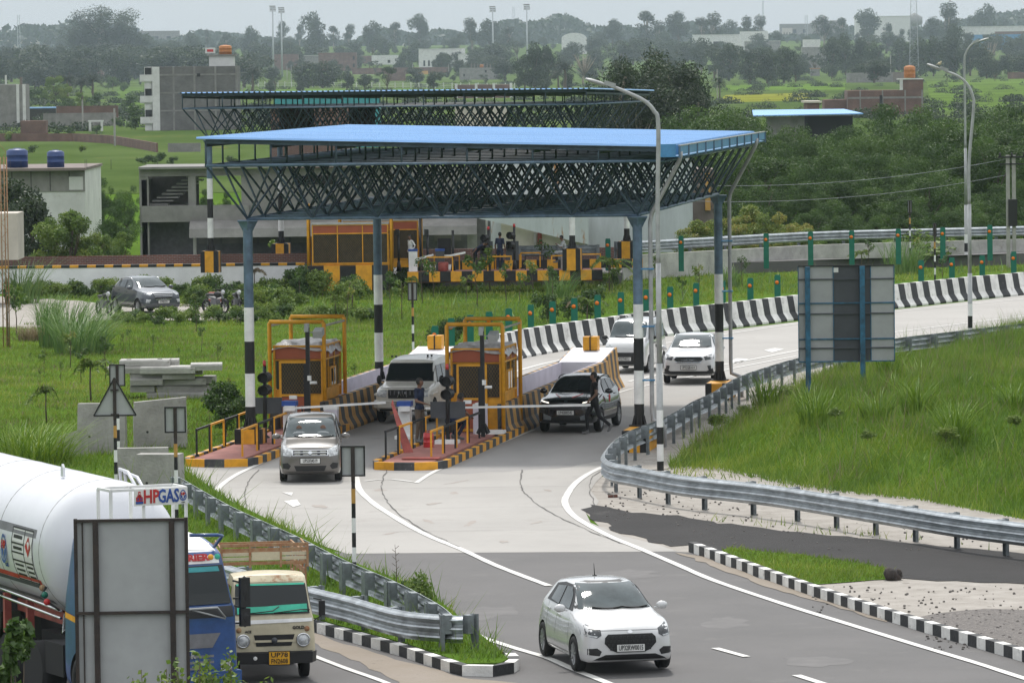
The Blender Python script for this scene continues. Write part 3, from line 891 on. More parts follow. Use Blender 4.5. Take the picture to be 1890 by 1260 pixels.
ZC = 6.5
NL = G(457,404,ZC); NR = G(1176,397,ZC); BR = G(1325,358,ZC)
ux = (NR-NL)/6; ux.z = 0; uy = (BR-NR)/9; uy.z = 0
CA, BA, TA = canopy('blue roofed lattice canopy over the near toll lanes', NL, ux, uy, 6, 9, ZC, 8.02, 8.78, 8.42)
column(CA, BA(0,0), .62, ZC, ped=(.75,.75,.42))
column(CA, BA(6,0), .62, ZC, ped=(.68,2.4,1.3), pdy=-.75)
column(CA, BA(0,9), .62, ZC, ped=(.7,.7,.42))
column(CA, BA(6,9), .55, ZC, ped=(.72,2.0,1.2), pdy=-.6)
def drainpipe(t, B, T, i, j, x, ztop):
    ex = ux.normalized()
    p0 = T(x, j) + ex*.45; p0.z = 8.15
    c = B(i, j if j == 0 else 9)
    q = Vector((c.x+.36, c.y, 0))
    pts = [p0 + Vector((0,0,.12)), p0, p0 - Vector((0,0,.15)) - ex*.05, q + Vector((.05,0,6.55)), q + Vector((0,0,6.3)), q + Vector((0,0,1.1)), q + Vector((.02,0,.78)), q + Vector((.28,0,.68)), q + Vector((.34,0,.55)), q + Vector((.34,0,-.3))]
    m = MB(); m.tube(pts, .062, 10)
    obj('drainpipe', m, 'pvc_grey', t, world=True)
    m = MB()
    for z in (1.9, 3.4, 5.0): m.box((q.x-.1, q.y, z), (.38,.2,.04))
    obj('pipe_clamp', m, 'blue_gutter', t, world=True)
drainpipe(CA, BA, TA, 6, 0, 7, 8)
drainpipe(CA, BA, TA, 6, 9, 7, 8)

ZC2 = 7.25
N2 = G(386,257,ZC2); M2 = G(1054,250.5,ZC2); K2 = G(1154,242,ZC2)
ux2 = (M2-N2)/9; ux2.z = 0
uy2 = Vector((-ux2.y, ux2.x, 0)).normalized()*1.95
uy2 = Vector(((K2-M2).x/6, 1.95, 0))
CB, BB, TB = canopy('dark edged lattice canopy over the far toll lanes', N2, ux2, uy2, 9, 6, ZC2, 8.70, 9.42, 9.2, gutter=False, along_y=True)
# outer boarding hung under the far canopy, seen through the lattice
m = MB()
m.box(tuple(TB(1,6) + Vector((.2,-.5,-1.0))), (1.7,.08,1.9), R(-4)); m.box(tuple(TB(2,6) + Vector((1.5,-.1,-.9))), (1.3,.08,1.6), R(-4))
obj('hanging_board', m, 'rust', CB, world=True)
for (i,j) in ((0,0),(9,0),(0,6),(9,6)):
    column(CB, BB(i,j), 2.0 if j == 0 else 1.9, ZC2, ped=(.8,.8,1.0))

# ================================================================ islands
IA = R(-9.4)
def place_local(loc, rz):
    return Matrix.Translation(loc) @ Matrix.Rotation(rz,4,'Z')
def island(label, org, wd=1.7, L=13.5, rz=IA, stripe=.55):
    t = thing('toll_island', label, 'traffic island', org, rz)
    h = .22; w = wd/2
    path = [Vector(p) for p in ((-w,L,0),(-w,.35,0),(-w+.3,.03,0),(w-.3,.0,0),(w,.4,0),(w,L,0))]
    m = MB()
    sweep(m, [(0,0),(.02,h),(.17,h),(.17,0)], path, stripe, (0,1))
    obj('kerb', m, ['yellow_paint','black_faded'], t)
    m = MB(); w2 = w-.16
    m.prism([(-w2,L),(-w2,.45),(-w2+.25,.2),(w2-.25,.17),(w2,.5),(w2,L)][::-1], 0, h-.01)
    obj('paving', m, 'red_floor', t)
    return t
O1 = G(398,862); O2 = G(748,868)
IS1 = island('red paved island with yellow and black kerb, left of the grey car', O1)
IS2 = island('red paved island with yellow and black kerb, between the two lanes', O2)
def toll_walls(label, org, L0=11.1, L1=34.5, w=.85, rz=IA, right=True, left=True):
    t = thing('toll_barrier', label, 'crash barrier', org, rz)
    pr = [(.16,0),(.16,.1),(.02,.36),(-.05,1.02),(-.2,1.02),(-.2,0)]
    for sd, on in ((1, right), (-1, left)):
        if not on: continue
        path = [Vector((sd*w, L0, 0)), Vector((sd*w, L1-2.5, 0))]
        if sd < 0: pp = [(-a, b) for a, b in pr][::-1]
        else: pp = pr
        m = MB(); sweep(m, pp, path, .52, (0,1), slant=-.12)
        obj('striped_wall', m, ['black_faded','yellow_faded'], t)
        m = MB(); xx = sd*(w-.225)
        m.b2(xx-.02, xx+.02, L0+2.8, L1-2.6, .0, 1.03)
        obj('inner_wall', m, 'lilac_paint', t)
    # sloped end block
    m = MB()
    a, b = L1-3.4, L1-.15
    prof = [(a,0),(b+.1,0),(b+.1,.95),(b-.25,1.32),(a,1.03)]
    m.prism(prof, -w+.16, w-.16, axis='X')
    obj('end_block', m, 'white_wall', t)
    m = MB()
    for k in range(8):
        y0 = a + k*(b-a)/8; y1 = a+(k+1)*(b-a)/8
        for sd in (-1,1):
            z0 = 1.03+.29*k/8; z1 = 1.03+.29*(k+1)/8
            x0 = sd*(w-.16); x1 = sd*(w+.16)
            vs = [(x1,y0,0),(x1,y1,0),(x1-sd*.18,y0,.36),(x1-sd*.18,y1,.36),(x0+sd*.05,y0,z0),(x0+sd*.05,y1,z1),(x0,y0,z0),(x0,y1,z1)]
            m.add(vs, [(0,1,3,2),(2,3,5,4),(4,5,7,6)], k % 2)
    obj('end_stripes', m, ['black_faded','yellow_faded'], t)
    m = MB(); m.b2(-.24,.24,b-1.0,b-.5,1.28,1.72); m.b2(-.02,.02,b-1.02,b-.48,1.27,1.73,1)
    obj('marker_box', m, ['yellow_paint','rust'], t)
    m = MB(); m.lathe([(.0,0),(.42,0),(.42,1.0),(.36,1.1),(0,1.1)], (0, b+.35, 0), 18)
    obj('red_buffer', m, 'red_paint', t)
    return t
toll_walls('striped crash barrier with white end block behind the right toll booth', O2)
toll_walls('striped crash barrier with white end block behind the left toll booth', O1)

# ================================================================ toll booths
def expanded_mesh(m, x0, x1, z0, z1, y, axis='y', mi=0):
    """diamond wire mesh of thin bars"""
    d = .085
    def P(a, z): return (a, y, z) if axis == 'y' else (y, a, z)
    W_, H = x1-x0, z1-z0
    for sgn in (1, -1):
        c = -H*.62
        while c < W_ + H*.62:
            pts = []
            for tt in (0.0, 1.0):
                a = c + sgn*(tt-.5)*H*.62 + 0
                pts.append([a, tt*H])
            (a0, h0), (a1, h1) = pts
            def clip(a0,h0,a1,h1):
                t0, t1 = 0, 1; dx = a1-a0
                if abs(dx) < 1e-9: return None
                for lim, s in ((0, 1), (W_, -1)):
                    ta = (lim-a0)/dx
                    if s*dx > 0: t0 = max(t0, ta)
                    else: t1 = min(t1, ta)
                return (t0, t1) if t1 > t0+.02 else None
            r = clip(a0,h0,a1,h1)
            if r:
                q0 = P(x0+a0+(a1-a0)*r[0], z0+h0+(h1-h0)*r[0]); q1 = P(x0+a0+(a1-a0)*r[1], z0+h0+(h1-h0)*r[1])
                m.bar(q0, q1, .007, .007, mi)
            c += d
def booth(label, loc, rz, wd=1.42, L=2.7, H=2.4, tarp=True, nwin=3, sill=1.1):
    t = thing('toll_booth', label, 'toll booth', loc, rz)
    w = wd/2
    m = MB()
    m.b2(-w+.03, w-.03, .03, L-.03, .0, sill, 0)            # lower walls
    m.b2(-w+.02, w-.02, .02, L-.02, sill, sill+.02, 0)
    m.b2(-w+.045, w-.045, .05, L-.045, sill+.02, H-.42, 2)
    m.b2(-w+.01, w-.01, .01, L-.01, H-.42, H-.02, 1)
    obj('cabin', m, ['yellow_paint','orange_panel','mesh_dark'], t)
    m = MB(); b = .05
    for x in (-w, w):
        for y in (0, L): m.b2(x-b/2-.005, x+b/2+.005, y-b/2, y+b/2, 0, H)
        for z in (sill, H-.42, H-.02): m.b2(x-b/2, x+b/2, 0, L, z-b/2, z+b/2)
        for k in range(1, nwin): 
            y = L*k/nwin; m.b2(x-.02, x+.02, y-.022, y+.022, sill, H)
    for y in (0, L):
        for z in (sill if y else H-.42, H-.42, H-.02): m.b2(-w, w, y-b/2-.004, y+b/2+.004, z-b/2, z+b/2)
    obj('frame', m, 'yellow_paint', t)
    # door with mesh
    d = MB(); x0, x1 = -w+.18, w-.42
    d.b2(x0, x1, -.03, .0, .06, H-.47, 1)
    for x in (x0, x1): d.b2(x-.035, x+.035, -.05, -.005, .05, H-.46, 0)
    for z in (.06, .95, H-.48): d.b2(x0, x1, -.045, -.006, z-.035, z+.035, 0)
    d.b2(x0+.04, x1-.04, -.036, -.031, .1, .9, 2)
    do = obj('door', d, ['yellow_paint','mesh_dark','orange_panel'], t)
    m = MB(); expanded_mesh(m, x0+.04, x1-.04, 1.0, H-.52, -.04)
    obj('wire_mesh', m, 'wire_yellow', do)
    m = MB(); expanded_mesh(m, x1+.05, w-.04, 1.0, H-.46, -.02)
    m2 = MB(); m2.b2(x1+.04, w-.03, -.012, .02, 1.0, H-.45)
    obj('front_panel', m2, 'mesh_dark', t)
    obj('wire_mesh', m, 'wire_yellow', t)
    for sd in (1, -1):
        m = MB(); expanded_mesh(m, .04, L-.04, sill+.04, H-.45, sd*(w-.02), 'x')
        obj('wire_mesh', m, 'wire_yellow', t)
    m = MB(); m.b2(w-.01, w+.03, L*.40, L*.72, 1.14, 1.72, 0); m.b2(w+.0, w+.034, L*.45, L*.67, 1.18, 1.66, 1); m.b2(w+.035, w+.045, L*.55, L*.57, 1.16, 1.7, 0)
    obj('pay_window', m, ['yellow_paint','glass_dark'], t)
    # pipe guard frame round the booth
    hz = 3.1; gx = w+.10
    for y in (-.16, L+.2):
        g = MB(); g.tube([(-gx,y,0),(-gx,y,hz-.05),(-gx+.05,y,hz)], .06, 10); g.tube([(gx,y,0),(gx,y,hz-.05),(gx-.05,y,hz)], .06, 10)
        g.cyl((-gx,y,hz), (gx,y,hz), .062, n=10)
        obj('guard_frame', g, 'yellow_paint', t)
    g = MB()
    for x in (-gx, gx): g.cyl((x,-.16,hz-.12), (x,L+.2,hz-.12), .035, n=8)
    obj('guard_rail_bar', g, 'plaster_cream', t)
    if tarp:
        m = MB(); nx, ny = 15, 22
        vs = []
        for j in range(ny+1):
            for i in range(nx+1):
                u = i/nx*2-1; v = j/ny*2-1
                x = u*(w+.07); y = L/2+v*(L/2+.06)
                e = max(abs(u), abs(v))
                z = H + .07 + .025*math.sin(5*u+3*v) + .02*math.sin(9*v-4*u) + random.uniform(-.008,.008)
                if e > .88:
                    z = H - (.0 if e < .95 else (.10 if abs(v) > .95 and v < 0 else .24) + .06*math.sin(7*v+3*u))
                    x *= 1 + .02*math.sin(11*v); 
                else: x *= .97
                vs.append((x,y,z))
        m.add(vs, [(j*(nx+1)+i, j*(nx+1)+i+1, (j+1)*(nx+1)+i+1, (j+1)*(nx+1)+i) for j in range(ny) for i in range(nx)], 0, True)
        obj('roof_tarpaulin', m, 'plastic_sheet', t)
    else:
        m = MB(); m.b2(-w-.05, w+.05, -.05, L+.05, H, H+.06)
        obj('roof', m, 'pale_concrete', t)
    return t
def onisl(org, x, y, z=.21):
    return place_local(org, IA) @ Vector((x, y, z))
b1 = G(552,789,.21); b2 = G(880,797,.21)
booth('left toll booth under a crumpled plastic sheet, yellow with an orange band', b1, IA)
booth('right toll booth under a crumpled plastic sheet, yellow with an orange band', b2, IA, tarp=2)

# ================================================================ lane gear on the islands
def traffic_light(label, loc, rz=IA):
    t = thing('traffic_light', label, 'traffic light', loc, rz, 'lane traffic lights')
    m = MB(); m.cyl((0,0,0), (0,0,2.05), .055, n=12); m.lathe([(.13,0),(.13,.03),(.06,.08)], n=12)
    obj('pole', m, 'black_plastic', t)
    m = MB(); m.cyl((0,0,2.05), (0,0,2.17), .045, n=12); m.ball((0,0,2.17), .045)
    obj('beacon', m, 'red_paint', t)
    for z in (1.72, 1.36):
        m = MB(); m.cyl((0.0,-.12,z), (0.0,.16,z), .15, n=16); m.tube([(-.15,-.1,z),(-.1,-.3,z+.1),(0,-.33,z+.15),(.1,-.3,z+.1),(.15,-.1,z)], .012, 5)
        m.cyl((0,-.12,z+.01),(0,-.3,z+.01), .155, .15, n=16, caps=False); m.cyl((0,.12,z),(0,.32,z), .15, n=16, caps=False)
        obj('lamp_head', m, 'black_plastic', t)
    m = MB(); m.box((0,.03,.92), (.98,.07,.46))
    obj('message_board', m, 'sign_dark', t)
    return t
tl1 = traffic_light('black lane traffic light on the left island beside the blue column', G(490,808,.21))
tl2 = traffic_light('black lane traffic light on the middle island beside the crouching man', G(827,817,.21))
def camera_pole(label, loc):
    t = thing('camera_pole', label, 'camera pole', loc, IA, 'lane camera poles')
    m = MB(); m.b2(-.055,.055,-.055,.055,0,3.0)
    for k in range(4):
        a = R(45+90*k); m.prism([(0,.1),(.22*math.cos(0),.1),(0,.5)], -.012, .012, axis='Y') if False else m.bar((.05*math.cos(a),.05*math.sin(a),.35), (.2*math.cos(a),.2*math.sin(a),.1), .02, .1)
    m.b2(-.13,-.02,-.0,.08,.3,1.95)
    obj('pole', m, 'black_plastic', t)
    m = MB(); m.box((-.02,0,3.0), (.13,.16,.24)); m.box((.35,-.12,2.86), (.26,.42,.2), rx=R(14)); m.bar((0,0,2.88),(.3,0,2.84),.03)
    obj('camera', m, 'pole_grey', t)
    m = MB(); m.cyl((.1,-.2,1.42), (.28,-.12,1.42), .045, n=10); m.box((.06,-.1,1.55), (.1,.1,.14)); m.box((-.42,-.12,1.0),(.22,.09,.1))
    obj('small_camera', m, 'white_paint', t)
    return t
camera_pole('black camera pole with grey camera before the left toll booth', G(570,796,.21))
camera_pole('black camera pole with grey camera before the right toll booth', G(892,806,.21))
def kiosk(label, loc, armvec, arm_label):
    t = thing('barrier_kiosk', label, 'barrier cabinet', loc, IA)
    m = MB(); m.b2(-.17,.17,-.17,.17,.08,1.0); m.b2(-.26,.26,-.26,.26,0,.09)
    obj('cabinet', m, 'white_paint', t)
    m = MB(); m.b2(-.2,.2,-.2,.2,.92,1.06); obj('cabinet_top', m, 'paint_blue', t)
    a = thing('boom_barrier', arm_label, 'boom barrier', loc + Vector((0,-.25,.86)), 0)
    p = Vector((0,0,0)); q = armvec
    m = MB(); m.bar(p, q, .035, .06, 0)
    for k in range(2):
        s0 = .55+.3*k; s1 = s0+.15
        m.bar(p.lerp(q,s0)+Vector((0,0,.0)), p.lerp(q,s1), .041, .066, 1)
    m.box(p, (.3,.16,.14), 0, 0)
    obj('arm', m, ['white_paint','red_paint'] if armvec.length > 5.6 else ['white_paint','white_paint'], a)
k1 = G(536,808,.21); k2 = G(748,809,.21)
e = at(712,742.5,k1.y-.7); kiosk('white barrier cabinet before the left toll booth', k1, e - (k1 + Vector((0,-.25,.86))), 'long white boom lowered across the left lane')
e = at(1090,747,k2.y-.25); kiosk('white barrier cabinet before the right toll booth', k2, e - (k2 + Vector((0,-.25,.86))), 'long white boom with red bands lowered before the black car')
for (x, y, lab) in ((612,806,'white service cabinet at the door of the left toll booth'),(887,800,'white service cabinet at the door of the right toll booth')):
    t = thing('service_cabinet', lab, 'cabinet', G(x, y, .21), IA)
    m = MB(); m.b2(-.19,.19,-.13,.13,0,.78); obj('body', m, 'lilac_paint', t)
    m = MB(); m.b2(-.2,.2,-.14,.14,.78,.85); m.ball((0,0,.85),(.17,.12,.05)); obj('lid', m, 'white_paint', t)

def hoop_rail(label, pts, z=.21, h=.72, alt=0, wdt=.055):
    p0 = pts[0]
    t = thing('railing', label, 'railing', (p0.x,p0.y,0), 0)
    n = len(pts)-1
    for k in range(n):
        a, b = pts[k].copy(), pts[k+1].copy()
        d = (b-a); a = a + d*.05; b = b - d*.05
        a.z = b.z = z
        m = MB(); u = Vector((0,0,h))
        m.bar(a, a+u, wdt); m.bar(b, b+u, wdt); m.bar(a+u-d.normalized()*wdt/2, b+u+d.normalized()*wdt/2, wdt)
        obj('hoop', m, 'yellow_paint' if (k+alt) % 2 else 'black_paint', t, world=True)
    return t
def seg(a, b, n): return [a.lerp(b, k/n) for k in range(n+1)]
hoop_rail('black and yellow hoop railing, left row of the left island', seg(G(362,842,.21), G(512,786,.21), 6))
hoop_rail('black and yellow hoop railing, right row of the left island', seg(G(446,843,.21), G(560,796,.21), 4), alt=1)
hoop_rail('black and yellow hoop railing, left row of the middle island', seg(G(711,846,.21), G(808,810,.21), 4))
hoop_rail('black and yellow hoop railing, right row of the middle island', seg(G(795,846,.21), G(886,808,.21), 4), alt=1)
# things left lying on the middle island
p = G(750,834,.21)
t = thing('leaning_board', 'long red board leaning tip up on the middle island', 'board', p, R(-10))
m = MB(); m.prism([(-.02,1.42),(-.05,1.3),(.36,.0),(.62,.02),(.05,1.25)][::-1], -.02, .02, axis='Y')
for v in m.v: v.x -= .38; v.y += -.25 + v.z*.3
obj('panel', m, 'red_board', t)
t = thing('floor_plate', 'red plate lying flat before the leaning board', 'plate', G(778,847,.215), R(-8))
m = MB(); m.box((0,0,.03), (1.0,.5,.03)); obj('panel', m, 'red_board', t)
t = thing('paint_drum', 'red plastic drum standing on the middle island', 'drum', G(791,825,.21), 0)
m = MB(); m.lathe([(0,0),(.135,0),(.14,.02),(.14,.13),(.148,.14),(.14,.15),(.14,.27),(.148,.28),(.14,.29),(.14,.38),(.12,.40),(0,.40)], n=18); obj('body', m, 'red_paint', t)
m = MB(); m.tube([(-.1,0,.40),(-.06,0,.45),(.06,0,.45),(.1,0,.40)], .012, 6); obj('handle', m, 'red_paint', t)
t = thing('plinth', 'small white plinth under the middle traffic light', 'plinth', G(826,818,.21), IA)
m = MB(); m.b2(-.32,.32,-.24,.24,0,.1); obj('block', m, 'white_paint', t)
for x, y, lb in ((906,800,'white stepped plinth at the foot of the right camera pole'),(575,799,'white stepped plinth at the foot of the left camera pole')):
    t = thing('plinth', lb, 'plinth', G(x, y, .21), IA)
    m = MB(); m.b2(-.4,.4,-.28,.28,0,.1); obj('block', m, 'white_paint', t)

# ================================================================ far plaza gear
def far_plaza():
    Y = 241.5; z0 = 1.1
    def fx(px, z=1.2): return at(px, 500, Y).x
    t = thing('toll_island', 'long low island with yellow and black kerb in the far plaza', 'traffic island', (fx(760), Y, 0))
    x0, x1 = fx(752), fx(1112)
    m = MB(); n = 18
    for k in range(n): m.b2(x0+(x1-x0)*k/n, x0+(x1-x0)*(k+1)/n, Y-.02, Y+.14, .55, 1.02, k % 2)
    obj('kerb', m, ['yellow_paint','black_paint'], t, world=True)
    m = MB(); m.b2(x0, x1, Y+.15, Y+2.2, .5, 1.01); obj('paving', m, 'red_floor', t, world=True)
    m = MB(); 
    for k in range(n): m.b2(x0+2+(x1-x0)*k/n, x0+2+(x1-x0)*(k+1)/n, Y+4.8, Y+5, .9, 1.32, (k+1) % 2)
    o = obj('kerb', m, ['yellow_paint','black_paint']); tag(o, 'second kerb of yellow and black blocks behind the far island', 'kerb')
    # booths of the far plaza, long side to the camera
    booth('long far toll booth with three mesh windows, nearest of the far pair', Vector((fx(716), Y+1.0, 1.05)), R(90), wd=1.5, L=3.5, H=2.2, tarp=False, sill=.4)
    booth('far toll booth half hidden behind the other far booth', Vector((fx(768), Y+5.6, 1.05)), R(90), wd=1.5, L=3.5, H=2.2, tarp=False, sill=.4)
    m = MB(); n = 5
    for k in range(n): m.b2(fx(568)+(fx(716)-fx(568))*k/n, fx(568)+(fx(716)-fx(568))*(k+1)/n, Y+.0, Y+.6, .2, 1.35, k % 2)
    o = obj('crash_block', m, ['black_paint','yellow_paint']); tag(o, 'black and yellow block at the foot of the long far toll booth', 'crash block')
    for (pa, pb, yy, alt, lb) in ((786,838,.3,1,'yellow hoop railing, left of three in front on the far island'),(898,946,.3,1,'yellow hoop railing, middle of three in front on the far island'),(1016,1066,.3,1,'yellow hoop railing, right of three in front on the far island'),(798,850,1.9,1,'yellow hoop railing behind the left hoop of the far island'),(912,962,1.9,1,'yellow hoop railing behind the middle hoop of the far island'),(968,1006,1.0,0,'black hoop railing on the far island'),(960,1000,4.2,1,'yellow hoop railing at the back of the far island'),(1062,1112,1.7,1,'yellow hoop railing at the right end of the far island')):
        a = Vector((fx(pa), Y+yy, 0)); b = Vector((fx(pb), Y+yy, 0))
        hoop_rail(lb, [a, b], z=1.0, h=.68, alt=alt, wdt=.06)
    def pole(px, ytop, kind, lb):
        p = Vector((fx(px), Y+1.4, 1.0)); top = at(px, ytop, Y+1.4).z - 1.0
        t = thing('lane_pole', lb, 'pole', p, 0)
        m = MB(); m.cyl((0,0,0),(0,0,top), .06, n=10); m.cyl((0,0,0),(0,0,.5), .12, .06, n=8)
        obj('pole', m, 'black_plastic', t)
        if kind == 'light':
            m = MB()
            for z in (top-.4, top-.85): m.cyl((-.1,-.1,z),(-.1,.15,z), .17, n=12); m.cyl((-.1,-.1,z),(-.25,-.3,z+.02), .17, n=12, caps=False)
            obj('lamp_head', m, 'black_plastic', t)
            m = MB(); m.cyl((0,0,top),(0,0,top+.15), .06, n=10); obj('beacon', m, 'red_paint', t)
            m = MB(); m.box((-.1,0,.9),(.6,.06,.9)); obj('message_board', m, 'sign_dark', t)
        if kind == 'board':
            m = MB(); m.box((-.4,0,top-.75),(.62,.06,.75)); obj('board', m, 'opening', t)
        if kind == 'cam':
            m = MB(); m.box((-.05,-.05,top-.1),(.2,.2,.3)); obj('camera', m, 'black_plastic', t)
        return t
    pole(776, 398, '', 'tall thin black pole beside the far booths')
    pole(789, 425, 'cam', 'black camera pole beside the man in white')
    pole(836, 425, 'board', 'black pole with a square board on the far island')
    pole(902, 424, 'light', 'far black traffic light left of the standing man')
    pole(950, 419, 'light', 'far black traffic light right of the standing man')
    pole(735, 425, 'cam', 'black camera pole before the far booths')
    for (px, lb) in ((762,'white barrier cabinet beside the man in white on the far island'),(812,'dark barrier cabinet on the far island')):
        t = thing('barrier_kiosk', lb, 'barrier cabinet', (fx(px), Y+.9, 1.0), 0)
        m = MB(); m.b2(-.2,.2,-.2,.2,0,.95); obj('cabinet', m, 'white_paint' if px == 762 else 'sign_dark', t)
        m = MB(); m.b2(-.22,.22,-.22,.22,.95,1.05); obj('cabinet_top', m, 'paint_blue', t)
    for (a, b, lb) in (((770,478),(800,470),'left short white boom raised slightly at the far plaza'),((824,473),(859,466),'right short white boom raised slightly at the far plaza')):
        p = at(*a, Y+1); q = at(*b, Y+1)
        t = thing('boom_barrier', lb, 'boom barrier', p, 0); m = MB(); m.bar((0,0,0), q-p, .05, .09); m.box((0,0,0),(.2,.1,.14)); obj('arm', m, 'white_paint', t)
    t = thing('earthen_pot', 'terracotta coloured box under the dark cabinet of the far island', 'box', (fx(818), Y+.6, 1.0), 0)
    m = MB(); m.lathe([(.12,0),(.24,.06),(.24,.4),(.2,.44),(0,.44)], n=12); obj('body', m, 'red_board', t)
    # brick parapet beyond
    m = MB(); m.b2(at(-60,476,250.5).x, at(590,476,250.5).x, 250.5, 250.75, .5, 1.6)
    o = obj('brick_wall', m, 'brick'); tag(o, 'long low brick wall just behind the white retaining wall', 'wall')
    m = MB(); m.b2(at(590,476,262).x, at(1185,476,262).x, 262, 262.25, .5, 1.3)
    o = obj('brick_wall', m, 'brick'); tag(o, 'low brick wall behind the lanes of the far toll plaza', 'wall')
    m = MB()
    w1 = [Vector((fx(960), Y+9, 0)), Vector((fx(1110), Y+9, 0))]
    guard_rail('short guard rail behind the far island', w1, 1, ztop=.9, postlen=1.0, world_z=.95, step=2)
far_plaza()
# ================================================================ cars (local: front towards -y, x across)
def bake(o, name):
    dg = bpy.context.evaluated_depsgraph_get()
    me = bpy.data.meshes.new_from_object(o.evaluated_get(dg), preserve_all_data_layers=False, depsgraph=dg)
    me.name = name
    bpy.data.objects.remove(o)
    return me
def car_shell(st, arches, wr, halfw, mats, sub=2, crease=.25, cross=()):
    """st: (y, zb, zm, zs, zt, yb, ym, ys, yt)"""
    mb = MB(); rings = []
    for (y, zb, zm, zs, zt, yb, ym, ys, yt) in st:
        half = [(yb, zb), (ym, zb+(zm-zb)*.35), (ym*1.0, zm), (ys, zs), (ys*.45+yt*.55, zs*.45+(zt)*.55 - .02), (yt, zt-.035), (yt*.55, zt)]
        ring = [(0, zb)] + half + [(0, zt+.012)] + [(-a, b) for a, b in half[::-1]]
        rings.append([Vector((a, y, b)) for a, b in ring])
    n = len(rings[0])
    for r in rings: mb.v.extend(r)
    for i in range(len(rings)-1):
        for k in range(n):
            mb.f.append([i*n+k, i*n+(k+1) % n, (i+1)*n+(k+1) % n, (i+1)*n+k]); mb.mi.append(0); mb.sm.append(True)
    mb.f.append([n-1-k for k in range(n)]); mb.mi.append(0); mb.sm.append(True)
    L = (len(rings)-1)*n
    mb.f.append([L+k for k in range(n)]); mb.mi.append(0); mb.sm.append(True)
    o = link('shell', mesh_from('shell', mb, mats))
    me0 = o.data; cr = me0.attributes.new('crease_edge', 'FLOAT', 'EDGE')
    NR_ = len(rings[0]); hard = {1, 4, 6, 10, 12, 15}
    for e in me0.edges:
        a, b = sorted(e.vertices)
        if b - a == NR_ and (a % NR_) in hard: cr.data[e.index].value = crease if (a % NR_) not in (4, 12) else crease*.9
        if a//NR_ == b//NR_ and a//NR_ in cross: cr.data[e.index].value = .55
    m = o.modifiers.new('s', 'SUBSURF'); m.levels = sub; m.render_levels = sub
    me = bake(o, 'shell')
    o = link('shell', me)
    cut = MB()
    for y in arches:
        for sd in (-1, 1):
            cut.cyl((sd*(halfw+.2), y, wr), (sd*(halfw-.26), y, wr), wr*1.13, n=28, m=0, smooth=False)
    c = link('cut', mesh_from('cut', cut, ['opening']))
    b = o.modifiers.new('b', 'BOOLEAN'); b.operation = 'DIFFERENCE'; b.object = c; b.solver = 'EXACT'
    try: b.material_mode = 'TRANSFER'
    except Exception: pass
    me = bake(o, 'body')
    bpy.data.objects.remove(c)
    me.polygons.foreach_set('use_smooth', [True]*len(me.polygons))
    return me
def smooth_angle(me, ang=35):
    # split shading at sharp edges
    bm = bmesh.new(); bm.from_mesh(me)
    for e in bm.edges:
        if len(e.link_faces) == 2 and e.calc_face_angle(0) > R(ang): e.smooth = False
    bm.to_mesh(me); bm.free()
class Proj:
    def __init__(s, me):
        bm = bmesh.new(); bm.from_mesh(me)
        s.t = BVHTree.FromBMesh(bm); bm.free()
    def hit(s, u, v, side):
        if side == 'f': o, d = Vector((u, -9, v)), Vector((0,1,0))
        elif side == 'r': o, d = Vector((9, u, v)), Vector((-1,0,0))
        elif side == 'l': o, d = Vector((-9, u, v)), Vector((1,0,0))
        elif side == 't': o, d = Vector((u, v, 9)), Vector((0,0,-1))
        h = s.t.ray_cast(o, d)
        return h[0], -d, h[1]
def clip_rect(P, x0, x1, y0, y1):
    for ax, lim, sg in ((0,x0,1),(0,x1,-1),(1,y0,1),(1,y1,-1)):
        Q = []
        for i in range(len(P)):
            a, b = P[i], P[(i+1) % len(P)]
            ia = sg*(a[ax]-lim) >= -1e-9; ib = sg*(b[ax]-lim) >= -1e-9
            if ia: Q.append(a)
            if ia != ib:
                t = (lim-a[ax])/(b[ax]-a[ax]); Q.append((a[0]+(b[0]-a[0])*t, a[1]+(b[1]-a[1])*t))
        P = Q
        if not P: break
    return P
def patch(mb, pr, poly, side, off=.006, cell=.07, m=0):
    xs = [p[0] for p in poly]; ys = [p[1] for p in poly]
    x = min(xs)
    cache = {}
    def P3(p):
        k = (round(p[0],4), round(p[1],4))
        if k in cache: return cache[k]
        h, d, n = pr.hit(p[0], p[1], side)
        r = None
        if h is not None:
            r = len(mb.v); mb.v.append(h + d*off)
        cache[k] = r
        return r
    while x < max(xs):
        y = min(ys)
        while y < max(ys):
            q = clip_rect(poly, x, x+cell, y, y+cell)
            if len(q) >= 3:
                ids = []
                for p in q:
                    r = P3(p)
                    if r is None: ids = None; break
                    if not ids or ids[-1] != r: ids.append(r)
                if ids and ids[0] == ids[-1]: ids.pop()
                if ids and len(ids) >= 3:
                    if side in ('r',): pass
                    mb.f.append(ids if side in ('f','t','r') else ids[::-1]); mb.mi.append(m); mb.sm.append(True)
            y += cell
        x += cell
def mir(poly): return [(-a, b) for a, b in poly][::-1]
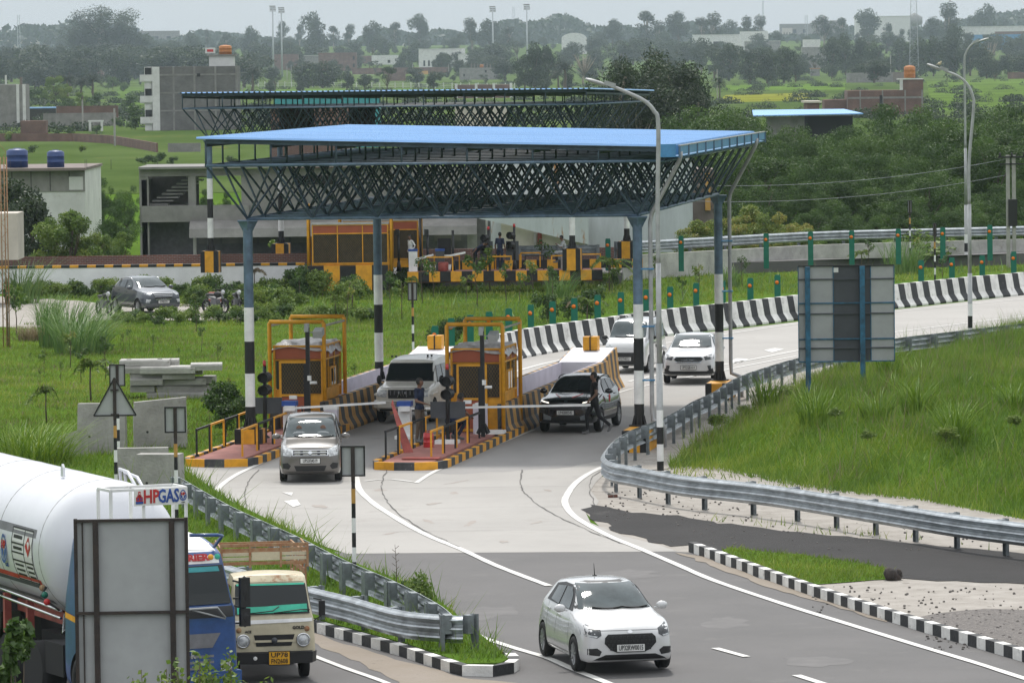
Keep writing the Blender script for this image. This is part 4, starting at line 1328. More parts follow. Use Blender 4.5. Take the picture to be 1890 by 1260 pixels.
def wheel(t, x, y, r, w=.19, spokes=7, rimmat='rim', steer=0):
    sd = 1 if x > 0 else -1
    m = MB()
    M = Matrix.Translation((x, y, r)) @ Matrix.Rotation(steer,4,'Z') @ Matrix.Rotation(R(90)*sd,4,'Y')
    m.lathe([(r*.60,-w/2),(r*.93,-w/2),(r,-w*.36),(r,w*.36),(r*.93,w/2),(r*.66,w/2),(r*.62,w*.4),(r*.60,w*.2)], n=28, M=M)
    o = obj('wheel', m, 'rubber', t)
    m = MB()
    m.lathe([(r*.64,w*.44),(r*.58,w*.42),(r*.55,w*.1)], n=28, M=M)
    m.lathe([(0,w*.36),(r*.13,w*.36),(r*.15,w*.28)], n=12, M=M)
    for k in range(spokes):
        a = 2*math.pi*k/spokes
        m.bar(M @ Vector((math.cos(a)*r*.1, math.sin(a)*r*.1, w*.32)), M @ Vector((math.cos(a)*r*.6, math.sin(a)*r*.6, w*.36)), r*.15, .03)
    m.lathe([(0,w*.02),(r*.58,w*.02)], n=20, M=M, m=1)
    obj('rim', m, [rimmat, 'opening'], o)
def mirror_part(t, x, y, z, paint, sz=(.11,.07,.075)):
    m = MB()
    for sd in (1, -1):
        m = MB(); m.ball((sd*(x+.10), y, z), sz, n=12); m.bar((sd*(x-.04), y+.02, z-.05), (sd*(x+.06), y+.01, z-.03), .05, .03)
        obj('door_mirror', m, paint, t)
def number_plate(t, pr, x, z, txt, w=.5, h=.12, lines=None, yellow=False, y=None):
    if y is None: y = pr.hit(x, z, 'f')[0].y - .03
    m = MB(); m.box((x, y, z), (w, .012, h)); m.box((x, y+.008, z), (w+.03, .01, h+.03), m=1)
    o = obj('number_plate', m, ['plate_yellow' if yellow else 'plate_white', 'ink'], t)
    lines = lines or [txt]
    for i, l in enumerate(lines):
        zz = z + (h/len(lines))*((len(lines)-1)/2 - i)
        s = h/len(lines)*1.05
        text_part('lettering', l, s, Matrix.Translation((x, y-.011, zz)) @ Matrix.Rotation(R(90),4,'X'), 'ink', o, bold=.0012, sx=w*.92/(len(l)*s*.60))
    return o

def make_car(name, label, cat, loc, yaw, spec):
    t = thing(name, label, cat, loc, yaw)
    hw = spec['w']/2
    me = car_shell(spec['st'], spec['axles'], spec['wr'], hw, [spec['paint'], 'opening'], crease=spec.get('crease', .35), cross=spec.get('cross', ()))
    smooth_angle(me, 40)
    body = link('body', me, t)
    pr = Proj(me)
    paint = spec['paint']
    def P(name, polys, side, m, off=.006, cell=.08, parent=None, sym=True):
        mb = MB()
        for poly in polys:
            patch(mb, pr, poly, side, off, cell)
            if side == 'f' and sym: patch(mb, pr, mir(poly), side, off, cell)
        if mb.f: return obj(name, mb, m, parent or t)
    # glass
    if 'pillar' in spec:
        P('windscreen_surround', [spec['pillar']], 'f', 'black_plastic', .014, .05, sym=False)
    P('windscreen', [spec['ws']], 'f', spec.get('glass', 'glass_pale'), .024, .05, sym=False)
    for sd in ('r','l'):
        if 'side_trim' in spec: P('window_surround', [spec['side_trim']], sd, 'black_plastic', .010, .05)
        for w_ in spec['side']: P('side_window', [w_], sd, spec.get('glass', 'glass_pale'), .018, .05)
        for w_ in spec.get('cladding', []): P('cladding', [w_], sd, 'black_plastic', .012)
        mb = MB()
        for (y0, z0, y1, z1) in spec.get('seams', []):
            n = 8; d = Vector((y1-y0, z1-z0)).normalized(); q = Vector((-d.y, d.x))*.006
            patch(mb, pr, [(y0-q.x,z0-q.y),(y1-q.x,z1-q.y),(y1+q.x,z1+q.y),(y0+q.x,z0+q.y)], sd, .002, .15)
        if mb.f: obj('door_seam', mb, 'ink', t)
        for (y, z) in spec.get('handles', []):
            h = pr.hit(y, z, sd)[0]
            if h:
                m = MB(); m.box((h.x, y, z), (.05,.17,.03)); obj('door_handle', m, spec.get('handle_mat', paint), t)
    for nm, polys, m, off in spec['front']:
        P(nm, polys, 'f', m, off, .05)
    for nm, polys, m, off in spec.get('front1', []):
        P(nm, polys, 'f', m, off, .05, sym=False)
    for nm, polys, m, off in spec.get('top', []):
        mb = MB()
        for poly in polys: patch(mb, pr, poly, 't', off, .12); patch(mb, pr, mir(poly), 't', off, .12)
        obj(nm, mb, m, t)
    for y in spec['axles']:
        for sd in (-1, 1): wheel(t, sd*(hw-.10), y, spec['wr'], spokes=spec.get('spokes', 7), rimmat=spec.get('rimmat','rim'))
    mx, my, mz = spec['mirror']; mirror_part(t, mx, my, mz, spec.get('mirror_mat', paint), spec.get('mirror_sz', (.11,.07,.075)))
    px, pz, txt = spec['plate']; number_plate(t, pr, px, pz, txt)
    # wipers
    m = MB()
    for (x0, x1) in spec.get('wipers', [(-.42,.12),(.12,.6)]):
        pts = []
        for k in range(7):
            x = x0+(x1-x0)*k/6; h = pr.hit(x, spec['wiper_z'] - .02*math.sin(k/6*math.pi), 'f')[0]
            if h: pts.append(h + Vector((0,-.03,.01)))
        if len(pts) > 2: m.tube(pts, .011, 5)
    if m.f: obj('wiper', m, 'ink', t)
    # rails on the roof
    for sd in (-1,1):
        if 'rails' in spec:
            y0, y1, x = spec['rails']; pts = []
            for k in range(9):
                y = y0+(y1-y0)*k/8; h = pr.hit(sd*x, y, 't')[0]
                if h: pts.append(h + Vector((0,0,.05 if 0 < k < 8 else .0)))
            m = MB(); m.tube(pts, .016, 6); obj('roof_rail', m, spec.get('rail_mat','chrome'), t)
    if 'antenna' in spec:
        y = spec['antenna']; h = pr.hit(0, y, 't')[0]
        m = MB(); m.cyl(h, h+Vector((0,.06,.22)), .01, .005, n=6); m.box(h, (.06,.1,.03)); obj('antenna', m, 'ink', t)
    return t, pr
def under(t, hw, y0, y1):
    m = MB(); m.b2(-hw+.15, hw-.15, y0, y1, .2, .3); obj('underbody', m, 'opening', t)

def car_place(fl, yaw, axle_y, side_x):
    """fl: pixel of the ground contact of the front wheel left in the photo"""
    g_ = G(*fl)
    v = Matrix.Rotation(yaw,4,'Z') @ Vector((side_x, axle_y, 0))
    return Vector((g_.x - v.x, g_.y - v.y, 0.026))

# ---- white hatchback
ST = [(-1.93,.34,.50,.60,.66,.40,.50,.46,.36),(-1.90,.26,.50,.70,.77,.62,.70,.62,.50),(-1.78,.20,.50,.80,.86,.76,.80,.74,.60),(-1.45,.19,.54,.88,.945,.79,.85,.80,.62),(-1.1,.19,.56,.92,1.0,.80,.865,.82,.64),
(-.82,.19,.57,.95,1.05,.80,.865,.80,.64),(-.55,.19,.57,.965,1.22,.80,.865,.79,.61),(-.12,.19,.57,.98,1.44,.80,.865,.785,.55),(.35,.19,.57,.99,1.50,.80,.865,.785,.56),(.95,.19,.57,1.0,1.49,.80,.865,.79,.56),(1.45,.19,.58,1.02,1.42,.80,.865,.78,.54),
(1.72,.22,.60,1.02,1.24,.78,.85,.75,.56),(1.88,.26,.60,.95,1.02,.72,.80,.70,.56),(1.93,.36,.60,.80,.86,.6,.66,.58,.46)]
swift = dict(w=1.735, wr=.315, axles=(-1.13,1.32), paint='car_white', st=ST,
 pillar=[(-.70,1.06),(.70,1.06),(.60,1.40),(.52,1.475),(-.52,1.475),(-.60,1.40)],
 ws=[(-.66,1.07),(.66,1.07),(.56,1.40),(.50,1.445),(-.50,1.445),(-.56,1.40)],
 side_trim=[(-.62,1.02),(1.30,1.06),(1.12,1.36),(.55,1.43),(.0,1.42),(-.28,1.28)],
 side=[[(-.42,1.04),(.28,1.06),(.28,1.38),(.02,1.385),(-.22,1.27)],[(.36,1.06),(.98,1.09),(.90,1.34),(.36,1.38)]],
 seams=[(-.72,.3,-.62,1.02),(.33,.25,.33,1.05),(1.0,.55,1.08,1.05),(-.7,.3,.9,.3)], handles=[(.12,.88),(.95,.92)],
 front=[('headlight', [[(.52,.80),(.86,.93),(.86,.70),(.60,.655),(.52,.70)]], 'lamp_dark', .008),
        ('lamp_strip', [[(.60,.665),(.84,.70),(.84,.725),(.59,.69)]], 'lamp_glass', .014),
        ('fog_recess', [[(.52,.42),(.60,.48),(.76,.47),(.76,.36),(.56,.34)]], 'black_plastic', .006)],
 front1=[('grille', [[(-.46,.66),(-.40,.72),(.40,.72),(.46,.66),(.47,.56),(.36,.44),(.26,.40),(-.26,.40),(-.36,.44),(-.47,.56)]], 'ink', .010),
         ('lower_bumper', [[(-.72,.215),(-.62,.29),(-.45,.36),(.45,.36),(.62,.29),(.72,.215)]], 'black_plastic', .008),
         ('bonnet_seam', [[(-.56,.775),(.56,.775),(.56,.787),(-.56,.787)]], 'stripe_grey', .003),
         ('badge', [[(-.05,.745),(0,.73),(.05,.745),(.04,.775),(0,.79),(-.04,.775)]], 'chrome', .014)],
 mirror=(.84,-.48,1.06), plate=(.0,.475,'UP32RW0015'), wiper_z=1.085, antenna=.75, spokes=9)
p = car_place((1067,1240), R(12.5), -1.13, -.77)
t, pr = make_car('hatchback', 'white hatchback driving towards the camera in the right foreground', 'car', p, R(12.5), swift)
m = MB()
for r_ in range(4):
    for c_ in range(13):
        x = -.42+c_*.07+(r_ % 2)*.035; z = .46+r_*.065
        if abs(x) > .44 - (.5-z if z < .5 else 0): continue
        h = pr.hit(x, z, 'f')[0]
        if h: m.box(h + Vector((0,-.012,0)), (.045,.01,.045), 0, 0)
obj('grille_mesh', m, 'black_plastic', t)
# blue tray behind the windscreen
m = MB(); m.lathe([(0,.0),(.2,.0),(.17,.02),(0,.03)], n=16, M=Matrix.Translation((-.02,-.74,1.083)) @ Matrix.Rotation(R(35),4,'X'))
obj('dashboard_tray', m, 'paint_blue', t)
for sd in (1,-1):
    pass

# ---- grey tall hatchback
ST = [(-1.83,.34,.50,.62,.70,.48,.54,.50,.40),(-1.80,.26,.52,.74,.84,.66,.70,.64,.54),(-1.68,.20,.54,.86,.94,.74,.77,.73,.62),(-1.40,.19,.56,.95,1.03,.755,.80,.765,.64),(-1.12,.19,.58,.99,1.09,.76,.805,.77,.65),
(-.92,.19,.58,1.01,1.16,.76,.81,.765,.65),(-.66,.19,.58,1.02,1.36,.76,.81,.76,.63),(-.32,.19,.58,1.03,1.58,.76,.81,.76,.60),(.2,.19,.58,1.04,1.66,.76,.81,.76,.61),(.9,.19,.58,1.05,1.66,.76,.81,.76,.61),(1.5,.19,.58,1.06,1.63,.76,.81,.75,.60),
(1.74,.22,.6,1.04,1.45,.74,.80,.72,.58),(1.82,.3,.6,.95,1.1,.68,.74,.66,.56)]
wagon = dict(w=1.62, wr=.30, axles=(-1.12,1.31), paint='car_grey', st=ST,
 pillar=[(-.69,1.12),(.69,1.12),(.60,1.56),(.55,1.60),(-.55,1.60),(-.60,1.56)],
 ws=[(-.66,1.13),(.66,1.13),(.58,1.54),(.53,1.575),(-.53,1.575),(-.58,1.54)],
 side=[[(-.66,1.08),(.22,1.10),(.22,1.52),(-.20,1.50),(-.48,1.30)],[(.30,1.10),(1.1,1.12),(1.1,1.5),(.30,1.52)]],
 seams=[(-.8,.3,-.75,1.05),(.26,.25,.26,1.08)], handles=[(.1,.92),(1.0,.94)],
 front=[('headlight', [[(.46,.86),(.72,.97),(.80,.93),(.80,.72),(.50,.68),(.46,.74)]], 'lamp_glass', .008),
        ('fog_recess', [[(.50,.44),(.58,.52),(.72,.50),(.70,.38),(.56,.35)]], 'black_plastic', .006)],
 front1=[('grille_surround', [[(-.46,.85),(.46,.85),(.46,.70),(-.46,.70)]], 'chrome', .007),
         ('grille', [[(-.44,.835),(.44,.835),(.44,.715),(-.44,.715)]], 'ink', .012),
         ('grille_bar', [[(-.43,.79),(.43,.79),(.43,.775),(-.43,.775)]], 'chrome', .018),
         ('air_intake', [[(-.42,.44),(.42,.44),(.36,.30),(-.36,.30)]], 'black_plastic', .008),
         ('lower_bumper', [[(-.62,.22),(-.60,.27),(.60,.27),(.62,.22)]], 'black_plastic', .008),
         ('bonnet_seam', [[(-.56,.90),(.56,.90),(.56,.91),(-.56,.91)]], 'ink', .003),
         ('badge', [[(-.06,.77),(0,.73),(.06,.77),(.04,.82),(-.04,.82)]], 'chrome', .024)],
 mirror=(.80,-.66,1.13), mirror_sz=(.12,.06,.075), plate=(.0,.57,'UP53FJ4519'), wiper_z=1.15, spokes=8, rimmat='steel_dull')
p = car_place((523,889), R(1), -1.12, -.72)
t, pr = make_car('hatchback', 'dull grey tall hatchback leaving the left lane with two people inside', 'car', p, R(1), wagon)
m = MB()
for x in (-.33,-.11,.11,.33):
    for z in (.735,.805): 
        h = pr.hit(x, z, 'f')[0]; m.box(h+Vector((0,-.02,0)), (.15,.012,.028))
obj('grille_link', m, 'chrome', t)
m = MB()
for x in (-.32,.34):
    m.ball((x,-.55,1.32), (.085,.03,.11)); m.ball((x,-.58,1.18), (.2,.03,.09), m=1)
for v in m.v:
    pass
for x in (-.30,.32):
    h = pr.hit(x, 1.33, 'f')[0]; h2 = pr.hit(x, 1.22, 'f')[0]
    if h and h2:
        m = MB(); m.ball(h+Vector((0,-.02,0)), (.075,.012,.085), n=14); m.ball(h2+Vector((0,-.02,-.02)), (.17,.012,.07), n=14, m=1)
        o = obj('occupant', m, ['skin','cloth_grey'], t)

# ---- boxy off-white utility vehicle
ST = [(-2.0,.42,.60,.74,.80,.66,.76,.72,.66),(-1.96,.36,.62,.90,.98,.74,.82,.78,.72),(-1.85,.34,.64,1.0,1.06,.78,.85,.80,.74),(-1.5,.32,.64,1.04,1.11,.80,.86,.81,.75),(-1.05,.32,.64,1.07,1.15,.80,.865,.82,.76),(-.86,.32,.64,1.08,1.20,.80,.87,.82,.76),
(-.60,.32,.64,1.09,1.64,.80,.87,.82,.68),(-.42,.32,.64,1.10,1.80,.80,.87,.82,.67),(.0,.32,.64,1.10,1.85,.80,.87,.82,.68),(.8,.32,.64,1.10,1.88,.80,.87,.82,.68),(1.7,.32,.64,1.10,1.88,.80,.87,.82,.68),(2.0,.34,.64,1.08,1.82,.80,.87,.80,.66),(2.06,.4,.64,1.0,1.5,.76,.82,.76,.64)]
bol = dict(glass='glass_car', crease=.92, cross=(5,6,7), w=1.745, wr=.35, axles=(-1.30,1.35), paint='car_cream', st=ST,
 pillar=[(-.74,1.19),(.74,1.19),(.70,1.72),(-.70,1.72)],
 ws=[(-.71,1.22),(.71,1.22),(.66,1.70),(-.66,1.70)],
 side=[[(-.55,1.16),(.25,1.16),(.25,1.64),(-.38,1.64)],[(.36,1.16),(1.05,1.16),(1.05,1.64),(.36,1.64)],[(1.15,1.16),(1.85,1.16),(1.85,1.62),(1.15,1.64)]],
 seams=[(-.62,.4,-.60,1.15),(.30,.4,.30,1.15)], handles=[(.1,1.0),(.95,1.0)], handle_mat='ink',
 front=[('headlight', [[(.47,.99),(.80,.99),(.82,.79),(.49,.77)]], 'lamp_glass', .012),
        ('fog_lamp', [[(.54,.58),(.60,.60),(.66,.58),(.66,.50),(.60,.48),(.54,.50)]], 'ink', .03)],
 front1=[('grille', [[(-.45,1.0),(.45,1.0),(.43,.74),(-.43,.74)]], 'ink', .014),('bonnet_edge', [[(-.8,1.05),(.8,1.05),(.8,1.035),(-.8,1.035)]], 'stripe_grey', .006),('lower_bumper', [[(-.7,.36),(-.7,.42),(.7,.42),(.7,.36)]], 'ink', .02)],
 mirror=(.86,-.72,1.22), mirror_mat='ink', mirror_sz=(.08,.05,.14), plate=(.0,.58,'UP53DE1490'), wiper_z=1.235, spokes=6, rimmat='steel_dull')
p = car_place((707,779), R(-10), -1.30, -.74)
t, pr = make_car('utility_vehicle', 'boxy off white utility vehicle waiting at the left toll booth', 'car', p, R(-10), bol)
m = MB()
for k in range(7): m.box((-.36+.12*k, -1.985, .86), (.03,.03,.2))
obj('grille_bar', m, 'stripe_grey', t)
m = MB(); m.tube([(-.14,-2.02,.78),(-.09,-2.02,.95),(-.03,-2.02,.80),(.03,-2.02,.80),(.09,-2.02,.95),(.14,-2.02,.78)], .014, 6); obj('badge', m, 'chrome', t)
m = MB(); pts = [(-.86,-1.86,.56),(-.72,-2.04,.56),(0,-2.1,.56),(.72,-2.04,.56),(.86,-1.86,.56)]
sweep(m, [(0,-.12),(.05,-.1),(.05,.1),(0,.12),(-.05,.1),(-.05,-.1)], [Vector((a,b,c)) for a,b,c in pts], None, (0,), closed_prof=True)
obj('bumper', m, 'car_cream', t)
for c in [o for o in bpy.data.objects if o.parent == t and o.name.startswith('number_plate')]: c.location.y -= .12
m = MB()
for x in (-.55,-.45,.3,.4): m.box((x*1.2, -.15 if abs(x)>.42 else .25, 1.89), (.04,.12,.06))
obj('roof_clip', m, 'ink', t)
for sd in (-1,1):
    pts = []; 
    m = MB(); m.box((sd*.80,-1.3,.84), (.2,1.0,.06)); obj('wheel_arch_flare', m, 'car_cream', t)

# ---- black small suv
STS = [(-2.0,.40,.56,.70,.78,.50,.58,.54,.44),(-1.96,.32,.58,.82,.92,.70,.78,.72,.60),(-1.82,.27,.60,.92,1.0,.80,.86,.80,.68),(-1.45,.25,.62,.99,1.06,.83,.89,.84,.70),(-1.08,.25,.63,1.02,1.11,.84,.90,.85,.70),(-.80,.25,.64,1.04,1.18,.84,.90,.84,.68),
(-.50,.25,.64,1.05,1.38,.84,.90,.83,.65),(-.05,.25,.64,1.06,1.56,.84,.90,.82,.60),(.4,.25,.64,1.07,1.60,.84,.90,.82,.60),(1.0,.25,.64,1.09,1.585,.84,.90,.82,.59),(1.5,.25,.64,1.12,1.50,.84,.90,.81,.56),(1.8,.28,.66,1.10,1.30,.82,.88,.78,.58),(1.96,.32,.66,1.0,1.08,.76,.84,.74,.60),(2.0,.42,.66,.85,.92,.62,.7,.62,.5)]
nex = dict(glass='glass_car', w=1.81, wr=.34, axles=(-1.17,1.33), paint='car_black', st=STS,
 ws=[(-.68,1.17),(.68,1.17),(.60,1.50),(.54,1.545),(-.54,1.545),(-.60,1.50)],
 side=[[(-.42,1.10),(.28,1.12),(.28,1.47),(.02,1.47),(-.25,1.33)],[(.36,1.12),(1.0,1.15),(.95,1.43),(.36,1.47)],[(1.1,1.17),(1.4,1.2),(1.2,1.40),(1.05,1.42)]],
 seams=[(-.72,.4,-.62,1.08),(.33,.35,.33,1.1)], handles=[(.15,.96),(.98,.99)],
 cladding=[[(-1.6,.30),(-1.6,.40),(1.7,.40),(1.7,.30)]],
 front=[('running_lamp', [[(.50,.90),(.80,.96),(.80,.93),(.50,.865)]], 'lamp_lit', .010),
        ('headlight', [[(.58,.70),(.76,.74),(.78,.60),(.60,.58)]], 'lamp_dark', .006),
        ('silver_trim', [[(.42,.48),(.66,.58),(.66,.40),(.44,.38)]], 'steel_dull', .006)],
 front1=[('grille', [[(-.5,.86),(.5,.86),(.46,.70),(-.46,.70)]], 'black_plastic', .008),('badge', [[(-.05,.90),(.05,.90),(.05,.95),(-.05,.95)]], 'chrome', .012),
  ('lower_bumper', [[(-.62,.30),(-.6,.36),(.6,.36),(.62,.30)]], 'black_plastic', .008)],
 mirror=(.88,-.52,1.14), plate=(.0,.60,'UP45BB0545'), wiper_z=1.19, rails=(-.1,1.3,.62), rail_mat='black_plastic', spokes=9, mirror_sz=(.12,.07,.08))
p = car_place((1006,797), R(-13), -1.17, -.80)
t, pr = make_car('compact_suv', 'glossy black compact suv with lit daytime lamps stopped at the right boom', 'car', p, R(-13), nex)
m = MB()
for a, b in (((-.45,-1.2,1.09),(-.2,-1.75,1.03)),((.15,-1.75,1.03),(.35,-1.2,1.10))): m.bar(Vector(a), Vector(b), .02, .01)
obj('ribbon', m, 'red_paint', t)
m = MB(); m.ball((.93,-.2,.92),(.02,.09,.13)); m.ball((.93,1.15,1.08),(.02,.1,.06)); obj('red_cloth', m, 'red_paint', t)

# ---- white suv
cre = dict(nex); cre.update(glass='glass_pale', w=1.78, paint='car_white', wr=.33,
 ws=[(-.68,1.18),(.68,1.18),(.60,1.50),(.54,1.545),(-.54,1.545),(-.60,1.50)],
 cladding=[[(-1.9,.28),(-1.9,.40),(1.9,.40),(1.9,.28)]],
 front=[('headlight', [[(.50,.92),(.80,1.0),(.82,.84),(.56,.80)]], 'lamp_dark', .008),
        ('fog_lamp', [[(.62,.62),(.74,.64),(.76,.46),(.68,.44)]], 'lamp_dark', .008),
        ],
 front1=[('grille_surround', [[(-.46,.93),(.46,.93),(.48,.85),(.40,.70),(-.40,.70),(-.48,.85)]], 'chrome', .008),
  ('grille', [[(-.43,.91),(.43,.91),(.45,.85),(.38,.72),(-.38,.72),(-.45,.85)]], 'ink', .012),
  ('grille_bar', [[(-.42,.875),(.42,.875),(.42,.86),(-.42,.86)],[(-.42,.815),(.42,.815),(.42,.80),(-.42,.80)],[(-.40,.76),(.40,.76),(.40,.745),(-.40,.745)]], 'chrome', .018),
  ('badge', [[(-.09,.84),(0,.80),(.09,.84),(0,.88)]], 'chrome', .026),
  ('lower_bumper', [[(-.84,.34),(-.80,.54),(-.60,.44),(.60,.44),(.80,.54),(.84,.34),(.70,.30),(-.70,.30)]], 'black_plastic', .010)],
 plate=(.0,.56,'UP32GB1414'), rail_mat='chrome', mirror_sz=(.12,.07,.085))
p = car_place((1232,708), R(-7), -1.17, -.78)
make_car('compact_suv', 'white suv with chrome grille bars following behind the black suv', 'car', p, R(-7), cre)

# ---- slate parked suv
eco = dict(nex); eco.update(glass='glass_pale', w=1.765, paint='car_slate',
 front=[('headlight', [[(.48,.96),(.82,1.03),(.84,.90),(.60,.84)]], 'lamp_glass', .008),
        ('fog_lamp', [[(.60,.66),(.78,.68),(.80,.54),(.66,.52)]], 'lamp_glass', .008)],
 front1=[('grille', [[(-.44,.95),(.44,.95),(.46,.82),(.36,.66),(-.36,.66),(-.46,.82)]], 'ink', .010),
  ('grille_bar', [[(-.46,.95),(.46,.95),(.46,.92),(-.46,.92)],[(-.44,.87),(.44,.87),(.44,.85),(-.44,.85)],[(-.42,.80),(.42,.80),(.42,.78),(-.42,.78)],[(-.36,.68),(.36,.68),(.36,.65),(-.36,.65)]], 'chrome', .018)],
 plate=(.0,.56,'UP78EX2917'), rail_mat='chrome')
p = G(289,580); p.z = .012
t, pr = make_car('parked_suv', 'slate grey suv parked on the dirt track behind the green field', 'car', p + Vector((-.55,1.2,0)), R(27), eco)

# ---- white van
ST = [(-1.84,.36,.56,.70,.80,.52,.58,.54,.46),(-1.80,.28,.58,.86,.96,.62,.68,.66,.58),(-1.62,.24,.60,.98,1.10,.68,.73,.70,.64),(-1.35,.22,.60,1.04,1.20,.70,.737,.71,.64),(-1.12,.22,.60,1.05,1.30,.70,.737,.71,.64),
(-.80,.22,.60,1.06,1.62,.70,.737,.71,.62),(-.58,.22,.60,1.07,1.76,.70,.737,.71,.60),(-.2,.22,.6,1.08,1.81,.70,.737,.71,.60),(.8,.22,.6,1.08,1.82,.70,.737,.71,.60),(1.6,.22,.6,1.08,1.80,.70,.737,.70,.60),(1.80,.26,.6,1.05,1.6,.69,.73,.68,.58),(1.84,.34,.6,.95,1.3,.64,.68,.62,.54)]
van = dict(crease=.6, cross=(4,7), w=1.475, wr=.29, axles=(-1.12,1.23), paint='car_white', st=ST,
 ws=[(-.64,1.22),(.64,1.22),(.58,1.68),(.50,1.73),(-.50,1.73),(-.58,1.68)],
 side=[[(-1.0,1.12),(-.15,1.12),(-.15,1.6),(-.62,1.6)],[(-.05,1.12),(.75,1.12),(.75,1.6),(-.05,1.6)],[(.85,1.12),(1.6,1.12),(1.6,1.56),(.85,1.6)]],
 seams=[(-.1,.3,-.1,1.1),(.8,.3,.8,1.1)], handles=[(-.25,.98),(.0,.98)], handle_mat='ink',
 front=[('headlight', [[(.40,.98),(.64,1.0),(.68,.84),(.44,.82)]], 'lamp_glass', .008)],
 front1=[('lower_bumper', [[(-.68,.30),(-.68,.72),(.68,.72),(.68,.30)]], 'black_plastic', .010)],
 mirror=(.76,-.98,1.2), mirror_mat='ink', plate=(.0,.5,'UP32TN8321'), wiper_z=1.24, rails=(-.3,1.4,.56), rail_mat='ink', spokes=6)
p = car_place((1126,688), R(-14), -1.12, -.66)
t, pr = make_car('van', 'white van with black lower bumper beside the end of the striped barrier', 'van', p, R(-14), van)
m = MB()
for k in range(2):
    h = pr.hit(.32-.28*k, .86, 'r')[0]
    m.cyl(h + Vector((.0,0,0)), h + Vector((.012,0,0)), .055, n=12, m=k)
obj('door_emblem', m, ['stripe_grey','ink'], t)
# ================================================================ yellow-cream mini truck
def mini_truck():
    yaw = R(9); p = G(505,1260); p.z = .02
    t = thing('mini_truck', 'cream mini truck with a rusty roof rack and a yellow number plate', 'truck', p + Vector((math.sin(yaw)*-1.0*0,0,0)), yaw)
    off = 1.85
    ST = [(-1.88,.42,.62,.94,1.04,.56,.68,.66,.58),(-1.86,.36,.62,1.02,1.12,.66,.73,.71,.64),(-1.80,.34,.62,1.10,1.22,.70,.75,.73,.66),(-1.66,.34,.62,1.13,1.45,.71,.755,.735,.66),(-1.48,.34,.62,1.15,1.74,.71,.755,.735,.64),(-1.36,.34,.62,1.15,1.85,.71,.755,.735,.64),(-1.0,.34,.62,1.15,1.88,.71,.755,.735,.64),(-.62,.34,.62,1.15,1.87,.71,.755,.735,.64),(-.56,.34,.62,1.15,1.80,.70,.75,.73,.62)]
    ST = [(y+off,)+r for (y, *r) in [(a[0], *a[1:]) for a in ST] for r in [tuple(r)]]
    me = car_shell(ST, (-1.15+off,), .29, .755, ['ace_cream','opening'], crease=.6, cross=(2,5))
    smooth_angle(me, 40); link('body', me, t); pr = Proj(me)
    def P(name, polys, side, m, o=.008, cell=.06, sym=False):
        mb = MB()
        for q in polys:
            patch(mb, pr, q, side, o, cell)
            if sym: patch(mb, pr, mir(q), side, o, cell)
        if mb.f: return obj(name, mb, m, t)
    P('windscreen', [[(-.66,1.20),(.66,1.20),(.62,1.70),(-.62,1.70)]], 'f', 'glass_car', .03)
    P('sun_cloth', [[(-.62,1.21),(.62,1.23),(.62,1.36),(.2,1.35),(-.1,1.33),(-.62,1.32)]], 'f', 'teal_cloth', .04)
    P('windscreen_strip', [[(-.60,1.68),(.60,1.68),(.60,1.71),(-.60,1.71)]], 'f', 'teal_cloth', .04)
    P('roof_rust', [[(-.66,1.73),(.66,1.73),(.62,1.84),(-.62,1.84)]], 'f', 'ace_rusty', .014)
    P('grille', [[(-.34,.84),(.38,.84),(.32,.64),(-.30,.64)]], 'f', 'ink', .01)
    P('grille_bar', [[(-.34,.75),(.38,.75),(.38,.71),(-.34,.71)]], 'f', 'ace_cream', .022)
    P('white_band', [[(-.68,1.10),(.70,1.12),(.70,1.06),(-.68,1.03)]], 'f', 'white_paint', .012)
    for w_ in ([(-1.5+off,1.2),(-.75+off,1.2),(-.75+off,1.66),(-1.36+off,1.66)],):
        P('side_window', [w_], 'r', 'glass_car', .012); P('side_window', [w_], 'l', 'glass_car', .012)
    for sx in (-1, 1):
        h = pr.hit(sx*.53, .74, 'f')[0]
        m = MB(); M = Matrix.Translation(h + Vector((0,-.02,0))) @ Matrix.Rotation(R(90),4,'X')
        m.lathe([(.125,-.03),(.125,.02),(.105,.03),(.10,.02)], n=20, M=M, m=1); m.lathe([(.10,.015),(.06,.05),(0,.06)], n=20, M=M, m=0)
        obj('headlight', m, ['lamp_glass','chrome'], t)
        h = pr.hit(sx*.60, .93, 'f')[0]
        m = MB(); m.lathe([(.05,-.01),(.045,.02),(0,.03)], n=14, M=Matrix.Translation(h) @ Matrix.Rotation(R(90),4,'X')); obj('indicator', m, 'rack_rust', t)
        m = MB(); m.box((sx*.88, .06, 1.28), (.11,.06,.26), 0, 0); m.bar((sx*.74,.14,1.45),(sx*.88,.08,1.42),.02); m.bar((sx*.74,.14,1.05),(sx*.88,.08,1.15),.02)
        obj('door_mirror', m, 'ink', t)
    h = pr.hit(0,.74,'f')[0]
    m = MB(); m.lathe([(.055,0),(.05,.02),(0,.025)], n=14, M=Matrix.Translation(h+Vector((.02,-.025,0))) @ Matrix.Rotation(R(90),4,'X')); obj('badge', m, 'sign_dark', t)
    text_part('lettering', 'GOLD', .075, Matrix.Translation((.45,pr.hit(.45,.96,'f')[0].y-.012,.955)) @ Matrix.Rotation(R(90),4,'X'), 'ink', t, bold=.003)
    text_part('lettering', 'ACE', .06, Matrix.Translation((-.44,pr.hit(-.44,.90,'f')[0].y-.012,.90)) @ Matrix.Rotation(R(90),4,'X'), 'ink', t, bold=.002)
    m = MB(); pts = [(-.74,.16,.44),(-.66,-.06,.44),(0,-.10,.44),(.66,-.06,.44),(.74,.16,.44)]
    sweep(m, [(0,-.11),(.04,-.1),(.05,.09),(0,.11),(-.04,.1),(-.04,-.1)], [Vector(a) for a in pts], None, (0,), closed_prof=True)
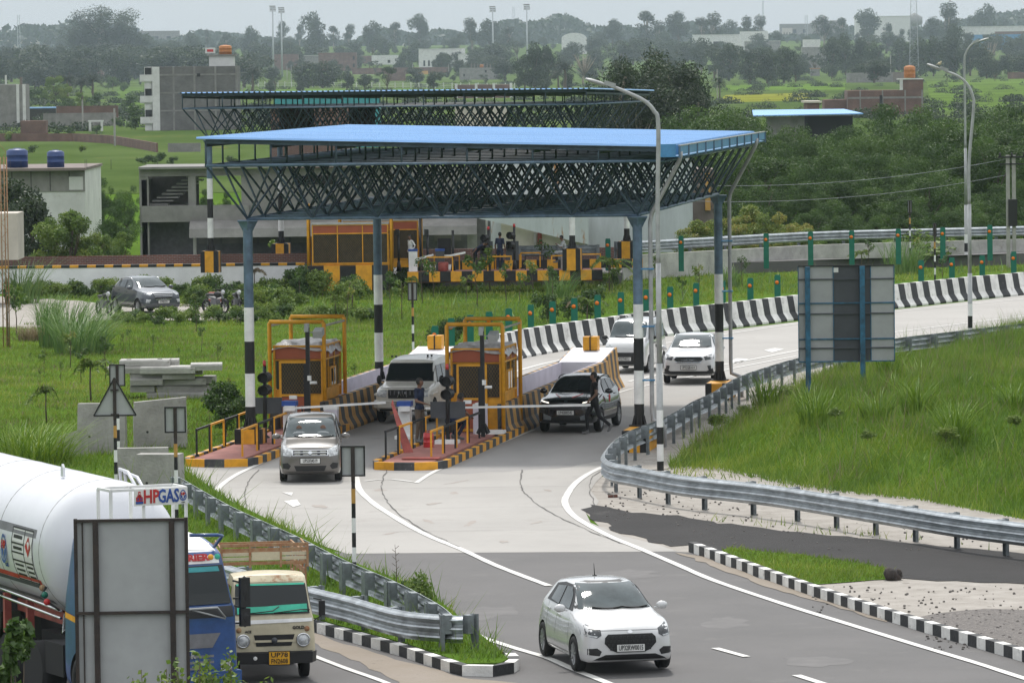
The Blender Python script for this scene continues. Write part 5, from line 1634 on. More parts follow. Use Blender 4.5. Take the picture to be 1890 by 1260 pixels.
    obj('bumper', m, 'black_plastic', t)
    m = MB(); m.lathe([(.035,0),(0,.01)], n=12, M=Matrix.Translation((-.33,-.13,.44)) @ Matrix.Rotation(R(90),4,'X')); obj('round_reflector', m, 'plate_white', t)
    number_plate(t, pr, .09, .44, None, w=.36, h=.22, lines=['UP78','FN2608'], yellow=True, y=-.17)
    m = MB()
    m.tube([(-.42,-.02,1.22),(0,-.02,1.26),(.12,0.02,1.33)], .01, 5); m.tube([(.02,-.02,1.22),(.5,-.0,1.27),(.66,0.04,1.26)], .01, 5)
    obj('wiper', m, 'ink', t)
    for sd in (-1,1):
        wheel(t, sd*.62, -1.15+off, .29, w=.16, spokes=5, rimmat='ace_cream'); wheel(t, sd*.62, 1.0+off, .29, w=.16, spokes=5, rimmat='ace_cream')
    # load bed and tall cage
    m = MB(); y0, y1 = -.45+off, 1.85+off
    m.b2(-.74,.74,y0,y1,.66,.72)
    for x in (-.74,.72): m.b2(x,x+.02,y0,y1,.72,1.05)
    m.b2(-.74,.74,y1-.02,y1,.72,1.05); m.b2(-.74,.74,y0,y0+.02,.72,1.05)
    m.b2(-.3,.3,y0,y1,.4,.66)
    obj('load_bed', m, 'ace_cream', t)
    m = MB(); zt = 2.12
    for x in (-.76,.76):
        for y in np.linspace(y0, y1, 6): m.bar((x,y,1.05),(x,y,zt-.2),.03)
        for z in (1.2, 1.4, 1.6, 1.8, zt-.1): m.bar((x,y0,z),(x,y1,z),.03,.09)
        for k in range(8):
            ya = y0+(y1-y0)*k/8; m.bar((x,ya,zt-.2),(x,ya+.14,zt),.015)
        m.bar((x,y0-.05,zt),(x,y1,zt+.03),.03)
    for z in (1.4,1.75,zt-.18,zt): m.bar((-.76,y1,z),(.76,y1,z),.03,.04)
    obj('cage', m, 'rack_rust', t)
    m = MB()
    for z in (1.98,2.06,2.14,2.22,2.30): m.bar((-.76,y0-.12,z),(.78,y0-.12,z),.03,.058, 0 if z not in (2.06,2.14) else 1)
    for x in (-.76,-.25,.3,.78): m.bar((x,y0-.14,1.9),(x,y0-.14,2.33),.04,.03)
    m.b2(-.22,.28,y0-.16,y0-.14,2.03,2.18,1)
    for x in (-.76,.78): 
        for z in (2.0,2.12,2.24): m.bar((x,y0-.12,z),(x,y0+.9,z+.06),.03)
    obj('rack', m, ['rack_rust','ace_cream'], t)
mini_truck()

# ================================================================ gas tanker
def tanker():
    yaw = R(25); p = G(322,1324); p.z = .02
    t = thing('tanker_truck', 'blue cabbed gas tanker with a long white tank, behind the near sign board', 'tanker truck', p, yaw)
    hw = 1.2; o_ = 0
    ST = [(0,.55,1.0,1.62,1.72,.9,1.05,1.02,.95),(.04,.48,1.0,1.70,1.80,1.08,1.16,1.12,1.04),(.14,.42,1.0,1.76,1.92,1.14,1.19,1.17,1.10),(.30,.42,1.0,1.80,2.45,1.16,1.2,1.18,1.06),(.42,.42,1.0,1.82,2.68,1.16,1.2,1.18,1.05),(.75,.42,1.0,1.84,2.84,1.16,1.2,1.18,1.03),(1.4,.42,1.0,1.84,2.94,1.16,1.2,1.18,1.03),(2.0,.42,1.0,1.84,2.94,1.16,1.2,1.18,1.03),(2.1,.5,1.0,1.84,2.88,1.14,1.18,1.16,1.0)]
    me = car_shell(ST, (1.2,), .5, 1.2, ['truck_blue','opening'], crease=.6, cross=(2,4))
    smooth_angle(me, 40); link('cab', me, t); pr = Proj(me)
    def P(name, polys, side, m, o=.008, cell=.1, sym=False, parent=None):
        mb = MB()
        for q in polys:
            patch(mb, pr, q, side, o, cell)
            if sym: patch(mb, pr, mir(q), side, o, cell)
        if mb.f: return obj(name, mb, m, parent or t)
    P('roof_front', [[(-1.12,2.50),(1.12,2.50),(1.02,2.93),(-1.02,2.93)]], 'f', 'white_paint', .012)
    P('roof_top', [[(-1.05,.5),(1.05,.5),(1.05,2.05),(-1.05,2.05)]], 't', 'white_paint', .010)
    P('windscreen', [[(-1.08,1.84),(1.08,1.84),(1.02,2.47),(-1.02,2.47)]], 'f', 'glass_car', .03)
    P('windscreen_strip', [[(-.95,2.37),(.95,2.37),(.93,2.45),(-.93,2.45)]], 'f', 'cyan_sheet', .04)
    P('dark_cowl', [[(-1.1,1.62),(1.1,1.62),(1.1,1.80),(-1.1,1.80)]], 'f', 'black_plastic', .014)
    P('grille', [[(-.85,1.36),(.85,1.36),(.7,1.12),(-.7,1.12)]], 'f', 'stripe_grey', .014)
    for k in range(4): P('grille_slat', [[(-.72,1.0-.1*k),(.72,1.0-.1*k),(.72,.96-.1*k),(-.72,.96-.1*k)]], 'f', 'stripe_grey', .02)
    P('headlight', [[(.84,.86),(1.04,.88),(1.06,.68),(.86,.66)]], 'f', 'lamp_glass', .014, sym=True)
    P('side_window', [[(.5,1.86),(1.3,1.86),(1.3,2.4),(.72,2.4)]], 'l', 'glass_car', .014); P('side_window', [[(.5,1.86),(1.3,1.86),(1.3,2.4),(.72,2.4)]], 'r', 'glass_car', .014)
    P('side_stripe', [[(.25,1.50),(2.05,1.66),(2.05,1.56),(.25,1.40)]], 'l', 'yellow_paint', .014)
    yh = pr.hit(.4, 2.62, 'f')[0]
    text_part('lettering', 'GAS CARRIER', .155, Matrix.Translation((.20, yh.y-.05, 2.60)) @ Matrix.Rotation(R(68),4,'X'), 'paint_red', t, bold=.008, sx=1.25)
    for x, mm in ((.84,'yellow_paint'),(.96,'teal_cloth')):
        h = pr.hit(x, 2.6, 'f')[0]; m = MB(); m.lathe([(.05,0),(.045,.02),(0,.02)], n=14, M=Matrix.Translation(h+Vector((0,-.02,0))) @ Matrix.Rotation(R(70),4,'X')); obj('painted_spot', m, mm, t)
    text_part('lettering', 'R', .14, Matrix.Translation((.34, -.03, 1.0)) @ Matrix.Rotation(R(90),4,'X'), 'chrome', t, bold=.006)
    for sx in (-1,1):
        for (z, h_) in ((2.0,.5),(1.58,.3)):
            m = MB(); m.box((sx*1.34,.12,z), (.17,.1,h_)); m.ball((sx*1.34,.12,z), (.1,.06,h_*.56)); m.bar((sx*1.16,.2,z+.2),(sx*1.34,.15,z+.15),.03); m.bar((sx*1.16,.2,z-.1),(sx*1.34,.15,z-.1),.03)
            obj('door_mirror', m, 'black_plastic', t)
    m = MB(); m.tube([(-1.5,-.25,1.82),(-.2,-.22,1.80),(.75,-.12,1.80),(.9,-.1,1.62)], .02, 6); m.tube([(.3,-.14,1.78),(.9,-.1,1.60)], .015, 6); obj('wiper_arm', m, 'pole_grey', t)
    m = MB(); m.tube([(.95,.5,2.75),(1.05,.35,2.95),(.9,.2,2.98),(.4,.2,3.0)], .03, 8); obj('horn_pipe', m, 'truck_blue', t)
    for sd in (-1,1): wheel(t, sd*1.05, 1.2, .5, w=.3, spokes=6, rimmat='black_plastic')
    m = MB(); m.b2(-1.2,1.2,-.06,.25,.42,.72); obj('bumper', m, 'truck_blue', t)
    # board over the cab
    m = MB()
    zb, zt = 3.25, 3.78; x0, x1, y0, y1 = -.88, .46, .5, 1.1
    for x in (x0, -.3, x1):
        for y in (y0, y1): m.bar((x,y,2.85),(x,y,zt),.045)
    for z in (zt,):
        m.bar((x0,y0,z),(x1,y0,z),.045); m.bar((x0,y1,z),(x1,y1,z),.045); m.bar((x0,y0,z),(x0,y1,z),.045); m.bar((x1,y0,z),(x1,y1,z),.045)
    obj('board_frame', m, 'white_paint', t)
    m = MB(); bx0, bx1 = -.48, .47; m.b2(bx0,bx1,y0-.06,y0-.03,zt-.27,zt+.01); bo = obj('name_board', m, 'plate_white', t)
    RX = Matrix.Rotation(R(90),4,'X')
    text_part('lettering', 'HP', .31, Matrix.Translation((-.185,y0-.066,zt-.13)) @ RX, 'paint_red', bo, bold=.008, sx=.74)
    text_part('lettering', 'GAS', .31, Matrix.Translation((.125,y0-.066,zt-.13)) @ RX, 'paint_blue', bo, bold=.008, sx=.66)
    m = MB(); c = Vector((-.395,y0-.066,zt-.13))
    m.box(c+Vector((0,0,.075)), (.06,.008,.09),0,0); m.box(c+Vector((0,0,-.03)), (.18,.008,.09),0,0); m.box(c+Vector((0,0,.02)), (.11,.008,.06),0,0); m.box(c+Vector((0,0,-.10)), (.2,.008,.05),0,1)
    m.box(c+Vector((0,-.006,.08)), (.02,.008,.03),0,2); m.box(c+Vector((-.04,-.006,-.03)), (.03,.008,.04),0,1); m.box(c+Vector((.04,-.006,-.03)), (.03,.008,.04),0,1)
    m.v = [c + Vector(((v.x-c.x)*.65, v.y-c.y, (v.z-c.z)*.85)) for v in m.v]
    obj('emblem', m, ['paint_red','paint_blue','plate_white'], bo)
    def drop(parent, M, s):
        m = MB(); n = 22; pts = []
        for k in range(n):
            a = 2*math.pi*k/n; pts.append((.42*s*math.sin(a)*(1-.25*math.cos(a)), s*.62*math.cos(a)))
        ring = MB(); vs = [M @ Vector((x, y, .0)) for x, y in pts] + [M @ Vector((x*.8, y*.8, .0)) for x, y in pts]
        ring.add(vs, [(k, (k+1)%n, (k+1)%n+n, k+n) for k in range(n)], 0)
        for sx in (-1,1): ring.add([M @ Vector(q) for q in ((0,-.55*s,.001),(sx*.12*s,-.05*s,.001),(sx*.32*s,.05*s,.001),(sx*.28*s,-.22*s,.001))], [(0,1,2,3)], 0)
        o = obj('emblem', ring, 'paint_blue', parent)
        return o
    drop(bo, Matrix.Translation((.385,y0-.068,zt-.12)) @ RX, .15)
    text_part('lettering', 'HP', .06, Matrix.Translation((.385,y0-.07,zt-.10)) @ RX, 'paint_red', bo, bold=.003)
    text_part('lettering', 'GAS', .035, Matrix.Translation((.385,y0-.07,zt-.24)) @ RX, 'ink', bo)
    # chassis of the tractor
    m = MB(); m.b2(-.45,.45,2.0,5.2,.75,1.0)
    for k in range(9): m.b2(-1.1,1.1,2.25+.12*k,2.32+.12*k,.95-.04*abs(k-4),1.02-.04*abs(k-4))
    for sd in (-1,1):
        for y in (3.6, 4.9): m.cyl((sd*.75,y,.5),(sd*1.2,y,.5),.5,n=24)
    m.b2(-1.15,-.6,2.2,3.1,.5,1.05)
    obj('chassis', m, 'opening', t)
    # the tank trailer (swings on its own pin but travels with the cab)
    T = Matrix.Translation((.05,2.75,0)) @ Matrix.Rotation(R(-3),4,'Z')
    Rr = 1.22; zc = 2.52; L = 11.0
    m = MB(); M = T @ Matrix.Translation((0,-.35,zc)) @ Matrix.Rotation(R(-90),4,'X')
    prof = [(0,0)] + [(Rr*math.sin(a), .75-.75*math.cos(a)) for a in np.linspace(.12, math.pi/2, 12)] + [(Rr,L*.3),(Rr,L*.6),(Rr,L-.7)] + [(Rr*math.cos(a), L-.7+.7*math.sin(a)) for a in np.linspace(.1, math.pi/2, 8)]
    m.lathe(prof, n=64, M=M)
    tk = obj('tank', m, 'tank_white', t)
    def tp(y, phi, off=.006): return T @ Vector((-(Rr+off)*math.cos(phi), y, zc+(Rr+off)*math.sin(phi)))
    def band(y0, y1, f0, f1, slope=0, m_='stripe_grey', name='stripe', off=.006, tipcut=.0):
        mb = MB(); n = 24; vs = []
        for k in range(n+1):
            y = y0+(y1-y0)*k/n
            for f in (f0, f1): vs.append(tp(y + (tipcut if f == f0 and k == 0 else 0), f, off))
        mb.add(vs, [(2*k, 2*k+1, 2*k+3, 2*k+2) for k in range(n)], 0, True)
        obj(name, mb, m_, tk)
    y0 = .8
    band(y0, 10, R(18), R(11)); band(y0, 10, R(-24), R(-28.5), m_='paint_red'); band(y0, 10, R(-29), R(-33), m_='sign_dark'); band(y0+.1, 10, R(-45), R(-50), m_='stripe_grey')
    # emblem and placard wrapped on the tank
    def local(y, phi, s=1):
        P0 = tp(y, phi, .012); ey = (tp(y-.1, phi, .012) - P0).normalized(); up = (tp(y, phi+.1, .012) - P0).normalized()
        return Matrix((ey, up, ey.cross(up))).transposed().to_4x4(), P0
    def LM(y, phi):
        A, P0 = local(y, phi); A.translation = P0; return A
    drop(tk, LM(2.65, R(-4)), .42)
    text_part('lettering', 'HP', .2, LM(2.65, R(-1)), 'paint_red', tk, bold=.006)
    text_part('lettering', 'GAS', .10, LM(2.65, R(-18)), 'paint_blue', tk)
    mb = MB(); A = LM(1.55, R(-6)); n = 8
    def q2(u, v, e=.0): 
        return tp(1.55-u, R(-6)+v/Rr, .008+e)
    def rect(u0,u1,v0,v1,mi,e=0):
        vs = []; k = 4
        for i in range(k+1):
            v = v0+(v1-v0)*i/k; vs += [q2(u0,v,e), q2(u1,v,e)]
        mb.add(vs, [(2*i, 2*i+1, 2*i+3, 2*i+2) for i in range(k)], mi)
    W2, H2 = .62, .48
    rect(-W2,W2,-H2,H2,0,0)
    for a,b,c,d in ((-W2,W2,H2-.03,H2),(-W2,W2,-H2,-H2+.03),(-W2,-W2+.03,-H2,H2),(W2-.03,W2,-H2,H2),(.1,.13,-H2,H2),(-W2,.1,.18,.21),(-W2,.1,.02,.05),(-W2,W2,-.12,-.09)): rect(a,b,c,d,1,.004)
    for k in range(3): rect(-.5,.0,-.2-.09*k,-.16-.09*k,1,.004); rect(.2,.55,-.2-.09*k,-.16-.09*k,1,.004)
    rect(-.5,0,.28,.34,1,.004); rect(-.5,0,.09,.14,1,.004)
    vs = [q2(.36,.36,.006), q2(.52,.18,.006), q2(.36,.0,.006), q2(.2,.18,.006)]; mb.add(vs, [(0,1,2,3)], 2)
    obj('hazard_placard', mb, ['plate_white','ink','paint_red'], tk)
    # lugs, walkway and ladder rail on top
    for y in (1.9, 6.2):
        mb = MB(); mb.prism([(-.08,0),(-.06,.16),(0,.22),(.06,.16),(.08,0)], -.02, .02, axis='X')
        for v in mb.v: v.y += y; v.z += zc+Rr-.03; v.x += -.35
        mb.v = [T @ v for v in mb.v]
        obj('lifting_lug', mb, 'tank_white', tk)
    mb = MB(); pts = [T @ Vector(q) for q in ((.45,1.1,zc+Rr-.08),(.45,1.15,zc+Rr+.12),(.45,.7,zc+Rr+.10),(.5,.0,zc+Rr-.35))]; mb.tube(pts, .03, 8)
    pts = [T @ Vector(q) for q in ((.6,1.3,zc+Rr-.12),(.6,1.35,zc+Rr+.05),(.62,.7,zc+Rr+.0),(.66,.0,zc+Rr-.42))]; mb.tube(pts, .03, 8)
    obj('hand_rail', mb, 'tank_white', tk)
    mb = MB()
    for (a, b) in (((-.95,.2,1.55),(-1.25,5,1.75)),((-.95,.2,1.42),(-1.25,5,1.62))): mb.cyl(T @ Vector(a), T @ Vector(b), .025, n=8)
    mb.tube([T @ Vector(q) for q in ((-.9,.1,1.5),(-1.0,-.1,1.2),(-.9,-.25,1.35),(-.8,-.1,1.5))], .03, 6)
    obj('side_pipe', mb, 'chrome', tk)
    mb = MB(); mb.boxM(T @ Matrix.Translation((0,6.2,1.25)), (.9,9.5,.22)); 
    for y in (2.2,3.6): mb.boxM(T @ Matrix.Translation((-.9,y,1.2)), (.12,.12,.7))
    for y in (4.6,6.0,7.4,8.8): mb.boxM(T @ Matrix.Translation((-.5,y,1.3)), (.9,.25,.35), 1)
    obj('trailer_frame', mb, ['red_board','sign_dark'], t)
    for y in (7.5, 8.8, 10.1):
        for sd in (-1,1):
            mb = MB(); mb.cyl(T @ Vector((sd*.75,y,.5)), T @ Vector((sd*1.2,y,.5)), .5, n=24); obj('wheel', mb, 'rubber', t)
    for y in (.55, 3.0, 5.4, 7.8):
        mb = MB(); n_ = 48; vs = []
        for k in range(n_):
            a = 2*math.pi*k/n_
            for q, e_ in ((-.012,.0),(.0,.006),(.012,.0)): vs.append(T @ Vector(((Rr+e_)*math.cos(a), y+q, zc+(Rr+e_)*math.sin(a))))
        mb.add(vs, [(3*k+j, 3*((k+1)%n_)+j, 3*((k+1)%n_)+j+1, 3*k+j+1) for k in range(n_) for j in (0,1)], 0, True)
        obj('weld_seam', mb, 'plaster_grey', tk)
    mb = MB(); mb.tube([T @ Vector((-1.02,.7,zc-.55)), T @ Vector((-1.2,.55,zc-.75)), T @ Vector((-1.0,.1,zc-.95))], .02, 6, 0)
    for k, mi in ((0,1),(1,2),(2,3)): mb.ball(T @ Vector((-1.1-.03*k,.75-.22*k,zc-.62-.1*k)), .06, m=mi)
    obj('signal_lamp', mb, ['ink','rack_rust','delineator','paint_red'], t)
tanker()

# ================================================================ signs seen from behind
def back_sign(label, px, ytop, s_hint, w_, h_, kind='box', ground=None, polecol=('rust','white_paint','black_paint','yellow_faded')):
    D = FPX/s_hint
    top = at(px, ytop, D)
    t = thing('road_sign', label, 'road sign', (top.x, top.y, 0), R(random.uniform(-4,4)))
    m = MB(); H = top.z
    zb = H-h_
    m.cyl((0,0,-.3),(0,0,H-h_), .04, n=10, m=0)
    nb = int((H-h_)/.32)
    for k in range(nb): m.cyl((0,0,H-h_-.25-.3*k-.3),(0,0,H-h_-.25-.3*k), .0425, n=10, caps=False, m=(1 if k % 3 else 3) if k % 2 == 0 else 2)
    m.b2(-.04,.04,-.045,.0,H-h_-.1,H-.02, 0)
    obj('pole', m, list(polecol), t)
    if kind == 'box':
        m = MB(); m.b2(-w_/2+.02,w_/2-.02,.01,.02,H-h_+.02,H-.02,0)
        for x in (-w_/2,w_/2-.03): m.b2(x,x+.03,-.03,.03,H-h_,H,1)
        for z in (H-h_,H-.03): m.b2(-w_/2+.03,w_/2-.03,-.03,.03,z,z+.03,1)
        obj('panel', m, ['sign_grey','ink'], t)
    else:
        m = MB(); a = (-w_/2, H-h_); b = (w_/2, H-h_); c = (0, H)
        m.prism([a,b,c], .012, .02, axis='Y')
        obj('panel', m, 'sign_grey', t)
        m = MB()
        for p, q in ((a,b),(b,c),(c,a)): m.bar((p[0],0,p[1]),(q[0],0,q[1]),.05,.035)
        obj('rim_frame', m, 'ink', t)
        m = MB()
        for z in (H-h_+.02, H-.3): m.b2(-.1,.1,-.05,.005,z-.02,z+.02)
        obj('bracket', m, 'rust', t)
    return t
back_sign('square backed sign on a striped pole left of the middle island tip', 651, 822, 90.6, .5, .63)
back_sign('square backed sign on a striped pole at the left guard rail', 323, 750, 81, .49, .60)
back_sign('triangular sign seen from behind above the white tank', 211, 697, 75, 1.04, .93, 'tri')
back_sign('small square backed sign behind the triangular sign', 216, 672, 70, .42, .58)
back_sign('small square backed sign on a thin striped pole in the field behind the toll lanes', 761, 521, 52.6, .33, .64)
back_sign('small backed sign beyond the far guard rail', 1725, 412, 40, .18, .62)
back_sign('narrow backed sign among the thorn trees beyond the far wall', 1679, 370, 37, .22, .62)

def near_board():
    D = 75; s = FPX/D
    c0 = at(139, 957, D); c1 = at(343, 953, D)
    t = thing('sign_board', 'large rusty framed sign board seen from behind in front of the gas tanker', 'sign board', ((c0.x+c1.x)/2, D, 0), R(2))
    w_ = (c1.x-c0.x); H = c0.z; zb = H-2.9; x0, x1 = -w_/2, w_/2
    m = MB(); m.b2(x0+.02,x1-.02,.03,.04,zb,H-.02); obj('panel', m, 'sign_grey', t)
    m = MB()
    for x in (x0,x1): m.b2(x-.025,x+.025,-.02,.05,zb-.01,H)
    m.b2(x0+.09,x0+.11,-.01,.03,zb,H-.04)
    for z in (H-.03,zb): m.b2(x0,x1,-.025,.045,z-.02,z+.02)
    obj('frame', m, 'rust', t)
    m = MB()
    for x in (x0+.29,x1-.21): m.b2(x-.04,x+.04,-.05,.028,-.3,H-.05)
    obj('post', m, 'rust', t) 
    m = MB(); m.b2(x0,x1,-.04,.025,H-1.39,H-1.35); obj('crossbar', m, 'rust', t)
near_board()
def big_board():
    D = 9600/62.5
    tl = at(1473,490,D); tr = at(1650,490,D); bl = at(1475,667,D)
    t = thing('sign_board', 'large dark and grey sign board on two blue posts, seen from behind', 'sign board', ((tl.x+tr.x)/2, D, 0), 0)
    w_ = tr.x-tl.x; H = (tl.z+tr.z)/2; h = 2.83; x0 = -w_/2; zb = H-h
    xs = [x0, x0+w_*.365, x0+w_*.755, x0+w_]
    m = MB()
    for i in range(3): m.b2(xs[i]+.002, xs[i+1]-.002, .03+.012*(i==1), .06+.012*(i==1), zb, H, 1 if i == 1 else 0)
    obj('panel', m, ['sign_grey','sign_dark'], t)
    m = MB()
    for x in xs: m.b2(x-.012,x+.012,-.0,.03,zb,H,1)
    for f, mi in ((.0,2),(.14,0),(.39,1),(.5,0),(.765,1),(.86,0),(1.0,1)): m.b2(x0,x0+w_,-.01,.028,H-h*f-.022,H-h*f+.014,mi)
    obj('frame', m, ['sign_dark','sign_blue','ink'], t)
    for fx_ in (.095,.665):
        m = MB(); x = x0+w_*fx_; m.b2(x-.075,x+.075,-.14,-.012,-.3,H-.02)
        obj('post', m, 'sign_blue', t)
    m = MB(); m.b2(x0+w_*.37,x0+w_*.42,.02,.029,H-.2,H-.06); obj('sticker', m, 'plate_white', t)
big_board()

# ================================================================ street lamps and poles
def lamp(label, px, pybase, ptop, arm_px, Dd=None, bands=True, flip=1):
    base = G(px, pybase) if Dd is None else Vector((at(px, pybase, Dd).x, Dd, 0))
    D = base.y
    t = thing('street_lamp', label, 'street lamp', base, 0, 'street lamps')
    zt = at(px, ptop, D).z; ax = [at(a, b, D) - base for a, b in arm_px]
    m = MB()
    pts = [Vector((0,0,-.2)), Vector((0,0,zt*.35)), Vector((0,0,zt*.7))] + ax
    m.tube([pts[0], Vector((0,0,zt*.32))], .085, 14); m.tube([Vector((0,0,zt*.32)), Vector((0,0,zt*.62))], .07, 14)
    P = smooth_path([Vector((0,0,zt*.62)), Vector((0,0,zt*.8))] + ax, 5)
    m.tube(P, .062, 12, r1=.045)
    obj('pole', m, 'pole_grey', t)
    m = MB()
    for k in range(4): m.cyl((0,0,.45*k-.2+.0),(0,0,.45*k+.25), .0885, n=14, caps=False, m=k % 2)
    m2 = m
    if bands: obj('painted_band', m, ['black_paint','white_paint'], t)
    a, b = ax[-2], ax[-1]; d = (b-a).normalized()
    m = MB(); M = d.to_track_quat('Y','Z').to_matrix().to_4x4(); M.translation = b + d*.1
    m.lathe([(0,0),(.06,.03),(.12,.2),(.12,.45),(.07,.6),(0,.62)], n=12, M=M @ Matrix.Rotation(R(-90),4,'X') @ Matrix.Diagonal((1,.45,1,1)))
    m.boxM(M @ Matrix.Translation((0,-.05,.05)), (.16,.3,.12))
    obj('lamp_head', m, 'pole_grey', t)
    return t
lamp('tall curved street lamp standing before the toll canopy', 1219, 868, 250, [(1215,232),(1207,205),(1190,187),(1160,172),(1138,163),(1128,160)])
lamp('tall curved street lamp at the right edge of the grassed bank', 1791, 640, 215, [(1797,200),(1796,180),(1787,158),(1770,142),(1752,134),(1744,131)])
lamp('thin brown curved street lamp behind the right lamp', 1783, 440, 140, [(1780,118),(1783,98),(1790,86),(1797,80),(1800,79)], Dd=266)
t = thing('bird', 'small brown bird perched on the head of the right street lamp', 'bird', at(1734,121,G(1791,640).y), R(30))
m = MB(); m.ball((0,0,.07), (.05,.10,.055)); m.ball((0,-.09,.13), .035, n=8); m.cyl((0,-.12,.13),(0,-.16,.125), .012, .002, n=6); m.box((0,.14,.05), (.04,.14,.015), rx=R(-15)); m.cyl((.015,0,-.01),(.015,0,.04),.005,n=4); m.cyl((-.015,0,-.01),(-.015,0,.04),.005,n=4)
obj('body', m, 'ace_rusty', t)
# ================================================================ people
def person(label, loc, rz, joints, cloth, voxel=.011, radii=None, extras=None):
    """joints: dict of points (local, metres). cloth(v) -> material index on [skin, hair, shirt, trousers, shoe]"""
    J = {k: Vector(v) for k, v in joints.items()}
    mb = MB()
    def cap(a, b, r0, r1, n=12):
        a, b = J[a] if isinstance(a, str) else Vector(a), J[b] if isinstance(b, str) else Vector(b)
        d = b-a
        K = 5
        for k in range(K+1):
            pass
        mb.cyl(a, b, r0, r1, n=n); mb.ball(a, r0, n=n); mb.ball(b, r1, n=n)
    ch, pv = J['chest'], J['pelvis']
    up = (ch-pv).normalized(); side = (J['shr']-J['shl']).normalized(); fwd = side.cross(up)*-1
    def ell(c, sx, sy, sz):
        M = Matrix((side, fwd, up)).transposed().to_4x4()
        mb.ball(c, (sx, sy, sz), n=16, M=M)
    ell(ch, .165, .11, .19); ell(pv.lerp(ch,.5), .145, .105, .2); ell(pv, .155, .12, .13)
    cap('shl','shr', .062, .062); cap('chest','neck', .10, .058); cap('neck','head0', .055, .052)
    hd = J['head']; fx = J.get('face', Vector((0,-1,0))).normalized()
    hs_ = fx.cross(Vector((0,0,1))).normalized(); hu = hs_.cross(fx)
    HM = Matrix((hs_, -fx, hu)).transposed().to_4x4()
    mb.ball(hd, (.072,.092,.112), n=18, M=HM)
    mb.ball(hd + fx*.03 - hu*.06, (.05,.05,.05), n=12)
    mb.ball(hd + fx*.092 - hu*.012, (.013,.016,.022), n=8, M=HM)       # nose
    for sgn in (-1,1): mb.ball(hd + hs_*.074*sgn - hu*.005, (.012,.02,.03), n=8, M=HM)
    mb.ball(hd + fx*.082 - hu*.052, (.026,.012,.01), n=8, M=HM)         # lips
    mb.ball(hd + hu*.028 - fx*.012, (.08,.098,.10), n=18, M=HM)       # hair cap volume
    for s in 'lr':
        cap('sh'+s, 'el'+s, .052, .040); cap('el'+s, 'wr'+s, .040, .027)
        w, e = J['wr'+s], J['el'+s]; d = (w-e).normalized(); sd_ = d.cross(Vector((0,0,1)) if abs(d.z) < .9 else Vector((0,1,0))).normalized(); nn_ = d.cross(sd_)
        M = Matrix((sd_, d, nn_)).transposed().to_4x4()
        mb.ball(w + d*.05, (.038,.055,.018), n=10, M=M)
        for k, (o_, L_) in enumerate(((-.028,.062),(-.010,.074),(.009,.070),(.027,.055))):
            a = w + d*.085 + sd_*o_; b = a + d*L_*.55 + sd_*o_*.2; c = b + d*L_*.35 + nn_*.022
            mb.cyl(a, b, .0098, .009, n=6); mb.cyl(b, c, .009, .008, n=6); mb.ball(c, .008, n=6)
        a = w + d*.03 - sd_*.034; b = a - sd_*.03 + d*.035; c = b + d*.028
        mb.cyl(a, b, .012, .010, n=6); mb.cyl(b, c, .010, .009, n=6); mb.ball(c, .009, n=6)
        cap('hp'+s, 'kn'+s, .088, .060); cap('kn'+s, 'an'+s, .060, .042)
        an = J['an'+s]; ft = J['ft'+s]
        cap('an'+s, an + Vector((0,0,-.03)), .042, .045); mb.cyl(an + Vector((0,0,-.045)), ft, .042, .034, n=10); mb.ball(ft, (.04,.04,.03), n=10)
    o = link('p', mesh_from('p', mb, ['skin']))
    r = o.modifiers.new('r', 'REMESH'); r.mode = 'VOXEL'; r.voxel_size = voxel
    sm = o.modifiers.new('s', 'SMOOTH'); sm.iterations = 3; sm.factor = .5
    me = bake(o, 'person')
    mats = ['skin','hair'] + list(cloth['mats'])
    me.materials.clear()
    for m_ in mats: me.materials.append(MATS[m_])
    def seg_d(p, a, b):
        v = b-a; t_ = max(0, min(1, (p-a).dot(v)/max(v.dot(v),1e-9))); return (p-a-v*t_).length, t_
    mi = []
    for f in me.polygons:
        p = f.center
        dl = []
        for nm, a, b, r_ in (('head','head','head0',.09),('neck','neck','head0',.055),('torso','pelvis','chest',.16),('torso','shl','shr',.06),('ul','shl','ell',.05),('ul','shr','elr',.05),('fl','ell','wrl',.035),('fl','elr','wrr',.035),('th','hpl','knl',.08),('th','hpr','knr',.08),('ca','knl','anl',.05),('ca','knr','anr',.05),('ft','anl','ftl',.04),('ft','anr','ftr',.04)):
            d_, t_ = seg_d(p, J[a], J[b]); dl.append((d_-r_, nm, t_))
        for s in 'lr':
            d_ = (p-(J['wr'+s]+(J['wr'+s]-J['el'+s]).normalized()*.08)).length - .07; dl.append((d_, 'hand', 0))
        d_, nm, t_ = min(dl)
        m_ = 0
        if nm == 'head':
            q = p - hd
            lz = q.dot(hu); ly = q.dot(fx)
            m_ = 1 if (lz > .045 or (ly < .012 and lz > -.05)) else 0
            if lz < -.085 and ly < .02: m_ = 0
        elif nm in ('torso',): m_ = 2 if (p-pv).dot(up) > -.04 else 3
        elif nm == 'ul': m_ = 2 if t_ < cloth.get('sleeve', .75) else 0
        elif nm == 'fl': m_ = 2 if cloth.get('long') else 0
        elif nm == 'th': m_ = 3
        elif nm == 'ca': m_ = 3 if t_ < .95 else 4
        elif nm == 'ft': m_ = 4
        if nm == 'th' and (p-pv).dot(up) > -.03: m_ = 2
        mi.append(m_)
    me.polygons.foreach_set('material_index', mi)
    me.polygons.foreach_set('use_smooth', [True]*len(mi))
    ob = link('person', me); ob.scale = (cloth.get('sc', 1),)*3; ob.location = loc; ob.rotation_euler = (0,0,rz)
    return tag(ob, label, 'person')
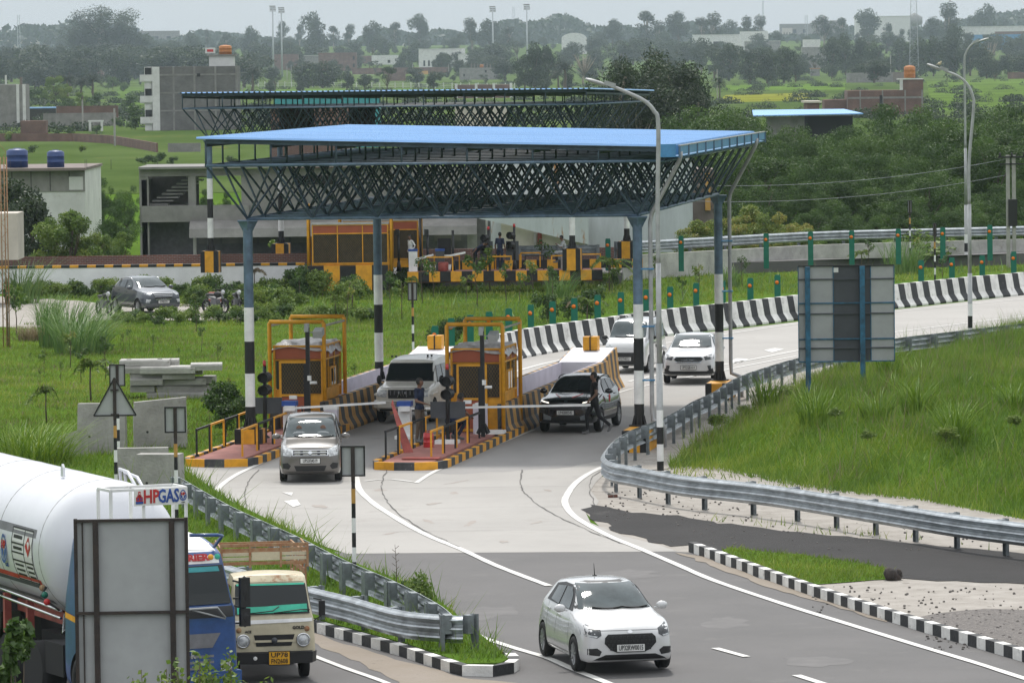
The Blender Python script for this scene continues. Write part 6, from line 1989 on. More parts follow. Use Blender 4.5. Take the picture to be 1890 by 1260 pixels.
def stand(lean=0, h=1.0, arm_l=None, arm_r=None, leg=None, bend=0):
    J = dict(pelvis=(0,0,.93), chest=(0,-.01,1.25), neck=(0,0,1.44), head0=(0,-.01,1.52), head=(0,-.02,1.60), shl=(-.17,0,1.39), shr=(.17,0,1.39),
      ell=(-.23,.02,1.10), wrl=(-.24,-.05,.86), elr=(.23,.02,1.10), wrr=(.24,-.05,.86), hpl=(-.09,0,.90), hpr=(.09,0,.90), knl=(-.10,-.02,.49), knr=(.10,-.02,.49), anl=(-.11,.03,.10), anr=(.11,.03,.10), ftl=(-.12,-.11,.04), ftr=(.12,-.11,.04))
    J.update(arm_l or {}); J.update(arm_r or {}); J.update(leg or {})
    if bend:
        Rm = Matrix.Rotation(bend, 4, 'X'); pvt = Vector((0,0,.93))
        for k in ('chest','neck','head0','head','shl','shr','ell','wrl','elr','wrr'):
            J[k] = tuple(pvt + Rm @ (Vector(J[k])-pvt))
    return {k: tuple(a*h for a in v) for k, v in J.items()}
# man in navy at the left lane, seen from behind-left, turned to the utility vehicle
person('man in navy shirt and khaki trousers standing with a hand out beside the utility vehicle', G(775,817,.21), R(60),
  {**stand(arm_l=dict(ell=(-.25,-.05,1.12), wrl=(-.16,-.28,1.05)), arm_r=dict(elr=(.28,.10,1.14), wrr=(.20,.02,.95))), 'face': (.35,-1,0)}, dict(mats=['cloth_navy','cloth_khaki','shoe'], sleeve=.8, sc=1.06))
# man crouching behind the middle traffic light
crouch = dict(pelvis=(0,.12,.52), chest=(0,-.05,.80), neck=(0,-.12,.97), head0=(0,-.17,1.03), head=(0,-.20,1.10), shl=(-.17,-.08,.93), shr=(.17,-.08,.93), ell=(-.22,-.25,.72), wrl=(-.12,-.42,.62), elr=(.22,-.25,.72), wrr=(.10,-.42,.60),
  hpl=(-.09,.10,.50), hpr=(.09,.10,.50), knl=(-.15,-.30,.52), knr=(.15,-.30,.50), anl=(-.13,-.05,.12), anr=(.13,-.02,.12), ftl=(-.14,-.2,.04), ftr=(.14,-.17,.04), face=(0,-1,-.6))
person('man in dark blue crouching with bent head behind the middle traffic light', G(838,812,.21), R(115), crouch, dict(mats=['cloth_navy','cloth_navy','shoe'], sleeve=.9, sc=1.08))
# man in black walking past the black suv
walk = stand(arm_l=dict(ell=(-.24,.06,1.12), wrl=(-.22,-.10,.92)), arm_r=dict(elr=(.24,-.02,1.12), wrr=(.24,-.20,.95)),
  leg=dict(hpl=(-.08,0,.90), knl=(-.09,-.20,.52), anl=(-.09,-.18,.10), ftl=(-.09,-.32,.04), hpr=(.08,0,.90), knr=(.09,.10,.50), anr=(.10,.42,.24), ftr=(.10,.36,.09)))
person('man dressed in black walking to the left in front of the black suv', G(1098,801,.012), R(-75), {**walk, 'face': (0,-1,-.1)}, dict(mats=['cloth_black','cloth_black','shoe'], sleeve=.55, sc=1.05))
# the far plaza
def fp(px, py, dz=0, Y=242.5): 
    return Vector((at(px, 490, Y).x, Y, 1.02+dz))
person('man in a white shirt standing by the far toll booth', fp(758,490), R(-60), {**stand(arm_l=dict(ell=(-.26,.12,1.16), wrl=(-.14,-.05,1.0)), arm_r=dict(elr=(.27,.12,1.16), wrr=(.16,-.02,1.0))), 'face': (0,-1,0)}, dict(mats=['cloth_white','cloth_khaki','shoe'], sleeve=.9, long=True), voxel=.016)
person('bald man in navy shirt standing with a white bag strap on the far island', fp(923,490), R(150), {**stand(h=1.03, arm_l=dict(ell=(-.27,.05,1.1), wrl=(-.2,-.15,.95))), 'face': (0,-1,0)}, dict(mats=['cloth_navy','cloth_navy','shoe'], sleeve=.8), voxel=.016)
person('man in a white cap bending forward on the far island', fp(877,490), R(75), {**stand(bend=R(55), h=.97), 'face': (0,-.6,-1)}, dict(mats=['cloth_navy','cloth_black','shoe'], sleeve=.9), voxel=.016)
sit = dict(pelvis=(0,.05,.50), chest=(0,-.03,.83), neck=(0,-.08,1.02), head0=(0,-.11,1.09), head=(0,-.13,1.17), shl=(-.17,-.05,.98), shr=(.17,-.05,.98), ell=(-.22,-.18,.74), wrl=(-.10,-.32,.84), elr=(.22,-.18,.74), wrr=(.08,-.32,.86),
  hpl=(-.09,.03,.50), hpr=(.09,.03,.50), knl=(-.13,-.40,.50), knr=(.13,-.40,.50), anl=(-.12,-.36,.10), anr=(.12,-.36,.10), ftl=(-.12,-.50,.04), ftr=(.12,-.50,.04), face=(0,-1,-.4))
person('man in a pale shirt sitting hunched beside the far striped column', fp(1042,490,.28,Y=243), R(-80), sit, dict(mats=['cloth_grey','cloth_black','shoe'], sleeve=.9, long=True), voxel=.016)
t = thing('stool', 'low grey block seat under the man in the pale shirt', 'seat', fp(1044,490,0,Y=243), 0)
m = MB(); m.b2(-.22,.22,-.2,.2,0,.68); m.b2(-.25,.25,-.23,.23,.66,.70); obj('seat', m, 'grey_concrete', t)

# ================================================================ motorcycles
def motorcycle(label, loc, rz, col='ink'):
    t = thing('motorcycle', label, 'motorcycle', loc, rz, 'parked motorcycles')
    for y in (-.66,.66):
        m = MB(); M = Matrix.Translation((0,y,.3)) @ Matrix.Rotation(R(90),4,'Y')
        m.lathe([(.22,-.04),(.28,-.045),(.30,0),(.28,.045),(.22,.04),(.22,-.04)], n=20, M=M)
        w_ = obj('wheel', m, 'rubber', t)
        m = MB(); m.lathe([(0,.05),(.05,.05),(.06,0)], n=10, M=M)
        for k in range(6): m.bar(M @ Vector((0,0,0)), M @ Vector((.22*math.cos(k),.22*math.sin(k),0)), .02)
        obj('rim', m, 'rim', w_)
    m = MB(); m.ball((0,-.18,.82), (.13,.27,.14)); obj('fuel_tank', m, col, t)
    m = MB(); m.ball((0,.32,.80), (.12,.40,.07)); obj('seat', m, 'black_plastic', t)
    m = MB(); m.b2(-.12,.12,-.2,.2,.3,.62); m.tube([(0,-.45,.95),(0,-.66,.3)], .035, 8); m.tube([(.07,.2,.35),(.09,.8,.4)], .04, 8); m.tube([(0,-.45,.85),(0,0,.62),(0,.6,.7)], .03, 8)
    obj('engine', m, 'stripe_grey', t)
    m = MB(); m.tube([(-.36,-.25,1.02),(-.2,-.4,1.04),(.2,-.4,1.04),(.36,-.25,1.02)], .015, 8)
    for sx in (-1,1): m.tube([(sx*.22,-.4,1.04),(sx*.30,-.45,1.2)], .006, 5); m.ball((sx*.30,-.46,1.24),(.06,.015,.04))
    obj('handlebar', m, 'ink', t)
    m = MB(); m.ball((0,-.55,.93), (.1,.07,.1)); obj('headlight', m, 'lamp_glass', t)
    m = MB(); m.tube([(0,-.92,.5),(0,-.66,.62),(0,-.45,.6)], .05, 8); obj('mudguard', m, col, t)
    return t
mc = motorcycle('black motorcycle parked left of the slate suv', G(192,581), R(25))
motorcycle('motorcycle parked right of the slate suv before the red notice', G(398,578), R(40))
motorcycle('motorcycle half hidden behind the left blue column', G(437,578), R(15))
t = thing('notice_box', 'red and white striped box standing in the shrubs behind the motorcycle', 'box', at(397,560,G(397,575).y+2) - Vector((0,0,.2)), 0)
m = MB()
for k in range(5): m.b2(-.27,.27,-.2,.2,.14*k,.14*k+.139, k % 2)
obj('body', m, ['red_board','plate_white'], t)

# ================================================================ precast concrete pieces on the field
def slabs():
    D = G(320,735).y
    base = G(320,737)
    spec = [(290,340,728,405,.0),(250,0,0,0,0)]
    rows = [ # px0, px1, ytop, ybot, depth
     (270,402,722,737),(290,397,710,724),(240,285,708,724),(276,330,710,723),(240,300,698,711),(282,380,698,711),(370,392,694,708),(240,310,688,700),(300,360,689,700),(310,373,683,692),(196,262,676,690),(222,330,678,690),(258,360,674,690),(352,410,672,684),(220,312,655,676),(300,330,663,675)]
    for i, (x0, x1, y0, y1) in enumerate(rows):
        Y = D + [0,.2,.1,.3,.0,.15,.3,.2,.0,.3,.2,.3,-.1,-.1,.4,.9][i]
        a = at(x0, y1, Y); b = at(x1, y0, Y)
        L = b.x-a.x; h = max(.13, (at(x0,y0,Y).z-a.z)); h = .20 if i >= 14 else min(h, .22)
        t = thing('concrete_plank', 'stacked concrete plank lying in the pile of planks on the field', 'concrete plank', ((a.x+b.x)/2, Y, a.z), R(random.uniform(-7,7)), 'stacked concrete planks')
        m = MB(); dd = 1.1 if i < 14 else .95
        c = .04
        m.prism([(0,0),(dd,0),(dd,h*.7),(dd-c,h*.98),(c,h*.98),(0,h*.72)], -L/2, L/2, axis='X')
        if i == 14:
            m.b2(-.6,-.45,.3,.42,h*.99,h+.01,1); m.b2(.4,.55,.4,.5,h*.99,h+.01,1)
        obj('body', m, ['pale_concrete' if i in (14,12,13,15) else 'grey_concrete','opening'], t)
slabs()
def block(label, x0, x1, yt, yb, D=None, th=.3, skew=0, rz=0):
    D = D or G((x0+x1)/2, yb).y
    a = at(x0, yb, D); b = at(x1, yt, D)
    t = thing('concrete_block', label, 'concrete block', ((a.x+b.x)/2, D, max(0,a.z)*0), rz)
    w_ = b.x-a.x; h = b.z
    m = MB(); m.prism([(-w_/2,0),(w_/2,0),(w_/2+.0,h*.5),(w_/2-.02,h+skew),(-w_/2+.02,h),(-w_/2-.01,h*.45)][::-1], 0, th, axis='Y')
    m.cyl((-w_*.25,-.004,h*.35),(-w_*.25,.01,h*.35),.035,n=10,m=1)
    obj('body', m, ['grey_concrete','opening'], t)
block('upright concrete block behind the triangular sign', 143, 231, 744, 838, rz=R(-6))
block('upright concrete block with a broken corner right of the triangular sign', 248, 345, 741, 826, skew=.12, rz=R(8))
block('low concrete block beside the tall grass tuft', 100, 148, 806, 846, th=.5, rz=R(-25), skew=.2)
block('low concrete block in front of the upright blocks', 214, 312, 826, 900, rz=R(4))
block('concrete block by the left guard rail before the other blocks', 250, 332, 838, 908, D=G(250,908).y-2, th=.6, rz=R(-8))
# ================================================================ buildings
def bldg(name, label, cat, x0, x1, yt, yb, m_, depth=8, wins=(), D=None, roofm=None, rz=0, z0=0, parapet=.0, base_hidden=0):
    """front wall from pixel x0..x1, top yt, foot yb; windows in fractions (u0,u1,v0,v1) with v from the foot"""
    D = D or Gt((x0+x1)/2, yb).y
    z0 = z0 or zg(D)
    a = at(x0, yb, D); b = at(x1, yt, D)
    h = b.z - z0; w_ = b.x-a.x
    t = thing(name, label, cat, ((a.x+b.x)/2, D, z0), rz)
    m = MB(); m.b2(-w_/2, w_/2, 0, depth, -1, h); obj('wall', m, m_, t)
    if roofm:
        m = MB(); m.b2(-w_/2-.3, w_/2+.3, -.35, depth+.3, h+.003, h+.22); obj('roof', m, roofm, t)
    for (u0,u1,v0,v1) in wins:
        X0, X1, Z0, Z1 = -w_/2+w_*u0, -w_/2+w_*u1, h*v0, h*v1
        m = MB(); m.b2(X0, X1, -.03, .05, Z0, Z1); wo_ = obj('window', m, 'opening', t)
        if D < 900:
            m = MB(); m.b2(X0-.1, X1+.1, -.18, -.0, Z0-.1, Z0-.0); obj('sill', m, m_, wo_)
    return t, w_, h
def sub(t, name, m_, x0,x1,y0,y1,z0,z1):
    m = MB(); m.b2(x0,x1,y0,y1,z0,z1); return obj(name, m, m_, t)
def tank_on(label, px, py, D, r=.6, h=1.4, m_='tank_blue', depth=1.5):
    p = at(px, py, D+depth)
    t = thing('water_tank', label, 'water tank', p, 0)
    m = MB(); m.lathe([(0,0),(r,0),(r,h*.3),(r*1.03,h*.31),(r,h*.33),(r,h*.62),(r*1.03,h*.63),(r,h*.65),(r,h*.85),(r*.7,h*.95),(r*.35,h*.96),(r*.35,h),(0,h)], n=20)
    obj('body', m, m_, t); return t

# unfinished three storey block at upper left
D = Gt(350,241).y
t, w_, h = bldg('apartment_block', 'unfinished grey block with a rough white left edge and balconies, three floors tall', 'building', 283, 436, 122, 241, 'block_grey', 12)
for z in (h*.30, h*.58, h*.86): sub(t, 'concrete_band', 'plaster_grey', -w_/2-.02, w_/2+.02, -.05, 0, z, z+.25)
for k in range(5): sub(t, 'concrete_band', 'plaster_grey', -w_/2+w_*(k+.0)/4-.15, -w_/2+w_*(k+.0)/4+.15, -.06, -.0, 0, h)
sub(t, 'whitewash', 'plaster_white', -w_/2-.05, -w_/2+1.1, -.09, .0, 0, h)
for k in range(3):
    z = h*(.02+.33*k)
    m = MB(); m.b2(-w_/2-2.0,-w_/2,.0,10,z+h*.10-.15,z+h*.10); m.b2(-w_/2-2.0,-w_/2-1.8,-.05,10,z+h*.10,z+h*.18); m.b2(-w_/2-2.0,-w_/2,-.1,.1,z+h*.10,z+h*.2)
    obj('balcony', m, 'plaster_white', t)
    m = MB(); m.b2(-w_/2-1.2,-w_/2-.2,.12,.2,z+h*.14,z+h*.31); obj('window', m, 'opening', t)
sub(t, 'side_wall', 'plaster_white', -w_/2-1.3, -w_/2-.0, .2, 10, 0, h*1.0)
sub(t, 'window', 'opening', -w_/2+w_*.53, -w_/2+w_*.57, -.1, .0, h*.84, h*.89)
t2, w2, h2 = bldg('roof_room', 'small white stair room on the roof of the unfinished grey block', 'roof room', 386, 431, 103, 124, 'plaster_white', 4, D=D+2, roofm='plaster_grey', z0=at(400,124,D+2).z)
tank_on('orange water tank on the roof room of the grey block', 416, 101, D+2, 1.0, 1.7*.9, 'tank_orange')
t = thing('roof_sign', 'small red and white board on the roof room of the grey block', 'sign', at(388,99,D+2.5), 0); m = MB(); m.b2(-.8,.8,0,.1,0,.9,0); m.b2(-.5,.5,-.02,0,.25,.65,1); obj('panel', m, ['plaster_white','red_paint'], t)

t, w_, h = bldg('house', 'bare grey concrete house at the left edge of the photo', 'building', -30, 44, 156, 236, 'plaster_grey', 10)
sub(t, 'column', 'plaster_white', w_/2-1.3, w_/2-.8, -.1, 0, 0, h); sub(t, 'column', 'plaster_white', w_/2-.25, w_/2+.25, -.12, .1, 0, h*1.0); sub(t, 'column', 'plaster_brown', w_/2-.7, w_/2-.3, .3, .7, h, h+1.2)
sub(t, 'column', 'plaster_white', w_/2-3.2, w_/2-2.9, .0, .3, h, h+1.6)
bldg('shed', 'low open shed with a pale blue sheet roof left of the brick wall', 'shed', 52, 103, 200, 224, 'mesh_dark', 5, roofm='blue_roof')
bldg('brick_hut', 'small square dark brick hut in the left field', 'hut', 38, 84, 223, 250, 'brick', 4)
bldg('brick_wall', 'low brick building with a patched wall beside the blue roofed shed', 'wall', 104, 218, 195, 210, 'brick', .4, D=Gt(160,233).y+30)
bldg('compound_wall', 'grey precast compound wall in the left field', 'wall', 80, 214, 208, 234, 'plaster_grey', .3)
t = thing('gate_frame', 'small white rendered gateway in the left field', 'gateway', G(177,243), 0)
s_ = FPX/G(177,243).y
m = MB(); W_ = 26/s_; H_ = 18/s_; m.b2(-W_/2,-W_/2+.35,0,.5,0,H_); m.b2(W_/2-.35,W_/2,0,.5,0,H_); m.b2(-W_/2-.1,W_/2+.1,-.05,.55,H_,H_+.25); obj('frame', m, 'plaster_white', t)
m = MB(); P = W([(-40,262),(60,262),(140,262),(205,266),(260,276),(290,282)]); sweep(m, [(-.12,0),(-.12,1.15),(.12,1.15),(.12,0)][::-1], P, 3.5); o = obj('boundary_wall', m, 'brick'); tag(o, 'long dark brick boundary wall crossing the left field', 'wall')
bldg('compound_wall', 'short grey block wall right of the long brick boundary wall', 'wall', 310, 370, 264, 282, 'plaster_grey', .3)

# near house with blue tanks at the left edge
D = 300
t, w_, h = bldg('house', 'flat roofed house with two blue water tanks on its roof', 'building', -40, 156, 314, 470, 'plaster_white', 12, D=D)
sub(t, 'upper_wall', 'plaster_grey', -w_/2-.02, w_/2+.02, -.05, 0, h*.74, h-.02); sub(t, 'roof', 'plaster_brown', -w_/2-.3, w_/2+.1, -.7, 12, h, h+.15)
sub(t, 'wall_patch', 'plaster_white', w_/2-.9, w_/2-.1, -.08, -.05, h*.76, h*.92)
for k in range(4): sub(t, 'joint', 'ink', -w_/2+2+k*1.1, -w_/2+2.04+k*1.1, -.06, -.05, h*.75, h-.05)
tank_on('blue water tank, left of the two on the flat roof', 32, 309, D, .62, 1.12)
tank_on('blue water tank, right of the two on the flat roof', 103, 309, D, .5, 1.02)
m = MB()
for x in (-1.2,-.6,3.1,3.2,4.6): m.cyl((x,.5,h),(x,.5,h+.6),.012,n=4)
obj('rebar', m, 'ink', t)
t = thing('lattice_mast', 'red lattice mast at the left edge of the photo', 'mast', (at(8,400,200).x, 200, 0), 0)
m = MB(); 
for x, y in ((-.12,0),(.12,0),(0,.2)): m.cyl((x,y,0),(x,y,at(8,290,200).z),.022,n=6)
zz = 0
while zz < at(8,295,200).z: m.bar((-.12,0,zz),(.12,0,zz+.3),.015); m.bar((.12,0,zz+.3),(-.12,0,zz+.6),.015); zz += .6
obj('mast', m, 'rack_rust', t)
t = thing('lean_block', 'plain white block wall at the left edge below the dark tree', 'building', (at(5,430,235).x, 235, 0), 0)
m = MB(); a = at(33,448,235).x-at(5,430,235).x; m.b2(-6, a, 0, 3, 2.05, at(5,394,235).z); m.b2(-6, a-1.2, .4, 2.6, 0, 2.05, 1); obj('wall', m, ['plaster_cream','opening'], t)

# long unfinished concrete building behind the far plaza
D = 292; sc = FPX/D
def X(px): return at(px, 400, D).x
def Z(py, px=450): return at(px, py, D).z
t = thing('unfinished_building', 'long unfinished concrete building with an open stair, behind the far toll plaza', 'building', (X(258), D, 0), 0)
m = MB()
m.b2(X(258),X(275),D,D+.6,0,Z(310)); m.b2(X(348),X(362),D,D+.5,Z(395),Z(318)); m.b2(X(258),X(450),D-.05,D+.5,Z(324),Z(311)); 
m.b2(X(262),X(460),D-.3,D+.3,Z(408),Z(378)); m.b2(X(262),X(360),D+4,D+4.2,0,Z(318)); m.b2(X(262),X(272),D+.0,D+4,0,Z(330))
m.b2(X(258),X(720),D-.5,D+7,Z(310),Z(306)) ; m.b2(X(262),X(350),D,D+4,Z(382),Z(378))
obj('concrete_frame', m, 'plaster_grey', t, world=True)
m = MB(); m.b2(X(446),X(915),D+.02,D+.4,Z(408),Z(312)); obj('upper_wall', m, 'plaster_grey', t, world=True)
m = MB(); m.b2(X(545),X(622),D-.05,D+.02,Z(342),Z(326)); obj('window', m, 'opening', t, world=True)
m = MB()
for k in range(9): m.b2(X(268)+.28*k, X(268)+.28*k+1.2, D+1.5, D+3, Z(378)+.19*k, Z(378)+.19*k+.08)
obj('stair', m, 'pale_concrete', t, world=True)
# curved awning
m = MB(); pr = [(Z(406),-.2),(Z(410),-1.0),(Z(420),-1.5),(Z(436),-1.7)]
vs = []
for z, y in pr: vs += [(X(352), D+y, z), (X(880), D+y, z)]
for z, y in pr: vs += [(X(352), D+y+.15, z), (X(880), D+y+.15, z)]
n = len(pr)
m.add(vs, [(2*i,2*i+2,2*i+3,2*i+1) for i in range(n-1)] + [(2*n+2*i,2*n+2*i+1,2*n+2*i+3,2*n+2*i+2) for i in range(n-1)] + [(2*i,2*n+2*i,2*n+2*i+2,2*i+2) for i in range(n-1)], 0)
obj('awning', m, 'plaster_grey', t, world=True)
m = MB(); m.b2(X(270),X(935),D+2,D+2.2,0,Z(406)); obj('ground_floor_wall', m, 'stripe_grey', t, world=True)
for a, b in ((362,380),(384,402),(406,470),(474,530),(534,600),(640,700),(720,790),(800,850)):
    m = MB(); m.b2(X(a),X(b),D+1.9,D+2.0,.6,Z(440)); obj('shutter', m, 'plaster_grey', t, world=True)
m = MB(); m.b2(X(356),X(362),D-.2,D+.1,0,Z(436)); m.b2(X(862),X(880),D-.2,D+.2,0,Z(406)); m.b2(X(896),X(900),D-.2,D+.2,0,Z(406)); obj('column', m, 'pale_concrete', t, world=True)
# ramped white building with rust stains
D2 = 283
def X2(px): return at(px, 430, D2).x
def Z2(py, px=1000): return at(px, py, D2).z
t = thing('ramp_building', 'white building with a sloping rust streaked parapet behind the far traffic lights', 'building', (X2(1000), D2, 0), 0)
m = MB(); m.prism([(X2(885),Z2(398)),(X2(1086),Z2(398)),(X2(1086),Z2(452)),(X2(1060),Z2(446)),(X2(990),Z2(428)),(X2(930),Z2(412)),(X2(885),Z2(402))][::-1], D2-.3, D2, axis='Y')
obj('parapet', m, 'rusty_white', t, world=True)
m = MB(); m.b2(X2(925),X2(1086),D2+.4,D2+6,0,Z2(400)); obj('wall', m, 'plaster_cream', t, world=True)
m = MB(); m.b2(X2(905),X2(1320)-1,D2+6,D2+7,0,Z2(296)); obj('rear_wall', m, 'rusty_white', t, world=True)
for x in (985,1080): 
    m = MB(); m.b2(X2(x),X2(x+4),D2-.2,D2+.3,0,Z2(430)); obj('column', m, 'plaster_grey', t, world=True)
m = MB(); m.b2(X2(992),X2(1000),D2+.3,D2+.39,Z2(452),Z2(430)); obj('hanging_cloth', m, 'red_board', t, world=True)
t = thing('brown_building', 'plain brown rendered wall of a building right of the rust streaked one', 'building', (X2(1200), D2+8, 0), 0)
m = MB(); m.b2(X2(1088),X2(1330),D2+8,D2+14,0,Z2(322)); obj('wall', m, 'plaster_brown', t, world=True)
m = MB(); m.b2(X2(1086),X2(1140),D2+7.8,D2+8,0,Z2(450)); obj('skirting', m, 'plaster_grey', t, world=True)
m = MB(); m.b2(X2(1312),X2(1322),D2+7.7,D2+8.2,Z2(400),Z2(330)); obj('door_jamb', m, 'plaster_ochre', t, world=True)
tank_on('blue water tank behind the near canopy lattice', 1080, 322, D2+6, .7, 1.5)
# two storey grey piece seen through the far canopy
bldg('house', 'brick house seen through the lattice of the far canopy', 'building', 500, 640, 196, 262, 'brick', 8, D=520, wins=((.2,.26,.5,.7),(.6,.66,.5,.7)))
bldg('house', 'pale house with a blue door seen through the lattice of the far canopy', 'building', 840, 935, 190, 232, 'plaster_cream', 8, D=560, wins=((.2,.3,.3,.6),(.7,.8,.3,.6)))
bldg('shed', 'green sheeted shed seen through the lattice of the far canopy', 'shed', 505, 700, 178, 192, 'cyan_sheet', 6, D=640)

# middle distance houses
def small(lb, x0,x1,yt,yb,m_, wins=(), roofm=None, depth=8, cat='building', name='house', D=None): return bldg(name, lb, cat, x0,x1,yt,yb,m_,depth,wins,roofm=roofm,D=D)
small('low brick house with an ochre stair tower at upper left', 84, 190, 120, 146, 'brick', ((.15,.2,.3,.6),(.7,.75,.3,.6)))
small('narrow ochre stair tower of the brick house', 132, 145, 107, 140, 'plaster_ochre', ((.3,.7,.55,.8),), depth=3, name='stair_tower', D=Gt(140,146).y-1)
small('square brick upper room left of the ochre tower', 118, 131, 107, 122, 'brick', depth=4, name='roof_room', D=Gt(140,146).y+2)
small('brick upper storey joined to a white house at upper left', 169, 190, 103, 121, 'brick', depth=5, name='roof_room', D=Gt(190,142).y+1)
small('white two storey house with a projecting balcony at upper left', 190, 215, 118, 142, 'plaster_white', ((.7,.85,.3,.7),), roofm='plaster_white', depth=6)
small('white upper room of the balcony house', 189, 203, 103, 118, 'plaster_white', roofm='plaster_white', depth=5, name='roof_room', D=Gt(200,142).y+1)
for x, y, lb in ((126,107,'white water tank on the brick room at upper left'),(180,101,'white round tank on the joined brick storey'),(165,118,'small white tank on the low brick roof')): tank_on(lb, x, y, Gt(190,145).y+1, .9, 1.3, 'plaster_white')
small('two storey brick block with a pale band in the middle distance', 588, 658, 97, 132, 'brick', ((.9,.95,.6,.8),(.9,.95,.2,.4)))
small('dark brick house beside a pale flat roof in the middle distance', 504, 550, 100, 130, 'brick')
small('pale flat roofed house beside the dark brick house', 550, 592, 103, 128, 'plaster_grey', ((.3,.5,.2,.6),), roofm='plaster_white')
small('brick wall with a white roofed hall behind it', 655, 690, 103, 118, 'brick')
small('long white single storey hall in the middle distance', 686, 735, 102, 120, 'plaster_white', ((.6,.7,.2,.5),))
small('white two storey building with a stepped roof and many posts', 773, 858, 90, 126, 'plaster_white', ((.45,.52,.66,.8),(.1,.14,.1,.4),(.2,.24,.1,.4),(.3,.34,.1,.4),(.45,.52,.15,.35),(.62,.66,.1,.4)), roofm='plaster_white')
small('white lower wing of the stepped building', 846, 876, 100, 126, 'plaster_white', ((.2,.3,.3,.6),(.6,.7,.3,.6)), roofm='plaster_white')
small('long low brick wall across the middle distance', 650, 830, 124, 137, 'brick', depth=.5, name='brick_wall', cat='wall')
small('low brick shed with a ragged top in the middle distance', 715, 748, 132, 150, 'brick')
small('ochre sheet fence panel in the middle distance', 761, 790, 131, 138, 'plaster_ochre', depth=.5, name='fence_panel', cat='fence')
t, w_, h = small('grey unfinished block with bare columns on its roof', 848, 920, 125, 148, 'plaster_grey', ((.65,.7,.6,.8),(.1,.14,.3,.5)))
m = MB()
for k in range(9): m.b2(-w_/2+w_*(.3+.08*k),-w_/2+w_*(.3+.08*k)+.4,1,1.4,h,h+2)
obj('bare_column', m, 'plaster_brown', t)
tank_on('orange tank on the grey unfinished block', 889, 125, Gt(880,148).y, .9, 1.4, 'tank_orange')
D = Gt(890,182).y
t, w_, h = small('roofless brick shell with white concrete columns above the far canopy', 838, 943, 156, 182, 'brick', depth=6)
m = MB()
for u in (.04,.39,.7,1.0): m.b2(-w_/2+w_*u-.35,-w_/2+w_*u+.35,-.1,.3,0,h+.4)
obj('concrete_column', m, 'plaster_white', t)
small('long white factory hall with a sloping roof at upper right', 1281, 1370, 64, 96, 'plaster_white', ((.4,.6,.1,.6),), roofm='plaster_white', depth=30, name='factory_hall')
small('white gabled end block of the factory hall', 1368, 1418, 58, 96, 'plaster_white', depth=20, name='factory_hall')
small('grey stained base of the factory hall', 1375, 1440, 76, 97, 'plaster_grey', roofm='plaster_white', name='factory_annex', D=Gt(1400,97).y-3)
small('small white block on a grey tower at upper right', 1483, 1514, 73, 88, 'plaster_white', ((.8,.9,.1,.3),), name='roof_room', D=Gt(1500,126).y+1)
small('grey two storey block between the dark trees at upper right', 1481, 1524, 87, 126, 'plaster_grey', ((.2,.25,.6,.7),(.65,.72,.6,.7)))
small('orange roofed hut below the grey block', 1497, 1513, 127, 141, 'plaster_grey', roofm='tank_orange', name='hut')
small('white factory with a blue band at the right edge', 1805, 1930, 72, 92, 'plaster_white', ((.25,.28,.1,.6),(.4,.42,.1,.5)), depth=20, name='factory_hall')
small('blue fascia of the white factory at the right edge', 1796, 1930, 63, 73, 'blue_gutter', depth=10, name='factory_fascia', D=Gt(1850,92).y-1)
small('long pale roofed hall above the blue band', 1768, 1930, 48, 66, 'plaster_white', roofm='plaster_white', depth=30, name='factory_hall', D=Gt(1850,88).y)
small('brick strip house above the blue band', 1838, 1900, 58, 66, 'brick', name='house', D=Gt(1850,90).y)
small('low brick wall at the right edge of the fields', 1860, 1930, 133, 146, 'brick', depth=.5, name='brick_wall', cat='wall')
small('long pale factory behind the lattice tower', 1580, 1680, 30, 60, 'plaster_white', roofm='plaster_white', depth=20, name='factory_hall', D=4200)
t, w_, h = small('long grey compound wall left of the orange tank', 1562, 1648, 134, 153, 'plaster_grey', depth=.5, name='compound_wall', cat='wall')
small('brown brick end of the compound wall', 1648, 1672, 133, 152, 'plaster_brown', depth=.5, name='compound_wall', cat='wall')
# stepped brick building with the orange tank
D = Gt(1620,213).y
t, w_, h = bldg('brick_building', 'stepped brick building with grey bands below the orange tank', 'building', 1565, 1704, 166, 213, 'brick', 9, D=D)
sub(t, 'concrete_band', 'plaster_grey', -w_/2, w_/2, -.06, 0, h*.66, h*.74)
for u in (.165,.46,.76,.985): sub(t, 'concrete_column', 'plaster_grey', -w_/2+w_*u-.12, -w_/2+w_*u+.12, -.08, 0, 0, h)
sub(t, 'dark_strip', 'opening', -w_/2+w_*.42, -w_/2+w_*.46, -.1, -.06, 0, h*.8)
sub(t, 'stair_room', 'brick', w_/2-w_*.28, w_/2, .0, 4, h+.003, h*1.42); sub(t, 'roof', 'plaster_white', w_/2-w_*.33, w_/2, -.2, 4.2, h*1.42+.003, h*1.46)
sub(t, 'white_strip', 'plaster_white', w_/2-w_*.31, w_/2-w_*.27, -.1, .2, h, h*1.42)
bldg('brick_wing', 'low stepped brick wing left of the orange tank building', 'building', 1522, 1566, 184, 205, 'brick', 7, D=D+3)
tank_on('orange water tank on the stepped brick building', 1679, 144, D, 1.0, 2.2, 'tank_orange')
